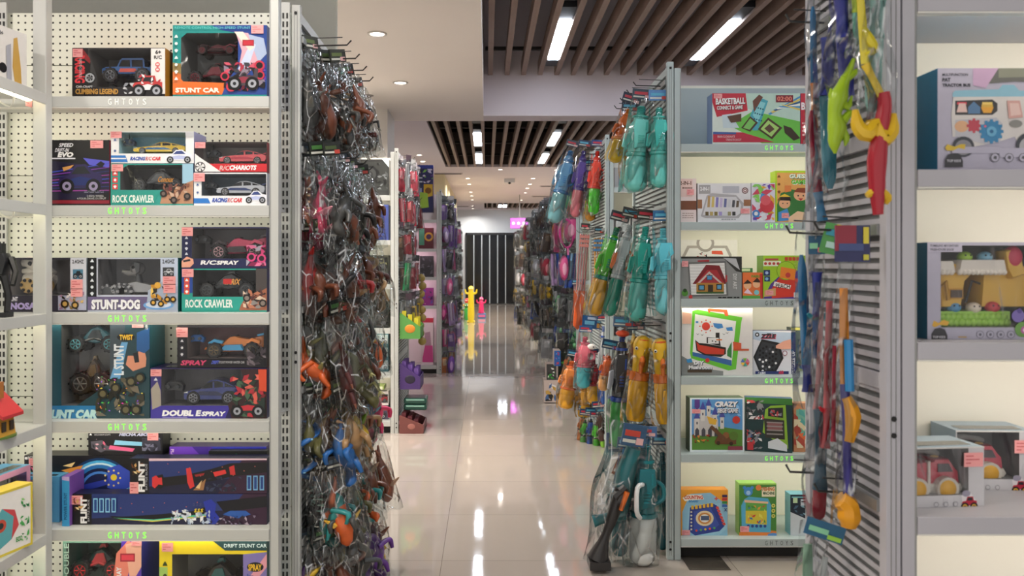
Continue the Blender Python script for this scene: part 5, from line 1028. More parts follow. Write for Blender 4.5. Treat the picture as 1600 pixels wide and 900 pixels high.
for (lab, a, b, cc, rot, dy_, kk) in (('near box with red rescue truck, left of two on lowest near shelf', 1425, 699, 1541, .10, .0, 1), ('near box with red rescue truck, right of two on lowest near shelf', 1550, 693, 1680, -.04, .132, 2)):
    c = NB(lab, a, b, cc, 2, .115, 'c9c8cc', win=(a+2, b+2, cc-26, 774), lining='4c4e50', side='9fb4c4', rot=rot, dy=dy_, backcol='5f6062')
    m = MB(); RD = mat('b8203c', .2, coat=.6); GY = mat('d4cfc6', .35); 
    off = a-1425; q_ = lambda px, py: (c.lx(px+off), c.lz(py))
    m.prism([q_(*p) for p in ((1432, 764), (1432, 728), (1470, 726), (1472, 722), (1496, 722), (1506, 736), (1512, 742), (1514, 764))], .025, .10, RD, .06); m.build('toy_truck', c.root, True)
    m = MB(); m.prism([q_(*p) for p in ((1476, 729), (1494, 729), (1501, 742), (1476, 742))], .022, .03, mat('3c2c34', .1)); m.box(*[v for v in (q_(1458, 764)[0], .02, q_(0, 764)[1], q_(1462, 764)[0], .03, q_(0, 724)[1])], GY); m.build('toy_window', c.root)
    m = MB(); m.tube([(*q_(1436, 726)[:1], .06, q_(0, 722)[1]), (q_(1450, 0)[0], .06, q_(0, 712)[1]), (q_(1480, 0)[0], .06, q_(0, 714)[1]), (q_(1492, 0)[0], .06, q_(0, 720)[1])], .008, '9a9a98', 8)
    m.prism([q_(*p) for p in ((1426, 768), (1428, 760), (1514, 760), (1518, 768), (1514, 774), (1426, 774))], .02, .105, GY, .04); m.build('toy_chassis', c.root, True)
    me = None
    for px in (1436, 1486):
        m = MB(); RR = Matrix.Rotation(PI/2, 4, 'X')
        m.lathe([(.001, .012), (.014, .012), (.026, .014), (.026, -.012), (.001, -.012)], GY, 20, RR); m.lathe([(.001, .018), (.008, .018), (.018, .015), (.02, .013)], mat('e0a82c', .3), 20, RR)
        o = m.build('wheel', c.root, True); p = q_(px, 771); o.location = (p[0], .022, p[1]+.006); o['label'] = 'yellow-hubbed white toy wheel'
    m = MB(); m.ball((q_(1483, 0)[0], .05, q_(0, 722)[1]), .007, 'e8c070', 8, (1.5, 1, .5)); m.build('beacon', c.root, True)
    c.rect(cc-26, b, cc, 804, 'c9c8cc').poly([(cc-38, 775), (cc-22, 772), (cc-12, 786), (cc-14, 798), (cc-36, 796)], 'e4e0e2').car2d(cc-37, 776, cc-12, 798, 'b8203c', kind='truck', rim='e0b040').circ(cc-30, 772, 7, '9a96a8', 5)
    for x in (a+36, a+52, a+68): c.ring(x, 788, 4, '7a7a84', 'c9c8cc', .8)
    c.rect(a, b, cc, b+2, 'd8d6d4').sticker(cc-35, 708, cc-3, 730); c.done()
# box tops show dark window slots
c = NB('dull lilac box partly cut off by right edge on lowest near shelf', 1688, 700, 1740, 2, .1, 'b8b4c4'); c.done()
# ================================================================ BAGGED TOYS
BAG = film('f4f6f6', .03, 1.0, 13, .0, 'clear_film', .65, .12, .55)
BAGD = film('f2f4f4', .05, .8, 8, .01, 'clear_film', .65, .14, .4)
def pillow(w, h, t, seed=0, nx=9, nz=12, open_top=True):
    """puffed film bag hanging down from z=0, crumpled"""
    r = random.Random(seed); ph = [r.uniform(0, 6.28) for _ in range(8)]
    vs = []; fs = []
    for side in (-1, 1):
        for j in range(nz+1):
            v = j/nz
            for i in range(nx+1):
                u = i/nx*2-1
                pf = (1-u*u)**.5 if abs(u) < 1 else 0
                env = math.sin(PI*min(1, v*.96+.02))**.6*(.35+.65*min(1, v*1.6))
                wr = 1+.22*math.sin(u*7+v*11+ph[0])+.18*math.sin(v*19-u*5+ph[1])
                y = side*t*.5*pf*env*wr+.006*math.sin(v*14+ph[2]+u*3)
                ww = w*.5*(.72+.28*min(1, v*2.2))*(1+.05*math.sin(v*9+ph[3]))
                x = u*ww+.008*math.sin(v*8+ph[4])*v
                vs.append((x, y, -v*h+.006*math.sin(u*8+ph[5])*v))
        o = (nx+1)*(nz+1)*(0 if side < 0 else 1)
        for j in range(nz):
            for i in range(nx):
                a = o+j*(nx+1)+i; q = (a, a+1, a+nx+2, a+nx+1)
                fs.append(q if side > 0 else tuple(reversed(q)))
    return vs, fs
def card_mb(w, h, col, seed=0, accent='6aa83a'):
    m = MB(); r = random.Random(seed)
    m.box(-w/2, -.0035, -h*.1, w/2, -.0005, h*.9, mat(col, .3, noise=.2, scale=60))
    m.box(-w/2, .0005, -h*.1, w/2, .0035, h*.9, mat(col, .3, noise=.2, scale=60))
    m.box(-w*.4, -.0046, h*.35, w*.25, -.0035, h*.62, mat(accent, .3)); m.box(-w*.45, -.0046, h*.05, w*.1, -.0035, h*.2, mat('d8d8cc', .3))
    m.box(w*.12, -.0048, h*.0, w*.42, -.0035, h*.3, mat('e8b8b4' if seed % 2 else 'c84a3c', .4))
    return m
def creature(kind, col, col2):
    """soft rubber animal hanging nose down, about .2 m long, centred on z"""
    m = MB(); A = mat(col, .32, noise=.3, scale=30); B = mat(col2, .35)
    if kind == 'dinosaur':
        m.tube([(0, 0, .11), (.01, 0, .075), (.022, 0, .04), (.012, 0, .0), (-.006, 0, -.035), (-.012, 0, -.07), (-.004, 0, -.10), (.012, 0, -.112)], [.002, .008, .016, .026, .024, .012, .015, .006], A, 10)
        for z, x in ((.02, .03), (-.03, -.02)):
            for s in (-1, 1): m.tube([(x*.3, s*.016, z), (x+.02, s*.026, z-.014), (x+.014, s*.03, z-.046)], [.011, .008, .005], A, 7)
        for i in range(8): m.tube([(-.018+.004*abs(i-3), 0, .07-i*.02), (-.036+.004*abs(i-3), 0, .072-i*.02)], [.006, .0008], B, 5)
        m.ball((-.012, .011, -.092), .003, '111111', 6)
    elif kind == 'lizard':
        m.tube([(.03, 0, .13), (.012, 0, .1), (-.01, 0, .06), (.004, 0, .02), (.012, 0, -.02), (0, 0, -.06), (-.008, 0, -.09), (-.006, 0, -.115)], [.001, .005, .009, .015, .017, .012, .014, .004], A, 9)
        for z in (.015, -.05):
            for s in (-1, 1):
                m.tube([(0, 0, z), (s*.03, .006, z+.012), (s*.034, .01, z-.02)], [.008, .006, .004], A, 6)
                for k in (-1, 0, 1): m.tube([(s*.034, .01, z-.02), (s*.034+k*.008, .012, z-.034)], [.003, .001], B, 4)
        for i in range(7): m.ball((.004*math.sin(i), -.012, .05-i*.02), .004, B, 6)
    elif kind == 'snake':
        P = [(.028*math.sin(i*.9), .016*math.cos(i*.9), .11-i*.014) for i in range(17)]
        m.tube(P, [.002]+[.009+.001*math.sin(i) for i in range(14)]+[.012, .003], A, 8)
        for i in range(2, 15, 2): m.ball((P[i][0], P[i][1]-.006, P[i][2]), .005, B, 6)
    elif kind == 'spider':
        m.ball((0, 0, .03), .026, A, 10, (1, .7, 1.1)); m.ball((0, 0, -.012), .016, B, 8)
        for i in range(4):
            for s in (-1, 1): m.tube([(0, 0, .0), (s*.035, .012, .03-i*.02), (s*.045, -.004, -.02-i*.03)], [.006, .005, .002], A, 5)
        m.ball((.0, .0, -.07), .02, B, 8, (1, .6, 1.2)); m.tube([(0, 0, -.02), (0, 0, -.06)], .006, A, 6)
    elif kind == 'shark':
        m.tube([(0, 0, .1), (0, 0, .07), (0, 0, .02), (0, 0, -.04), (0, 0, -.085), (0, 0, -.105)], [.004, .01, .024, .03, .02, .005], A, 12, .8)
        m.tube([(0, 0, .09), (.03, 0, .13)], [.008, .002], A, 5); m.tube([(0, 0, .09), (-.02, 0, .12)], [.007, .002], A, 5)
        m.tube([(-.02, 0, .01), (-.05, 0, .035)], [.014, .002], B, 5)
        for s in (-1, 1): m.tube([(.01, s*.02, -.03), (.02, s*.045, .0)], [.01, .002], B, 5)
        m.ball((-.02, 0, -.08), .008, 'f2efe8', 6, (1, 1.4, .5))
    else:   # toy weapon / ball bundle
        m.tube([(-.02, 0, .1), (.0, 0, .03), (.01, 0, -.1)], [.008, .012, .007], A, 8); m.tube([(.02, .01, .09), (.0, .01, 0), (-.02, .01, -.09)], [.006, .01, .012], B, 8)
        m.ball((.01, -.01, -.04), .02, B, 8); m.ball((-.015, .0, .02), .018, A, 8)
    return m.mesh('toy_'+kind, True, 60)
KINDS = ['dinosaur', 'shark', 'lizard', 'dinosaur', 'snake', 'shark', 'dinosaur']
PAL = {'brown': ('7a4630', 'c09060'), 'orange': ('d8622c', 'f0c048'), 'red': ('b02c2c', 'e88a4a'), 'green': ('5aa83a', 'e0d84a'), 'grey': ('4a4a48', '8c8a80'), 'black': ('1f1e1f', '6a6a66'),
       'pink': ('e8406c', 'f0a0b0'), 'maroon': ('54201c', '8a5038'), 'chestnut': ('6a3a26', '3a2018'), 'yellow': ('d8b02c', '6a8a2c'), 'blue': ('2c6ab0', '9ad0e8'), 'tan': ('a8845a', '5a4028'), 'copper': ('a0583c', 'e8c0a0'), 'teal': ('2a8a88', 'b8e0d0'), 'purple': ('6a3a90', 'c8a8e0'), 'olive': ('5c5a34', 'a8a468')}
CRE = {}
def cre(kind, colname):
    k = (kind, colname)
    if k not in CRE: CRE[k] = creature(kind, *PAL[colname])
    return CRE[k]
BAGM = [MB().add(*pillow(.17, .37, .10, s), BAG).mesh('film_bag', True, 80) for s in range(7)]
CARDM = [card_mb(.085, .05, c_, i, a_).mesh('header_card') for i, (c_, a_) in enumerate((('2a2c28', '4c5c38'), ('3a3c34', '6a7a4a'), ('34302a', '7a6a4a'), ('2c3038', '4a5a68'), ('1f2420', '4a7a40')))]
def bag(x, y, z, label, group, kind, colname, seed, k=1.0, rz=0, lean=0, lean_y=0, kz=1.0, toys=1, extra=None):
    r = random.Random(seed)
    t = empty('bagged_toy', (x, y, z), 0, label, 'bagged toy', group); t.rotation_euler = (lean_y, lean, rz); t.scale = (k, k, k*kz)
    def ch(name, me, loc=(0, 0, 0), rot=(0, 0, 0), sc_=(1, 1, 1)):
        o = bpy.data.objects.new(name, me); C.objects.link(o); o.parent = t; o.location = loc; o.rotation_euler = rot; o.scale = sc_; return o
    ch('header_card', CARDM[seed % 5]); ch('film_bag', BAGM[seed % 7], (0, 0, -.005))
    for i in range(toys):
        kd, cn = (kind, colname) if i == 0 else (r.choice(KINDS), r.choice(extra or list(PAL)))
        ch('toy_'+kd, cre(kd, cn), (r.uniform(-.02, .02)+(.03*(i-.5) if toys > 1 else 0), r.uniform(-.01, .01), -.215+r.uniform(-.03, .035)), (r.uniform(-.15, .15), r.uniform(-.4, .4), r.uniform(0, 6.28)), (1.55, 1.6, 1.1))
    return t
# left slatted end: rows of hooks, several bags on every hook
rowcols = [['grey', 'maroon', 'chestnut', 'copper', 'black', 'brown', 'chestnut', 'grey'], ['copper', 'black', 'chestnut', 'pink', 'black', 'grey', 'brown', 'black'], ['red', 'brown', 'tan', 'grey', 'chestnut', 'olive', 'black', 'maroon'],
           ['orange', 'grey', 'chestnut', 'copper', 'black', 'olive', 'grey', 'maroon'], ['blue', 'pink', 'green', 'yellow', 'olive', 'brown', 'tan', 'chestnut'], ['black', 'orange', 'copper', 'grey', 'olive', 'black', 'chestnut', 'teal'], ['purple', 'orange', 'grey', 'yellow', 'black', 'chestnut', 'brown', 'maroon']]
rown = ['top', 'second', 'third', 'fourth', 'fifth', 'sixth', 'lowest']
GL1 = 'bagged rubber animals on the near left slatted end'
n = 0
for ri, z in enumerate(HR):
    for ci, yy in enumerate((.10, .32, .54, .76)):
        for k in range(3):
            n += 1; r = random.Random(n*13)
            if ri == 0 and ci == 0 and k > 0: continue
            cn = rowcols[ri][(ci*3+k*2+ri) % 8] if not (ci == 0 and k == 0) else rowcols[ri][0]
            kd = KINDS[(n*5+ri) % 7]
            x = -.69+.02+k*.055*(.55, .75, .9, 1, .95, .95, .9)[ri]+r.uniform(-.008, .008)
            bag(x, 2.96+yy+r.uniform(-.02, .02), z-.01, 'bagged %s rubber %s, %s row, %s hook column, %s bag out from left slatted end' % (cn, kd, rown[ri], ORD[ci], ORD[k]), GL1, kd, cn, n,
                k=r.uniform(.95, 1.12)*(.92 if ri == 0 else 1), rz=r.uniform(.35, 1.15), lean=-.08-.055*k+r.uniform(-.05, .04), lean_y=r.uniform(-.08, .08), kz=1.0, toys=2, extra=rowcols[ri])

# ---------------------------------------------------------------- water guns and shovels
GUNBAG = film('f8fafa', .03, .7, 7, .0, 'clear_film', .65, .1, .4)
def gunbag(parent, w, h, t, z0, seed, card='2a4a6a', cw_=.1, tilt=0):
    MB().add(*pillow(w, h, t, seed, 9, 14), GUNBAG).build('film_bag', parent, True, ang=80, loc=(0, 0, z0))
    m = card_mb(cw_, .05, card, seed, 'c83a4a' if seed % 2 else '5ab0d0'); o = m.build('header_card', parent, loc=(0, 0, z0+.0)); o.rotation_euler = (0, 0, tilt)
def seg(m, prof, col, n=16, sq=.85): m.lathe(prof, mat(col, .22, coat=.3) if isinstance(col, str) else col, n, None, sq)
def water_gun(label, px, pyt, pyb, s, wid, cols, group, tilt=0, rz=0, ring=None, handle=None, decal=None, seed=0, lean_y=0, card='2a4a6a', neck=.35, name='water_gun', cat='water gun', dx=0):
    """hangs nozzle up from its header card; cols = (upper, middle, tank)"""
    L = (pyb-pyt)/s; x, d = X(px, s), F/s
    t = empty(name, (x, d, Z(pyt, s)), 0, label, cat, group); t.rotation_euler = (lean_y, tilt, rz)
    a, b_, c_ = cols; r = wid/s/2; rr = random.Random(seed*7)
    m = MB(); seg(m, [(.001, -.02), (r*.28, -.02), (r*.32, -.06), (r*.52, -.07), (r*.60, -L*.16), (r*.62, -L*.22)], a, 14)
    seg(m, [(r*.55, -L*.20), (r*.86, -L*.25), (r*.92, -L*.30), (r*.92, -L*.40), (r*.78, -L*.43), (r*.78, -L*.46), (r*.9, -L*.48), (r*.9, -L*.56), (r*.6, -L*.585)], a, 8, 1.0)
    m.prism([(-r*.55, -L*.21), (r*.55, -L*.21), (r*.7, -L*.33), (r*.4, -L*.36), (r*.4, -L*.5), (-r*.5, -L*.53), (-r*.7, -L*.3)], -r*1.0, -r*.6, a, .08)
    m.prism([(-r*.8, -L*.34), (-r*1.3, -L*.36), (-r*1.45, -L*.50), (-r*1.15, -L*.52), (-r*.8, -L*.45)], -r*.22, r*.22, mat(handle or a, .3), .08)
    for i in range(4): m.box(-r*.25, -r*1.06, -L*(.385+.025*i), r*.25, -r*.98, -L*(.397+.025*i), mat(b_, .3))
    m.box(r*.3, -r*1.04, -L*.24, r*.46, -r*.95, -L*.33, mat(b_, .3)); m.build('upper_body', t, True, ang=32)
    m = MB(); seg(m, [(r*.7, -L*.565), (r*1.03, -L*.57), (r*1.05, -L*.60), (r*.9, -L*.61)], b_, 18)
    for i in range(5): seg(m, [(r*.35, -.024-i*.008), (r*.42, -.027-i*.008), (r*.35, -.030-i*.008)], b_)
    seg(m, [(r*.5, -L*.15), (r*.72, -L*.155), (r*.72, -L*.175), (r*.5, -L*.18)], b_)
    m.build('collar', t, True)
    m = MB(); seg(m, [(r*.85, -L*.60), (r*.98, -L*.64), (r*1.0, -L*.70), (r*.95, -L*.715), (r*1.0, -L*.73), (r*1.0, -L*.9), (r*.9, -L*.95), (r*.55, -L*.985), (.001, -L)], c_, 20); m.build('water_tank', t, True)
    m = MB(); hm = mat(handle or b_, .3)
    m.tube([(r*.5, -r*.5, -L*.30), (r*1.2, -r*.6, -L*.34), (r*1.3, -r*.6, -L*.44), (r*.6, -r*.5, -L*.5)], r*.16, hm, 8); m.build('trigger_guard', t, True)
    if decal: MB().box(-r*.3, -r*.92, -L*.5, r*.3, -r*.84, -L*.33, mat(decal, .3)).build('decal_panel', t)
    if ring: m = MB(); m.ball((0, -r*.75, -L*.45), r*.45, ring, 12, (1, .5, 1)); m.build('pump_knob', t, True)
    gunbag(t, wid/s*1.35, L*1.05, r*2.6, .02, seed, card)
    return t
GW = 'bagged water guns hanging on the grey-green rack end'
water_gun('orange and yellow carrot-shaped water gun, top left of near right rack end', 984, 165, 258, 292, 22, ('e2702a', 'e8862c', 'd8b020'), GW, tilt=.28, seed=1, card='1f2c48')
water_gun('blue water gun with golden tank behind the big aqua gun, top row', 985, 178, 287, 280, 20, ('3a6fb8', '244a90', 'e0a020'), GW, tilt=.04, seed=2, card='24304a')
water_gun('biggest pale aqua water gun, front of top row on right rack end', 1003, 160, 301, 318, 36, ('7addd0', '58c8ba', '7ce0d6'), GW, tilt=.08, seed=3, decal='3aa890', card='3a4a5a')
water_gun('teal aqua water gun nearest the slatted panel in top row', 1030, 162, 294, 326, 29, ('48c4b8', '5cd4c8', '70dcd0'), GW, tilt=-.0, seed=4, decal='b8d8d8', card='5a8ac0')
water_gun('amber-tanked dark blue water gun low behind the aqua guns', 1015, 240, 337, 272, 24, ('2a4890', '3a6ab0', 'd09a24'), GW, seed=5, card='243050')
water_gun('orange-brown water gun hidden deepest in the top row', 1032, 225, 312, 275, 14, ('a85a2c', '6a3a20', 'c87830'), GW, seed=6)
water_gun('lime green water gun with teal collar and amber tank, second row', 966, 350, 499, 300, 26, ('4ab02c', '1f8a78', 'd09c2c'), GW, tilt=.26, seed=7, card='3a4048')
water_gun('silver-grey slender water gun with teal tank, second row', 985, 345, 498, 305, 22, ('a8b0b0', 'b8c0c0', '2a8a74'), GW, tilt=.22, seed=8, handle='e87838', card='4a4a4a')
water_gun('long emerald teal water gun, second row beside the aqua one', 1010, 348, 504, 314, 30, ('2aa896', '3ab4a6', '58bcb0'), GW, tilt=.11, seed=9, card='3a3a30')
water_gun('bright aqua-blue water gun on front hook of second row', 1037, 350, 492, 326, 32, ('62cede', '74dae6', '72d0d8'), GW, tilt=-.02, seed=10, decal='d0e4e4', card='2a6a9a')
water_gun('small aqua gun tip pressed near the panel in second row', 1040, 372, 470, 285, 16, ('4aa8b0', '3a98a0', '4aa0a4'), GW, seed=11)
# duck guns
def duck_gun(label, px, pyt, pyb, s, wid, tilt=0):
    L = (pyb-pyt)/s; r = wid/s/2
    t = empty('duck_water_gun', (X(px, s), F/s, Z(pyt, s)), 0, label, 'water gun', GW); t.rotation_euler = (0, tilt, 0)
    m = MB(); m.ball((0, 0, -L*.10), r*1.0, 'e8b828', 16, (1, .9, 1.15)); m.tube([(0, 0, -L*.12), (0, 0, -L*.4)], [r*.9, r*.8], 'e8b828', 14); m.build('duck_head', t, True)
    m = MB(); m.ball((0, -.0, -L*.035), r*.8, 'e86a24', 12, (1, 1, .35)); m.ball((0, -r*.9, -L*.28), r*.42, 'e87828', 10, (.8, .7, 1.6)); m.tube([(-r*.1, -r*.8, -L*.3), (-r*.1, -r*1.0, -L*.42)], [r*.25, r*.2], 'e87828', 8); m.build('beak', t, True)
    for sx in (-1, 1): m = MB(); m.ball((sx*r*.7, -r*.62, -L*.13), r*.2, 'f0f0ec', 8); m.ball((sx*r*.76, -r*.78, -L*.13), r*.11, '111111', 8); m.build('eye', t, True)
    m = MB(); seg(m, [(r*.8, -L*.4), (r*1.05, -L*.41), (r*1.08, -L*.5), (r*.9, -L*.51)], 'ec7a2c'); m.build('collar', t, True)
    m = MB(); seg(m, [(r*.9, -L*.5), (r*1.06, -L*.53), (r*1.06, -L*.92), (r*.85, -L*.98), (.001, -L)], 'eeb020', 20); m.build('water_tank', t, True)
    m = MB(); m.add(*pillow(wid/s*1.5, L*1.18, r*3, 5, 9, 14), GUNBAG); m.build('film_bag', t, True, loc=(0, 0, L*.16))
duck_gun('yellow duck-headed water gun, left of the pair in third row', 1005, 527, 660, 316, 29, .10)
duck_gun('yellow duck-headed water gun, right of the pair in third row', 1031, 530, 664, 326, 27, -.07)
t = water_gun('black tube water gun with red cap and blue-green base, third row', 973, 515, 700, 306, 27, ('34363a', '2a50a8', '3aa048'), GW, tilt=.05, seed=12, ring='e0483c', handle='b8bcc4', card='4a6a8a')
m = MB(); m.ball((0, 0, -.02), .036, 'e0502c', 12, (1, 1, .5)); m.build('end_cap', t, True)
water_gun('brown-red water gun behind the ducks in third row', 993, 520, 610, 285, 22, ('8a4028', '6a2c20', '9a5038'), GW, seed=13)
water_gun('orange scoop toy at left of third row, right rack end', 953, 550, 612, 292, 16, ('e8703a', 'e8703a', 'e8a868'), GW, tilt=.2, seed=14, handle='e8703a')
water_gun('small green-handled toy below the black tube gun', 968, 655, 702, 295, 14, ('4ab05a', '2a6a3a', '6ac070'), GW, seed=15)
water_gun('blue toy gun pressed low behind the yellow ducks', 1018, 640, 700, 290, 30, ('1f5a6a', '24607a', '2a6880'), GW, seed=16)
# bottom row: big bagged sets standing on the floor
S_ = 338
def at(px, py, s=S_): return Vector((X(px, s), F/s, Z(py, s)))
t = empty('foam_blaster', (X(985, S_), F/S_, 0.02), 0, 'large teal toy gun set with black horn in clear bag on floor', 'toy gun', GW)
def rel(px, py, dy=0, s=S_): return (X(px, s)-X(985, S_), dy, Z(py, s)-.02)
m = MB(); Tl = mat('1c6a70', .3, coat=.3); Bk = mat('2c2a2a', .35)
m.tube([rel(990, 700), rel(978, 740), rel(972, 780), rel(965, 815)], [.035, .045, .04, .03], Tl, 12); m.tube([rel(975, 800, -.02), rel(942, 808, -.02), rel(926, 812, -.02)], [.03, .022, .03], Tl, 10); m.build('gun_body', t, True)
m = MB(); m.tube([rel(968, 760, -.04), rel(956, 800, -.04), rel(945, 830, -.04), rel(932, 868, -.04)], [.03, .028, .02, .05], Bk, 12); m.box(*rel(918, 868, -.09), *rel(950, 880, .02), Bk); m.tube([rel(975, 757, -.05), rel(958, 772, -.05)], [.02, .024], Bk, 8); m.build('horn', t, True)
m = MB(); m.tube([rel(976, 762, -.07), rel(966, 790, -.07)], [.013, .01], mat('e07028', .3), 8); m.build('orange_tip', t, True)
MB().add(*pillow(.24, .66, .13, 21, 10, 16), GUNBAG).build('film_bag', t, True, loc=rel(985, 660)).rotation_euler = (0, .16, 0)
card_mb(.12, .1, '3a5a7a', 3, 'c84a3c').build('header_card', t, loc=rel(985, 690, -.05)).rotation_euler = (0, .2, .3)
water_gun('tall teal tube water gun standing on floor, bottom of rack end', 980, 705, 870, 330, 27, ('1c6a88', '1f5f9a', '2a8088'), GW, tilt=.08, seed=22)
t = water_gun('huge teal water gun with white tank and white grip on floor', 1009, 688, 884, 336, 42, ('177078', '1c8088', 'e4e8e6'), GW, tilt=.03, seed=23, handle='177078', card='4a70a0')
m = MB(); L_ = .58
m.tube([(-.02, -.06, -.19), (-.05, -.09, -.2), (-.052, -.1, -.3), (-.03, -.07, -.34)], .011, mat('e8eae8', .3), 8); m.build('white_grip', t, True)
m = MB(); m.tube([(.03, -.055, -.24), (.022, -.06, -.255), (.026, -.06, -.275), (.04, -.055, -.28)], .004, mat('e8eae8', .3), 6); m.build('marking', t, True)
water_gun('dark teal toy gun back against the bottom slats', 1035, 700, 860, 322, 20, ('144c54', '12444a', '1a5a64'), GW, seed=24)
for i, (px, py, col, s) in enumerate(((965, 672, '5a6a8a', 305), (992, 680, '3a7ab0', 312), (975, 715, '9a5a3a', 310))):
    t = empty('header_card', (X(px, s), F/s, Z(py+30, s)), .4-i*.3, '%s printed bag card in the bottom bundle of right rack' % ('grey-blue', 'bright blue', 'brown')[i], 'bag card', GW); t.rotation_euler[1] = .2*i
    card_mb(.13, .1, col, i, 'e8c84a').build('printed_card', t); MB().add(*pillow(.15, .22, .05, 30+i), GUNBAG).build('film_bag', t, True)

# second right rack end (G3)
G3 = 'bagged toys on the second right rack end'
def g3(label, *a, **k): return water_gun(label, *a, group=G3, **k)
g3('long blue and clear-aqua tube water gun at outer edge, second right rack', 893, 232, 352, 196, 24, ('5a90b8', '3a78b0', '6aa0a8'), tilt=.24, seed=31, card='3a4a5a')
g3('purple water gun with orange badge and pink tank, second right rack', 913, 232, 341, 198, 18, ('5a48a0', '4a3a90', 'c86a78'), tilt=.14, seed=32, ring='f0582c', card='2c3a5a')
g3('red-orange water gun with lime tank, second right rack', 934, 232, 336, 203, 18, ('f04a34', 'e83c30', '4ac02c'), tilt=.07, seed=33, card='2a4a8a')
g3('amber water gun tank peeking under the purple one', 922, 262, 346, 190, 17, ('5a3a60', '8a5a2c', 'd8962c'), seed=34)
def rods(label, px, pyt, pyb, s, wid, rodc, headc, topc, seed, group=G3, n=4, tilt=0):
    L = (pyb-pyt)/s; r = wid/s/2; t = empty('beach_shovel', (X(px, s), F/s, Z(pyt, s)), 0, label, 'toy shovel', group); t.rotation_euler = (0, tilt, 0)
    m = MB()
    for i in range(n): m.cyl((-r*.7+i*1.4*r/max(1, n-1), .004*(i % 2), -.02), (-r*.7+i*1.4*r/max(1, n-1), 0, -L*.62), r*.16, mat(rodc, .3), 8)
    m.build('handle', t, True)
    m = MB(); m.prism([(-r*.9, -L*.6), (r*.9, -L*.6), (r*.8, -L*.96), (0, -L), (-r*.8, -L*.96)], -.012, .012, mat(headc, .3), .05); m.build('scoop', t, True)
    m = MB()
    for i in range(3): m.box(-r*.9, -.014, -.03-i*.035, r*.9, .014, -.05-i*.035, mat(topc, .3))
    m.build('grip', t); gunbag(t, wid/s*1.3, L*1.05, .05, .02, seed, '3a3a3a', .07)
rods('pink-wrapped long beach shovels with orange scoops, second right rack', 914, 362, 516, 200, 17, 'd89090', 'f06a34', 'c88078', 35, n=4, tilt=.08)
rods('orange-handled beach shovels with blue grips and wide orange scoop', 936, 368, 474, 205, 18, 'eea030', 'f0602c', '4a78a0', 36, n=4)
rods('small teal-bladed shovel hanging below the orange scoops', 938, 470, 505, 200, 12, '5a6a8a', '4a98b0', '6a8ab0', 37, n=2)
water_gun('green slim toy beside pink shovels, second right rack', 903, 448, 472, 190, 8, ('3a9a3a', '2a7a2a', '4aa84a'), G3, seed=38)
t = g3('pink dinosaur water gun with aqua tank, third row of second rack', 915, 522, 607, 203, 22, ('e87888', 'd86a80', '4ab8c4'), tilt=.05, seed=39, card='2a5a90')
m = MB(); m.ball((.045, -.05, -.09), .028, 'ece6e0', 12, (1.2, .7, .8)); m.ball((.055, -.072, -.09), .006, '2a2a2a', 6); m.build('fish_head', t, True)
g3('orange and yellow water gun at outer edge of third row', 895, 560, 640, 195, 24, ('e89048', 'f07a3c', 'eeaa24'), tilt=.16, seed=40)
g3('red-topped yellow water gun, third row of second rack', 927, 558, 631, 200, 19, ('d0303c', 'c83044', 'eeb028'), seed=41)
g3('round yellow tank hanging lowest under the pink gun', 914, 600, 653, 195, 23, ('e0a848', 'd89838', 'e8ac2c'), seed=42)
g3('slim royal blue water gun beside the third row upright', 943, 505, 632, 208, 13, ('c8ccd0', '3a5aa8', '2a5cb0'), seed=43)
for i, (px, py, py2, col, nm) in enumerate(((912, 645, 690, 'b06a3a', 'brown'), (915, 652, 700, '4a9a3a', 'leaf green'), (924, 650, 702, '2a4a90', 'navy'), (932, 655, 705, '5ac83a', 'lime'), (941, 650, 700, '8ad040', 'pale lime'), (936, 640, 690, '5a3c34', 'dark brown'))):
    g3('small %s toy gun in the lowest bundle of second rack' % nm, px, py, py2, 196+i*2, 10, (col, '3a3a34', col), tilt=.15-.05*i, seed=50+i)
t = empty('header_card', (X(928, 200), F/200, Z(514, 200)), 0, 'blue printed header card above the pink dinosaur gun', 'bag card', G3); t.rotation_euler = (0, .1, .2)
m = MB(); m.box(-.10, 0, 0, .10, .004, .10, mat('2a5a90', .3, noise=.5, scale=40)); m.build('printed_card', t)
m = MB(); m.box(-.08, -.002, .03, .0, 0, .06, mat('7ac0e0')); m.box(.02, -.002, .01, .09, 0, .045, mat('d8a050')); m.box(-.06, -.003, .07, .06, -.001, .09, mat('c8d8f0')); m.build('card_print', t)

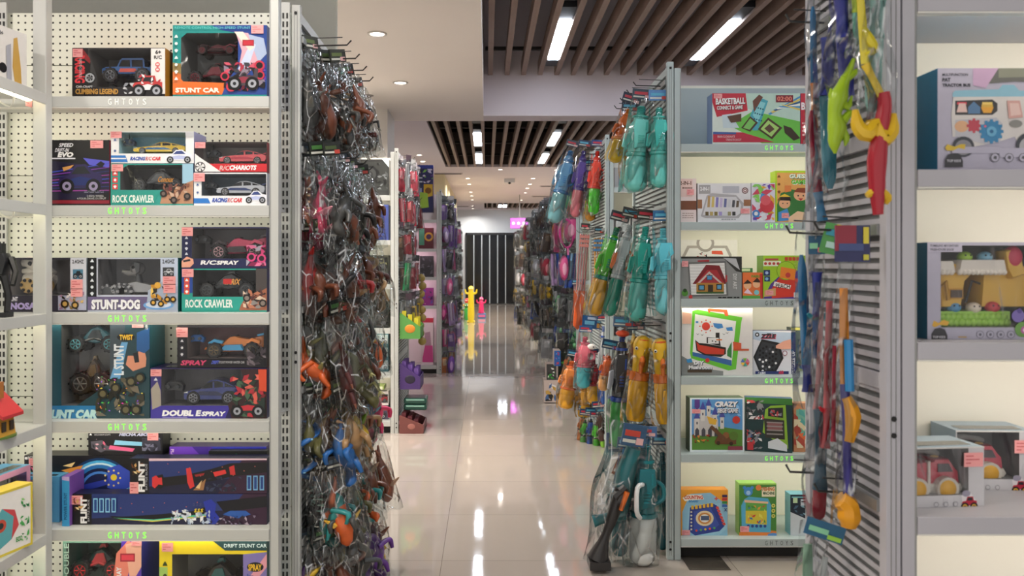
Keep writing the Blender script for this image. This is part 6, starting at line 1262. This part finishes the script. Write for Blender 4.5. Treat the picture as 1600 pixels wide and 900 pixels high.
# ---------------------------------------------------------------- nearest rack end: long toy swords in film sleeves
GS = 'bagged toy swords on the nearest right slatted end'
def NSC(px): return max(600, (px-CX)/.815)
def sword(label, pts, blade, hilt, s, wid, hz, group=GS, extra=None, guard=None, sleeve=True, blunt=False, name='toy_sword'):
    """pts = (px,py) tip ... pommel, down or up; blade part then hilt part"""
    (x0, y0), (x1, y1), (x2, y2) = pts
    s_old = s; s = NSC(max(x0, x1, x2)+wid/2); hz = s
    base = Vector((X(x0, s), F/s, Z(min(y0, y2), s)))
    t = empty(name, base, 0, label, 'toy sword', group); q = lambda px, py, dy=0: (X(px, s)-base.x, dy, Z(py, s)-base.z)
    r = wid/s/2; m = MB()
    n_ = 8; P = [q(x0+(x1-x0)*i/n_, y0+(y1-y0)*i/n_) for i in range(n_+1)]
    m.tube(P, [r*(.35 if not blunt else .9)]+[r*(.8+.2*min(1, i/3)) for i in range(1, n_+1)], mat(blade, .25, coat=.3), 10, .35, up=(0, 1, 0)); m.build('blade', t, True)
    m = MB(); m.tube([q(x1, y1), q(x1+(x2-x1)*.3, y1+(y2-y1)*.3), q(x1+(x2-x1)*.7, y1+(y2-y1)*.7), q(x2, y2)], [r*1.1, r*.8, r*.9, r*1.2], mat(hilt, .3), 10, .6, up=(0, 1, 0))
    m.build('hilt', t, True)
    if guard:
        g = MB(); c_ = q(x1, y1); g.tube([(c_[0]-r*2, 0, c_[2]+r*.7), (c_[0]-r, 0, c_[2]-r*.2), (c_[0], 0, c_[2]), (c_[0]+r, 0, c_[2]-r*.2), (c_[0]+r*2, 0, c_[2]+r*.7)], [r*.35, r*.6, r*.7, r*.6, r*.35], mat(guard, .3), 8, .7); g.build('guard', t, True)
    if sleeve:
        L = abs(y2-y0)/s; mx_, mt = min(q(x0, y0)[2], q(x2, y2)[2]), max(q(x0, y0)[2], q(x2, y2)[2])
        cx_ = (q(x0, y0)[0]+q(x2, y2)[0])/2
        MB().add(*pillow(r*4.6, mt-mx_+.10, r*2.4, int(x0), 8, 18), GUNBAG).build('film_sleeve', t, True, loc=(cx_, 0, mt+.06))
    return t
sword('blue and orange toy sword hanging at outer top of nearest rack', ((1270, 10), (1272, 130), (1272, 200)), '2f7ab0', 'e8862c', 600, 11, 0)
sword('crimson toy sword with blue tip at outer edge of nearest rack', ((1268, 172), (1278, 300), (1285, 345)), 'b02040', '2f8ac0', 600, 15, 0)
sword('long teal flat toy sword hanging point down in upper bundle', ((1297, 295), (1292, 150), (1296, 60)), '2a88a0', '2a3a9a', 625, 24, 0, blunt=False)
sword('indigo blue toy sword at top of nearest rack end', ((1325, 150), (1318, 60), (1312, -20)), '3038a0', '2c34a0', 640, 24, 0, blunt=True)
t = sword('yellow dragon toy axe with red hilt, front of nearest rack', ((1344, -10), (1352, 100), (1385, 165)), 'd8c82c', 'e0c02c', 660, 14, 0, blunt=True)
base = t.location.copy(); q = lambda px, py, dy=0, s=NSC(1396): (X(px, s)-base.x, dy, Z(py, s)-base.z)
m = MB(); m.tube([q(1352, 40), q(1362, 62), q(1370, 75), q(1354, 84)], [.006, .012, .009, .004], mat('d8c82c', .3), 8); m.build('axe_blade', t, True)
m = MB(); m.tube([q(1384, 143), q(1386, 165), q(1380, 200), q(1374, 250), q(1374, 290), q(1376, 335)], [.012, .014, .016, .019, .016, .010], mat('a82030', .25), 12); m.build('shaft', t, True)
m = MB(); m.tube([q(1340, 170), q(1344, 196), q(1358, 206), q(1372, 192), q(1382, 214), q(1396, 204), q(1400, 176)], [.006, .014, .02, .014, .02, .016, .006], mat('e0b828', .3), 8); m.tube([q(1358, 305), q(1374, 298), q(1390, 308), q(1388, 318)], [.006, .012, .01, .004], mat('e0b828', .3), 8); m.build('guard', t, True)
SD = NSC(1344)
t = empty('toy_dragon', (X(1315, SD), F/SD, Z(240, SD)), 0, 'lime green curly dragon toy on sword, upper nearest rack', 'toy figure', GS)
base = t.location.copy(); q = lambda px, py, dy=0, s=SD: (X(px, s)-base.x, dy, Z(py, s)-base.z)
m = MB(); G_ = mat('a8cc2c', .3)
m.tube([q(1334, 92), q(1326, 112), q(1318, 130), q(1310, 152), q(1304, 178), q(1308, 200), q(1304, 220), q(1305, 240)], [.004, .008, .012, .02, .014, .02, .014, .003], G_, 10)
for a, b, cc in (((1318, 125), (1332, 116), (1344, 106)), ((1312, 155), (1324, 168), (1331, 150)), ((1308, 158), (1300, 150), (1298, 138)), ((1310, 195), (1322, 215), (1320, 228)), ((1316, 190), (1326, 178), (1330, 172))): m.tube([q(*a), q(*b), q(*cc)], [.011, .008, .002], G_, 8)
m.build('dragon_body', t, True)
sword('green and clear toy wand near top of the nearest panel', ((1338, 60), (1336, 20), (1334, -10)), '7ac0a8', 'b8d040', 660, 10, 0, blunt=True)
sword('pale aqua sword blade behind the yellow axe', ((1362, 175), (1368, 60), (1372, -10)), '8ac4b8', '8ab8b0', 640, 26, 0)
# header cards mid height
for i, (px, py, w_, h_, col, lab, a) in enumerate(((1332, 352, .075, .078, '20245a', 'navy and red header card hanging at mid height of nearest rack', .0), (1300, 350, .06, .07, '4a9a4a', 'green header card with yellow strip at mid height, nearest rack', .5), (1276, 368, .04, .045, '2a5a7a', 'small blue header card at outer edge, mid height of nearest rack', .8), (1285, 815, .085, .04, '1f5f84', 'blue and green header card of the lowest bag, nearest rack', .3))):
    s = NSC(px+w_*330); t = empty('header_card', (X(px, s), F/s, Z(py+h_*s, s)), -a, lab, 'bag card', GS); t.rotation_euler[1] = .25 if i in (1, 3) else 0
    m = MB(); m.box(-w_/2, 0, 0, w_/2, .003, h_, mat(col, .3, noise=.3, scale=30)); m.build('printed_card', t)
    m = MB()
    if i == 0: m.box(-w_/2, -.002, h_*.3, w_*.1, 0, h_, mat('8c1c34', .3)); m.box(-w_*.4, -.003, h_*.3, w_*.3, -.001, h_*.5, mat('3a4a80', .3)); m.box(w_*.3, -.003, h_*.5, w_*.45, -.001, h_*.95, mat('d8c83a', .3)); m.box(w_*.3, -.003, h_*.05, w_*.45, -.001, h_*.2, mat('c8c03a', .3))
    elif i == 1: m.prism([(-w_*.1, h_), (w_*.1, h_), (w_*.5, h_*.1), (w_*.3, 0)], -.002, 0, 'e0d830'); m.box(-w_*.3, -.003, h_*.2, w_*.1, -.001, h_*.4, mat('b8e0d8')); m.box(-w_*.4, -.003, h_*.6, 0, -.001, h_*.8, mat('3aa0b8'))
    else: m.box(-w_*.4, -.003, h_*.3, w_*.1, -.001, h_*.6, mat('8ad0a8')); m.box(w_*.1, -.003, h_*.1, w_*.45, -.001, h_*.35, mat('d85a7a' if i == 2 else '9ad048'))
    m.build('card_print', t)
sword('broad sky blue toy sword pointing up in the lower bundle', ((1252, 398), (1261, 570), (1262, 612)), '2f86c0', '2c3a9c', 600, 16, 0)
t = sword('navy blue toy sword pommel up with teal knob, lower bundle', ((1277, 560), (1277, 495), (1276, 425)), '2f6ab8', '2c3a9c', 610, 15, 0, guard='2a9ab0', blunt=True)
sword('pink-red translucent toy sword in the lower bundle', ((1296, 470), (1292, 640), (1290, 700)), 'c85a60', 'b8202c', 620, 12, 0, guard='c02434', blunt=True)
sword('dark teal toy sword with red spear tip pointing down', ((1279, 812), (1281, 765), (1284, 640)), 'b02838', '24526a', 625, 22, 0, guard=None)
t = sword('orange and purple long toy sword with orange foot, front lower bundle', ((1318, 450), (1320, 600), (1326, 790)), 'e08a20', '342c84', 650, 15, 0, blunt=True)
base = t.location.copy(); q = lambda px, py, dy=0, s=NSC(1334): (X(px, s)-base.x, dy, Z(py, s)-base.z)
m = MB(); m.tube([q(1313, 780), q(1325, 790), q(1327, 808), q(1326, 824)], [.02, .024, .026, .016], mat('e8a020', .3), 8); m.tube([q(1322, 620), q(1332, 650), q(1326, 690)], [.012, .02, .012], mat('e8a020', .3), 8); m.build('foot', t, True)
m = MB(); m.tube([q(1323, 530, -.01), q(1325, 610, -.01)], .01, mat('2f86c0', .3), 8); m.build('blue_inlay', t, True)
sword('thin crimson toy rod hanging between the lower swords', ((1304, 540), (1303, 640), (1302, 690)), 'b01c3c', 'a02038', 640, 8, 0, blunt=True)
sword('clear empty-looking pink sleeve sword behind, lower bundle', ((1284, 480), (1278, 600), (1274, 640)), 'd89a9c', 'c87878', 600, 8, 0, blunt=True)
t = sword('pale green see-through toy inside lowest near bag', ((1262, 850), (1262, 900), (1264, 960)), '9ac8a8', 'a8d0b8', 610, 16, 0, blunt=True)
sword('grey clear toy tube in lowest near bag at right', ((1290, 870), (1284, 910), (1280, 960)), 'b8c0c0', 'a8b4b4', 615, 10, 0, blunt=True)
# ================================================================ FAR RACKS AND THEIR GOODS
def simple_bag(x, y, z, label, group, col, col2, w, h, shape, seed, name='bagged_toy', cat='bagged toy', rz=0, k=1):
    """far bags: one mesh with card, film and toy"""
    r = random.Random(seed); m = MB()
    m.box(-w*.4, -.002, -.02, w*.4, .002, .035, mat(r.choice(['3a3c40', '6a6a6a', 'c8c4c4', '4a3a44', '8a8488']), .4))
    if shape == 'strip': m.box(-w*.4, -.01, -h*.3, w*.4, .012, -h, mat(col, .35)); m.box(-w*.2, -.014, -h*.35, w*.2, -.01, -h*.6, mat(col2, .35))
    elif shape == 'oval': m.ball((0, 0, -h*.6), h*.36, col, 14, (w/h*1.2, .25, 1)); m.ball((0, -h*.06, -h*.62), h*.2, col2, 12, (w/h*1.1, .2, 1))
    elif shape == 'ring':
        P = [(w*.42*math.cos(i*.5236), 0, -h*.6+h*.33*math.sin(i*.5236)) for i in range(13)]; m.tube(P, w*.09, mat(col, .3), 8)
        m.tube([(0, 0, -h*.9), (0, 0, -h*1.1)], w*.08, mat(col2, .3), 8)
    elif shape == 'stick':
        for i in range(3): m.cyl((-w*.3+i*w*.3, .005*i, -h*.15), (-w*.3+i*w*.3+r.uniform(-.01, .01), .005*i, -h), w*.13, mat(col if i % 2 == 0 else col2, .3), 8)
        m.ball((0, 0, -h*.9), w*.3, col, 10, (1, .6, 1.2))
    elif shape == 'lump':
        for i in range(5): m.ball((r.uniform(-w*.25, w*.25), r.uniform(-.015, .015), -h*(.35+.12*i)), w*r.uniform(.18, .3), col if i % 2 else col2, 8, (1, .6, 1.3))
    elif shape == 'tool':
        m.tube([(-w*.2, 0, -h*.2), (0, 0, -h*.55), (w*.15, 0, -h*.95)], [w*.1, w*.22, w*.1], mat(col, .3), 8); m.box(-w*.35, -.01, -h*.45, w*.2, .01, -h*.6, mat(col2, .3))
    m.add(*pillow(w*1.15, h*1.08, .05, seed, 5, 7), BAGD)
    o = m.build(name, None, True); o.location = (x, y, z); o.rotation_euler = (0, r.uniform(-.12, .12), rz+r.uniform(-.4, .4))
    tag(o, label, cat, group); return o
PK = {'dark grey': ('3a3838', '6a6664'), 'black': ('1c1b1d', '4c4a4c'), 'silver': ('a8a8ac', 'd8d8dc'), 'brown': ('5a4034', '8a6a50'), 'pink': ('e05a94', 'f4b0cc'), 'rose red': ('c0384c', 'e8909a'), 'crimson': ('a02838', 'd86a70'),
      'yellow': ('e0b428', '5a4a20'), 'blue': ('2c50a8', '8ab8e0'), 'green': ('2a8a54', '80c890'), 'purple': ('7a4aa8', 'c8a0dc'), 'orange': ('e07a2c', 'f0c090'), 'taupe': ('6a5c54', '9a8c84'), 'lilac': ('b89ad0', 'e4d4ee'), 'olive': ('6a6a3c', 'a0a05c'), 'magenta': ('c83088', 'f080b8')}
def rack_end(x_face, side, d0, rows, cols, cn, layers, where, group, h=.34, w=.12, shapes=('strip',), seed=1, shapename='bag', spread=.075, xoff=.05):
    r = random.Random(seed)
    for ri, z in enumerate(rows):
        for ci in range(cols):
            for k in range(layers):
                c = cn[ri % len(cn)] if isinstance(cn[0], (list, tuple)) else cn
                c = c[(ci*layers+k+ri) % len(c)]
                sh = shapes[(ri+ci+k) % len(shapes)]
                x = x_face-side*(xoff+k*spread+r.uniform(-.015, .015)); y = d0+.1+ci*(.74/max(1, cols-1))+r.uniform(-.03, .03)
                lab = '%s bagged %s, %s row, %s from front%s, %s' % (c, {'strip': 'card pack', 'oval': 'oval toy', 'ring': 'ring toy', 'stick': 'stick toys', 'lump': 'toy bundle', 'tool': 'toy tool'}[sh], ORD[ri], ORD[ci], ('', ' further out', ' outermost')[k], where)
                simple_bag(x, y, z, lab, group, *PK[c], w*r.uniform(.85, 1.15), h*r.uniform(.85, 1.1), sh, seed*100+ri*20+ci*3+k, rz=.3)
# left second rack end: red, pink, green slim packs
rack_end(-.745, -1, 6.62, (2.28, 2.0, 1.72, 1.45, 1.12), 4, [['rose red', 'silver', 'rose red'], ['silver', 'rose red', 'crimson'], ['crimson', 'rose red', 'brown'], ['green', 'green', 'crimson', 'brown'], ['silver', 'dark grey', 'silver', 'yellow']], 2, 'second left rack', 'slim packs on the second left rack end', h=.27, w=.07, shapes=('strip', 'stick', 'strip'), seed=3, spread=.06, xoff=.03)
rack_end(-.745, -1, 6.62, (.86,), 4, [['black', 'dark grey', 'silver', 'olive']], 2, 'second left rack', 'slim packs on the second left rack end', h=.25, w=.09, shapes=('lump',), seed=5, spread=.06, xoff=.03) if 0 else None
def display_box(label, x, y, z, col, face, n, itemc, w_=.17, h_=.22, eyes=False):
    t = empty('counter_display', (x, y, z), 0, label, 'display box', 'counter display boxes on the second left rack end')
    m = MB(); m.prism([(-.0, 0), (w_, 0), (w_, h_*.45), (0, h_)], -.01, 0, mat(col)); m.box(0, 0, 0, w_, .34, .01, mat(col)); m.prism([(0, 0), (w_, 0), (w_, h_*.45), (0, h_)], .33, .34, mat(col)); m.box(w_-.008, 0, 0, w_, .34, h_*.45, mat(col)); m.build('card_tray', t)
    m = MB(); m.ball((w_*.5, -.012, h_*.38), h_*.2, face, 12, (1, .1, .8))
    if eyes: m.ball((w_*.42, -.018, h_*.4), .012, 'ffffff', 8, (1, .2, 1.2)); m.ball((w_*.58, -.018, h_*.4), .012, 'ffffff', 8, (1, .2, 1.2)); m.ball((w_*.42, -.022, h_*.4), .006, '101010', 6); m.ball((w_*.58, -.022, h_*.4), .006, '101010', 6)
    m.build('printed_face', t, True)
    for i in range(n):
        for j in range(3): MB().box(.015+j*.05, .02+i*.3/n, .01, .05+j*.05, .03+i*.3/n, h_*1.05-j*.03, mat(itemc, .3)).build('toy_pack', t)
display_box('green counter box with round face and yellow tubes, left second rack', -.72, 6.66, .78, '5a9a4a', 'd88a2c', 4, 'd8c830')
display_box('purple counter box with white-faced character, left second rack', -.72, 6.66, .36, '4a3070', '241c34', 5, '6a4a98')
display_box('brown counter box of packets on floor by left second rack', -.72, 6.62, .0, '7a4440', 'a86a60', 6, '6a3038', w_=.2, h_=.155)
for i in range(2):
    t = empty('plastic_case', (-.69, 6.68, .232 if i else .18), 0, ('lower' if i == 0 else 'upper')+' dark green flat case stacked by left second rack', 'plastic case', 'dark green plastic cases')
    MB().box(0, 0, 0, .19, .2, .05, mat('16463c', .3)).build('case_body', t, bevel=.012); MB().box(.02, -.004, .03, .17, 0, .042, mat('8ab8a8')).build('case_label', t)
# left third rack end: purple, pink
rack_end(-.59, -1, 10.25, (2.25, 1.95, 1.65, 1.3, .95, .6, .3), 4, [['purple', 'dark grey', 'lilac'], ['pink', 'lilac', 'purple'], ['dark grey', 'pink', 'lilac'], ['lilac', 'pink', 'silver'], ['rose red', 'magenta', 'lilac'], ['purple', 'lilac', 'pink'], ['orange', 'purple', 'brown']], 2, 'third left rack', 'pink and purple packs on the third left rack', h=.32, w=.11, shapes=('strip', 'oval', 'stick'), seed=7, spread=.08)
rack_end(-.615, -1, 13.6, (2.1, 1.7, 1.3, .9, .5), 2, [['silver', 'pink'], ['dark grey', 'silver'], ['silver', 'brown'], ['black', 'dark grey'], ['purple', 'lilac']], 2, 'fourth left rack', 'bags on the fourth left rack', h=.38, w=.12, shapes=('lump', 'strip'), seed=8)
rack_end(-.635, -1, 17.0, (2.1, 1.7, 1.3, .9, .5), 2, [['silver', 'yellow'], ['silver', 'black'], ['silver', 'dark grey'], ['yellow', 'green'], ['pink', 'yellow']], 1, 'fifth left rack', 'bags on the fifth left rack', h=.38, w=.14, shapes=('lump',), seed=9)
# right racks
rack_end(.925, 1, 8.1, (2.22,), 3, [['green', 'blue', 'silver']], 1, 'third right rack', 'bags on the third right rack', h=.32, w=.15, shapes=('oval', 'lump'), seed=11)
rack_end(.925, 1, 8.1, (1.98,), 3, [['pink', 'magenta', 'orange']], 2, 'third right rack, upper', 'bags on the third right rack', h=.42, w=.17, shapes=('oval', 'ring', 'strip'), seed=12, spread=.09)
rack_end(.925, 1, 8.1, (1.58,), 3, [['blue', 'pink', 'lilac']], 2, 'third right rack, middle', 'bags on the third right rack', h=.40, w=.13, shapes=('stick', 'oval', 'stick'), seed=13, spread=.09)
rack_end(.925, 1, 8.1, (1.12, .78), 3, [['silver', 'black', 'green'], ['blue', 'green', 'black']], 2, 'third right rack, low', 'bags on the third right rack', h=.28, w=.12, shapes=('strip', 'lump'), seed=14, spread=.08)
dk = [['dark grey', 'brown', 'silver', 'taupe'], ['taupe', 'dark grey', 'brown', 'black'], ['black', 'silver', 'dark grey', 'rose red'], ['yellow', 'dark grey', 'brown', 'silver'], ['dark grey', 'taupe', 'yellow', 'black'], ['brown', 'black', 'silver', 'blue'], ['rose red', 'dark grey', 'taupe', 'pink']]
for j, (d, xf) in enumerate(((10.1, .94), (12.2, .945), (14.4, .945), (16.8, .945), (19.6, .945))):
    rack_end(xf, 1, d, (2.22, 1.9, 1.56, 1.22, .9, .55) if j < 3 else (2.2, 1.75, 1.3, .85, .45), 3 if j < 3 else 2, dk[j % 3:]+dk[:j % 3], 2, '%s right rack' % ORD[j+3], 'dark bags on the %s right rack' % ORD[j+3], h=.34 if j < 3 else .4, w=.15, shapes=('lump', 'tool', 'strip', 'oval'), seed=20+j, spread=.10, xoff=.06)
# cartons standing below the third right rack
for i, (a, b, c, d, s, col, lab) in enumerate(((850, 594, 879, 629, 155, 'c9b8b0', 'beige print carton on floor under the third right rack'), (854, 569, 869, CY+(EYE-.2345)*155, 155, '3c3c3c', 'dark carton stacked on the beige one, third right rack'), (872, 540, 895, 592, 150, '1f2a1c', 'black and green tool box leaning by third right rack'), (866, 548, 876, 572, 158, '2a5aa0', 'blue bottle toy standing on cartons, third right rack'))):
    k = Carton(lab, a, b, c, d, s, .2, col, side='a89890', group='cartons by the third right rack', rot=0)
    k.shards(a+2, b+2, c-2, d-2, ['4a6a9a', 'c8a050', 'e8e4e0', '2a2a2a'] if i == 0 else ['e0e0dc', '3aa040', '1a1a1a'] if i < 3 else ['5a9ae0', 'c83a3a'], 14, i, .4); k.done()
# products on the left second unit (white shelves)
SG2 = 186.5
GG2 = 'boxed vehicles on the white second left shelves'
def B2(label, a, b, c, z, col, **k): return Carton(label, a, b, c, CY+(EYE-z)*SG2, SG2, k.pop('depth', .15), col, z=z, group=GG2, **k)
c = B2('black steering-wheel set box at top of second left unit', 545, 249, 608, 1.97, '222322'); c.rect(560, 253, 606, 298, '2f3130').ring(578, 272, 13, '15161a', '3a3c3c', .75).ring(578, 272, 4, '15161a', '55585a').shards(586, 255, 606, 296, ['4a4e4e', '6a6e70', '101112'], 16, 2, .3).poly([(597, 249), (608, 249), (608, 262)], 'b8c8c8').done()
c = B2('blue toy vehicle box on second shelf of second left unit', 548, 322, 600, 1.60, '2a3a80', side='3a4a9a'); c.car2d(562, 345, 592, 362, '6a80c0', kind='truck').rect(548, 364, 600, 368, '4a5ab0').done()
c = B2('tall blue toy vehicle box beside, second left unit', 600, 320, 607, 1.60, '40509a'); c.done()
for i, (z, t_) in enumerate(((1.235, 400), (1.235+.18, 388))):
    pass
c = B2('olive truck window box on third shelf, second left unit', 560, 399, 607, 1.235, '3a3c30', win=(570, 402, 606, 436), lining='4a4c40'); c.vehicle(574, 404, 604, 422, 'c8c080', 'truck', '4a4a30').done()
c = B2('green pickup window box on fourth shelf, second left unit', 574, 470, 607, .867+.10, '2c3a30', z=None if 0 else None, win=(576, 472, 606, 489), lining='3a463a') if 0 else Carton('green pickup window box, upper of two on fourth shelf, second left unit', 574, 469, 607, CY+(EYE-1.0)*SG2, SG2, .15, '24382c', z=1.0, win=(576, 471, 606, 488), lining='3a4a3c', group=GG2)
c.vehicle(577, 472, 604, 488, '4a7a5a', 'truck', '3a5a40').done()
c = B2('dark off-road window box under green pickup, fourth shelf', 574, 489, 607, .867, '1c201e', win=(577, 492, 606, 508), lining='2a302c'); c.vehicle(578, 494, 604, 510, '2c3830', 'truck', '2a2a2a').done()
for i in range(3):
    z = .501+i*.107
    c = B2('%s teal-edged box of silver model cars, fifth shelf of second left unit' % ('lowest', 'middle', 'topmost')[i], 574, CY+(EYE-z-.105)*SG2, 607, z, '24505a')
    yy = CY+(EYE-z-.105)*SG2; c.rect(575, yy+2, 606, yy+16, '8a9698').car2d(576, yy+4, 590, yy+16, 'd8dce0').car2d(591, yy+5, 605, yy+16, 'b0b6bc').done()
c = B2('red sports car window box on bottom shelf of second left unit', 578, 612, 607, .10+.12, 'e4dcdc', win=(581, 616, 606, 630), lining='a8a0a0'); c.vehicle(582, 618, 605, 630, 'd82c3c', 'sport').done()
c = B2('purple grey car box under the red sports car, second left unit', 576, 634, 607, .10, '4a4058'); c.car2d(580, 640, 604, 654, '2a2430').done()
c = B2('green and yellow topped box at back of bottom shelf, second left unit', 574, 603, 600, .35, '9ab060'); c.rect(580, 604, 598, 612, 'e0e4c8').done()
# third left unit: pink lit shelves
SG3 = 121
GG3 = 'boxes on the pink lit third left shelves'
def B3(label, a, b, c, z, col, **k): return Carton(label, a, b, c, CY+(EYE-z)*SG3, SG3, .12, col, z=z, group=GG3, **k)
c = B3('tall poster-like box with boy in striped shirt atop third left unit', 646, 258, 677, 2.07, '2a2c5a', side='6a2c5a'); c.rect(646, 258, 677, 263, '2a3a8a').circ(654, 268, 3.6, 'd8a888').poly([(649, 268), (651, 263), (658, 264), (659, 269)], '20181a').poly([(648, 273), (660, 273), (660, 294), (648, 294)], '2c3450').rect(649, 294, 659, 312, '8a94b8').rect(648, 277, 660, 279, 'c8ccd8').rect(648, 283, 660, 285, 'c8ccd8').poly([(662, 288), (676, 288), (676, 306), (662, 310)], 'c8a02c').circ(669, 298, 5, '7a5020').poly([(656, 300), (668, 302), (670, 324), (656, 326)], '9ac040').shards(660, 264, 676, 286, ['7ab050', '5a3a80', 'c8c0d8', '3a2a50'], 16, 3, .3).done()
c = B3('maroon box with yellow ring pictures on second shelf, third left unit', 654, 356, 677, 1.60, '5a1c28'); c.rect(655, 357, 663, 383, '4a8a70').ring(670, 370, 7, 'c89a3a', '40204a', .6).done()
c = B3('dark grey toy box on third shelf of pink lit unit', 656, 400, 677, 1.235, '2a2a2e'); c.shards(657, 402, 676, 430, ['5a5a60', '8a8a90', '40404a'], 12, 4, .3).done()
c = B3('magenta toy box on fourth shelf of pink lit unit', 658, 450, 677, .867, '8a2878'); c.shards(660, 452, 676, 476, ['5a4a9a', 'd070b0', '3a2050'], 10, 4, .3).done()
c = B3('white and red doll box on low shelf of pink lit unit', 658, 497, 677, .101, 'ead8dc'); c.rect(658, 497, 677, 504, 'c03048').poly([(660, 560), (664, 540), (676, 540), (677, 566), (660, 566)], 'd04a90').poly([(664, 520), (672, 518), (674, 540), (664, 540)], 'b890a0').done()
t = empty('hanging_garland', (-.62, 7.60, 1.22), 0, 'string of yellow round balls hanging by the third left unit', 'bead garland')
m = MB()
for i in range(9): m.ball((.012*math.sin(i*1.7), 0, .05-i*.075), .04, 'a8904a', 8)
m.build('bead', t, True); MB().tube([(-.12, -.07, .12), (-.05, -.02, .11), (0, 0, .10), (0, 0, -.5)], .004, '5a5a5a', 6).build('hanging_wire', t)
# right second unit's neighbours between racks: products on G3, G4 shelves
def B4(label, a, b, c, s, z, col, **k): return Carton(label, a, b, c, CY+(EYE-z)*s, s, .15, col, z=z, group='boxes on the shelves behind the water guns', **k)
c = B4('white toy camera-like box on white shelf behind top water guns', 960, 333, 1010, 209, 1.60, '2a2624'); c.poly([(962, 355), (962, 346), (972, 340), (985, 340), (985, 362), (962, 362)], 'e8e4dc').circ(968, 358, 4, '1c1c1c').rect(974, 336, 983, 341, 'd8d4cc').done()
c = B4('grey box on shelf behind the lime water gun', 960, 262, 1015, 209, 1.97, 'b8b4b0'); c.rect(966, 268, 1000, 290, '8a8e94').circ(976, 286, 5, 'c84a5a').done()
c = B4('dark toy box behind second row of water guns', 962, 495, 1012, 209, .867, '3a3c40'); c.shards(964, 498, 1010, 522, ['8a8e94', 'c8c8c8', '5a3a3a'], 16, 3).done()
c = B4('blue toy box behind third row of water guns', 962, 420, 1020, 209, 1.235, 'c8b8a8'); c.shards(964, 424, 1018, 446, ['8a6a5a', 'e0d8c8', '4a6aa0'], 16, 4).done()
c = B4('white wire crate style box low behind the ducks', 960, 650, 985, 209, .10, 'dcd8d0'); c.lines(961, 655, 984, 680, 5, 'e8a030').done()
# toys by the end wall
def sq_toy(label, px, py0, py1, s, col, col2, zb=0):
    t = empty('inflatable_toy', (X(px, s), F/s, zb), 0, label, 'inflatable toy', 'bright toys near the end wall'); h = Z(py0, s)-zb
    k = (py1-py0)/s*1.15
    m = MB(); m.tube([(0, 0, 0), (0, 0, h*.25), (0, 0, h-k*.4), (0, 0, h-k*.28)], [k*.16, k*.2, k*.16, k*.08], mat(col, .3), 12)
    for s_ in (-1, 1): m.tube([(s_*k*.12, 0, h-k*.45), (s_*k*.3, -.02, h-k*.4), (s_*k*.34, -.03, h-k*.2)], [k*.07, k*.06, k*.04], mat(col, .3), 8); m.tube([(s_*k*.1, 0, k*.1), (s_*k*.22, -.02, .02)], [k*.09, k*.05], mat(col2, .3), 8)
    m.build('toy_body', t, True); m = MB(); m.ball((0, 0, h-k*.16), k*.17, col2, 12)
    for s_ in (-1, 1): m.ball((s_*k*.07, -k*.15, h-k*.13), k*.04, 'ffffff', 6)
    m.build('toy_head', t, True)
sq_toy('yellow inflatable toy figure at left of end wall', 736, 447, 470, 65, 'e8d02c', 'f0dc50')
sq_toy('yellow and red toy figure standing left of dark doors', 730, 466, 488, 60, 'e0c830', 'd83a3c')
sq_toy('hot pink toy figure beside the yellow one by the dark doors', 752, 464, 482, 60, 'e83878', 'e04a8a', .1205)
sq_toy('green toy figure on floor left of the dark doors', 729, 474, 494, 62, '3aa04a', '2a8040')
t = empty('blue_box', (X(752, 60), F/60, 0), 0, 'small blue crate under the hot pink toy by end wall', 'crate'); MB().box(-.09, -.08, 0, .12, .12, .118, mat('3a78b0')).build('crate_body', t, bevel=.01); MB().box(-.07, -.084, .03, .1, -.08, .09, mat('d86a9a')).build('crate_panel', t)
t = empty('display_post', (X(713, 62), F/62, 0), 0, 'white perforated display post left of the end doors', 'display post'); MB().box(0, 0, 0, .06, .06, 2.3, mat('e4e6e8')).build('post', t); 
m = MB()
for i in range(20): m.box(.062, .0, .3+i*.1, .12, .02, .33+i*.1, mat('c8c8c8'))
m.build('bracket', t)
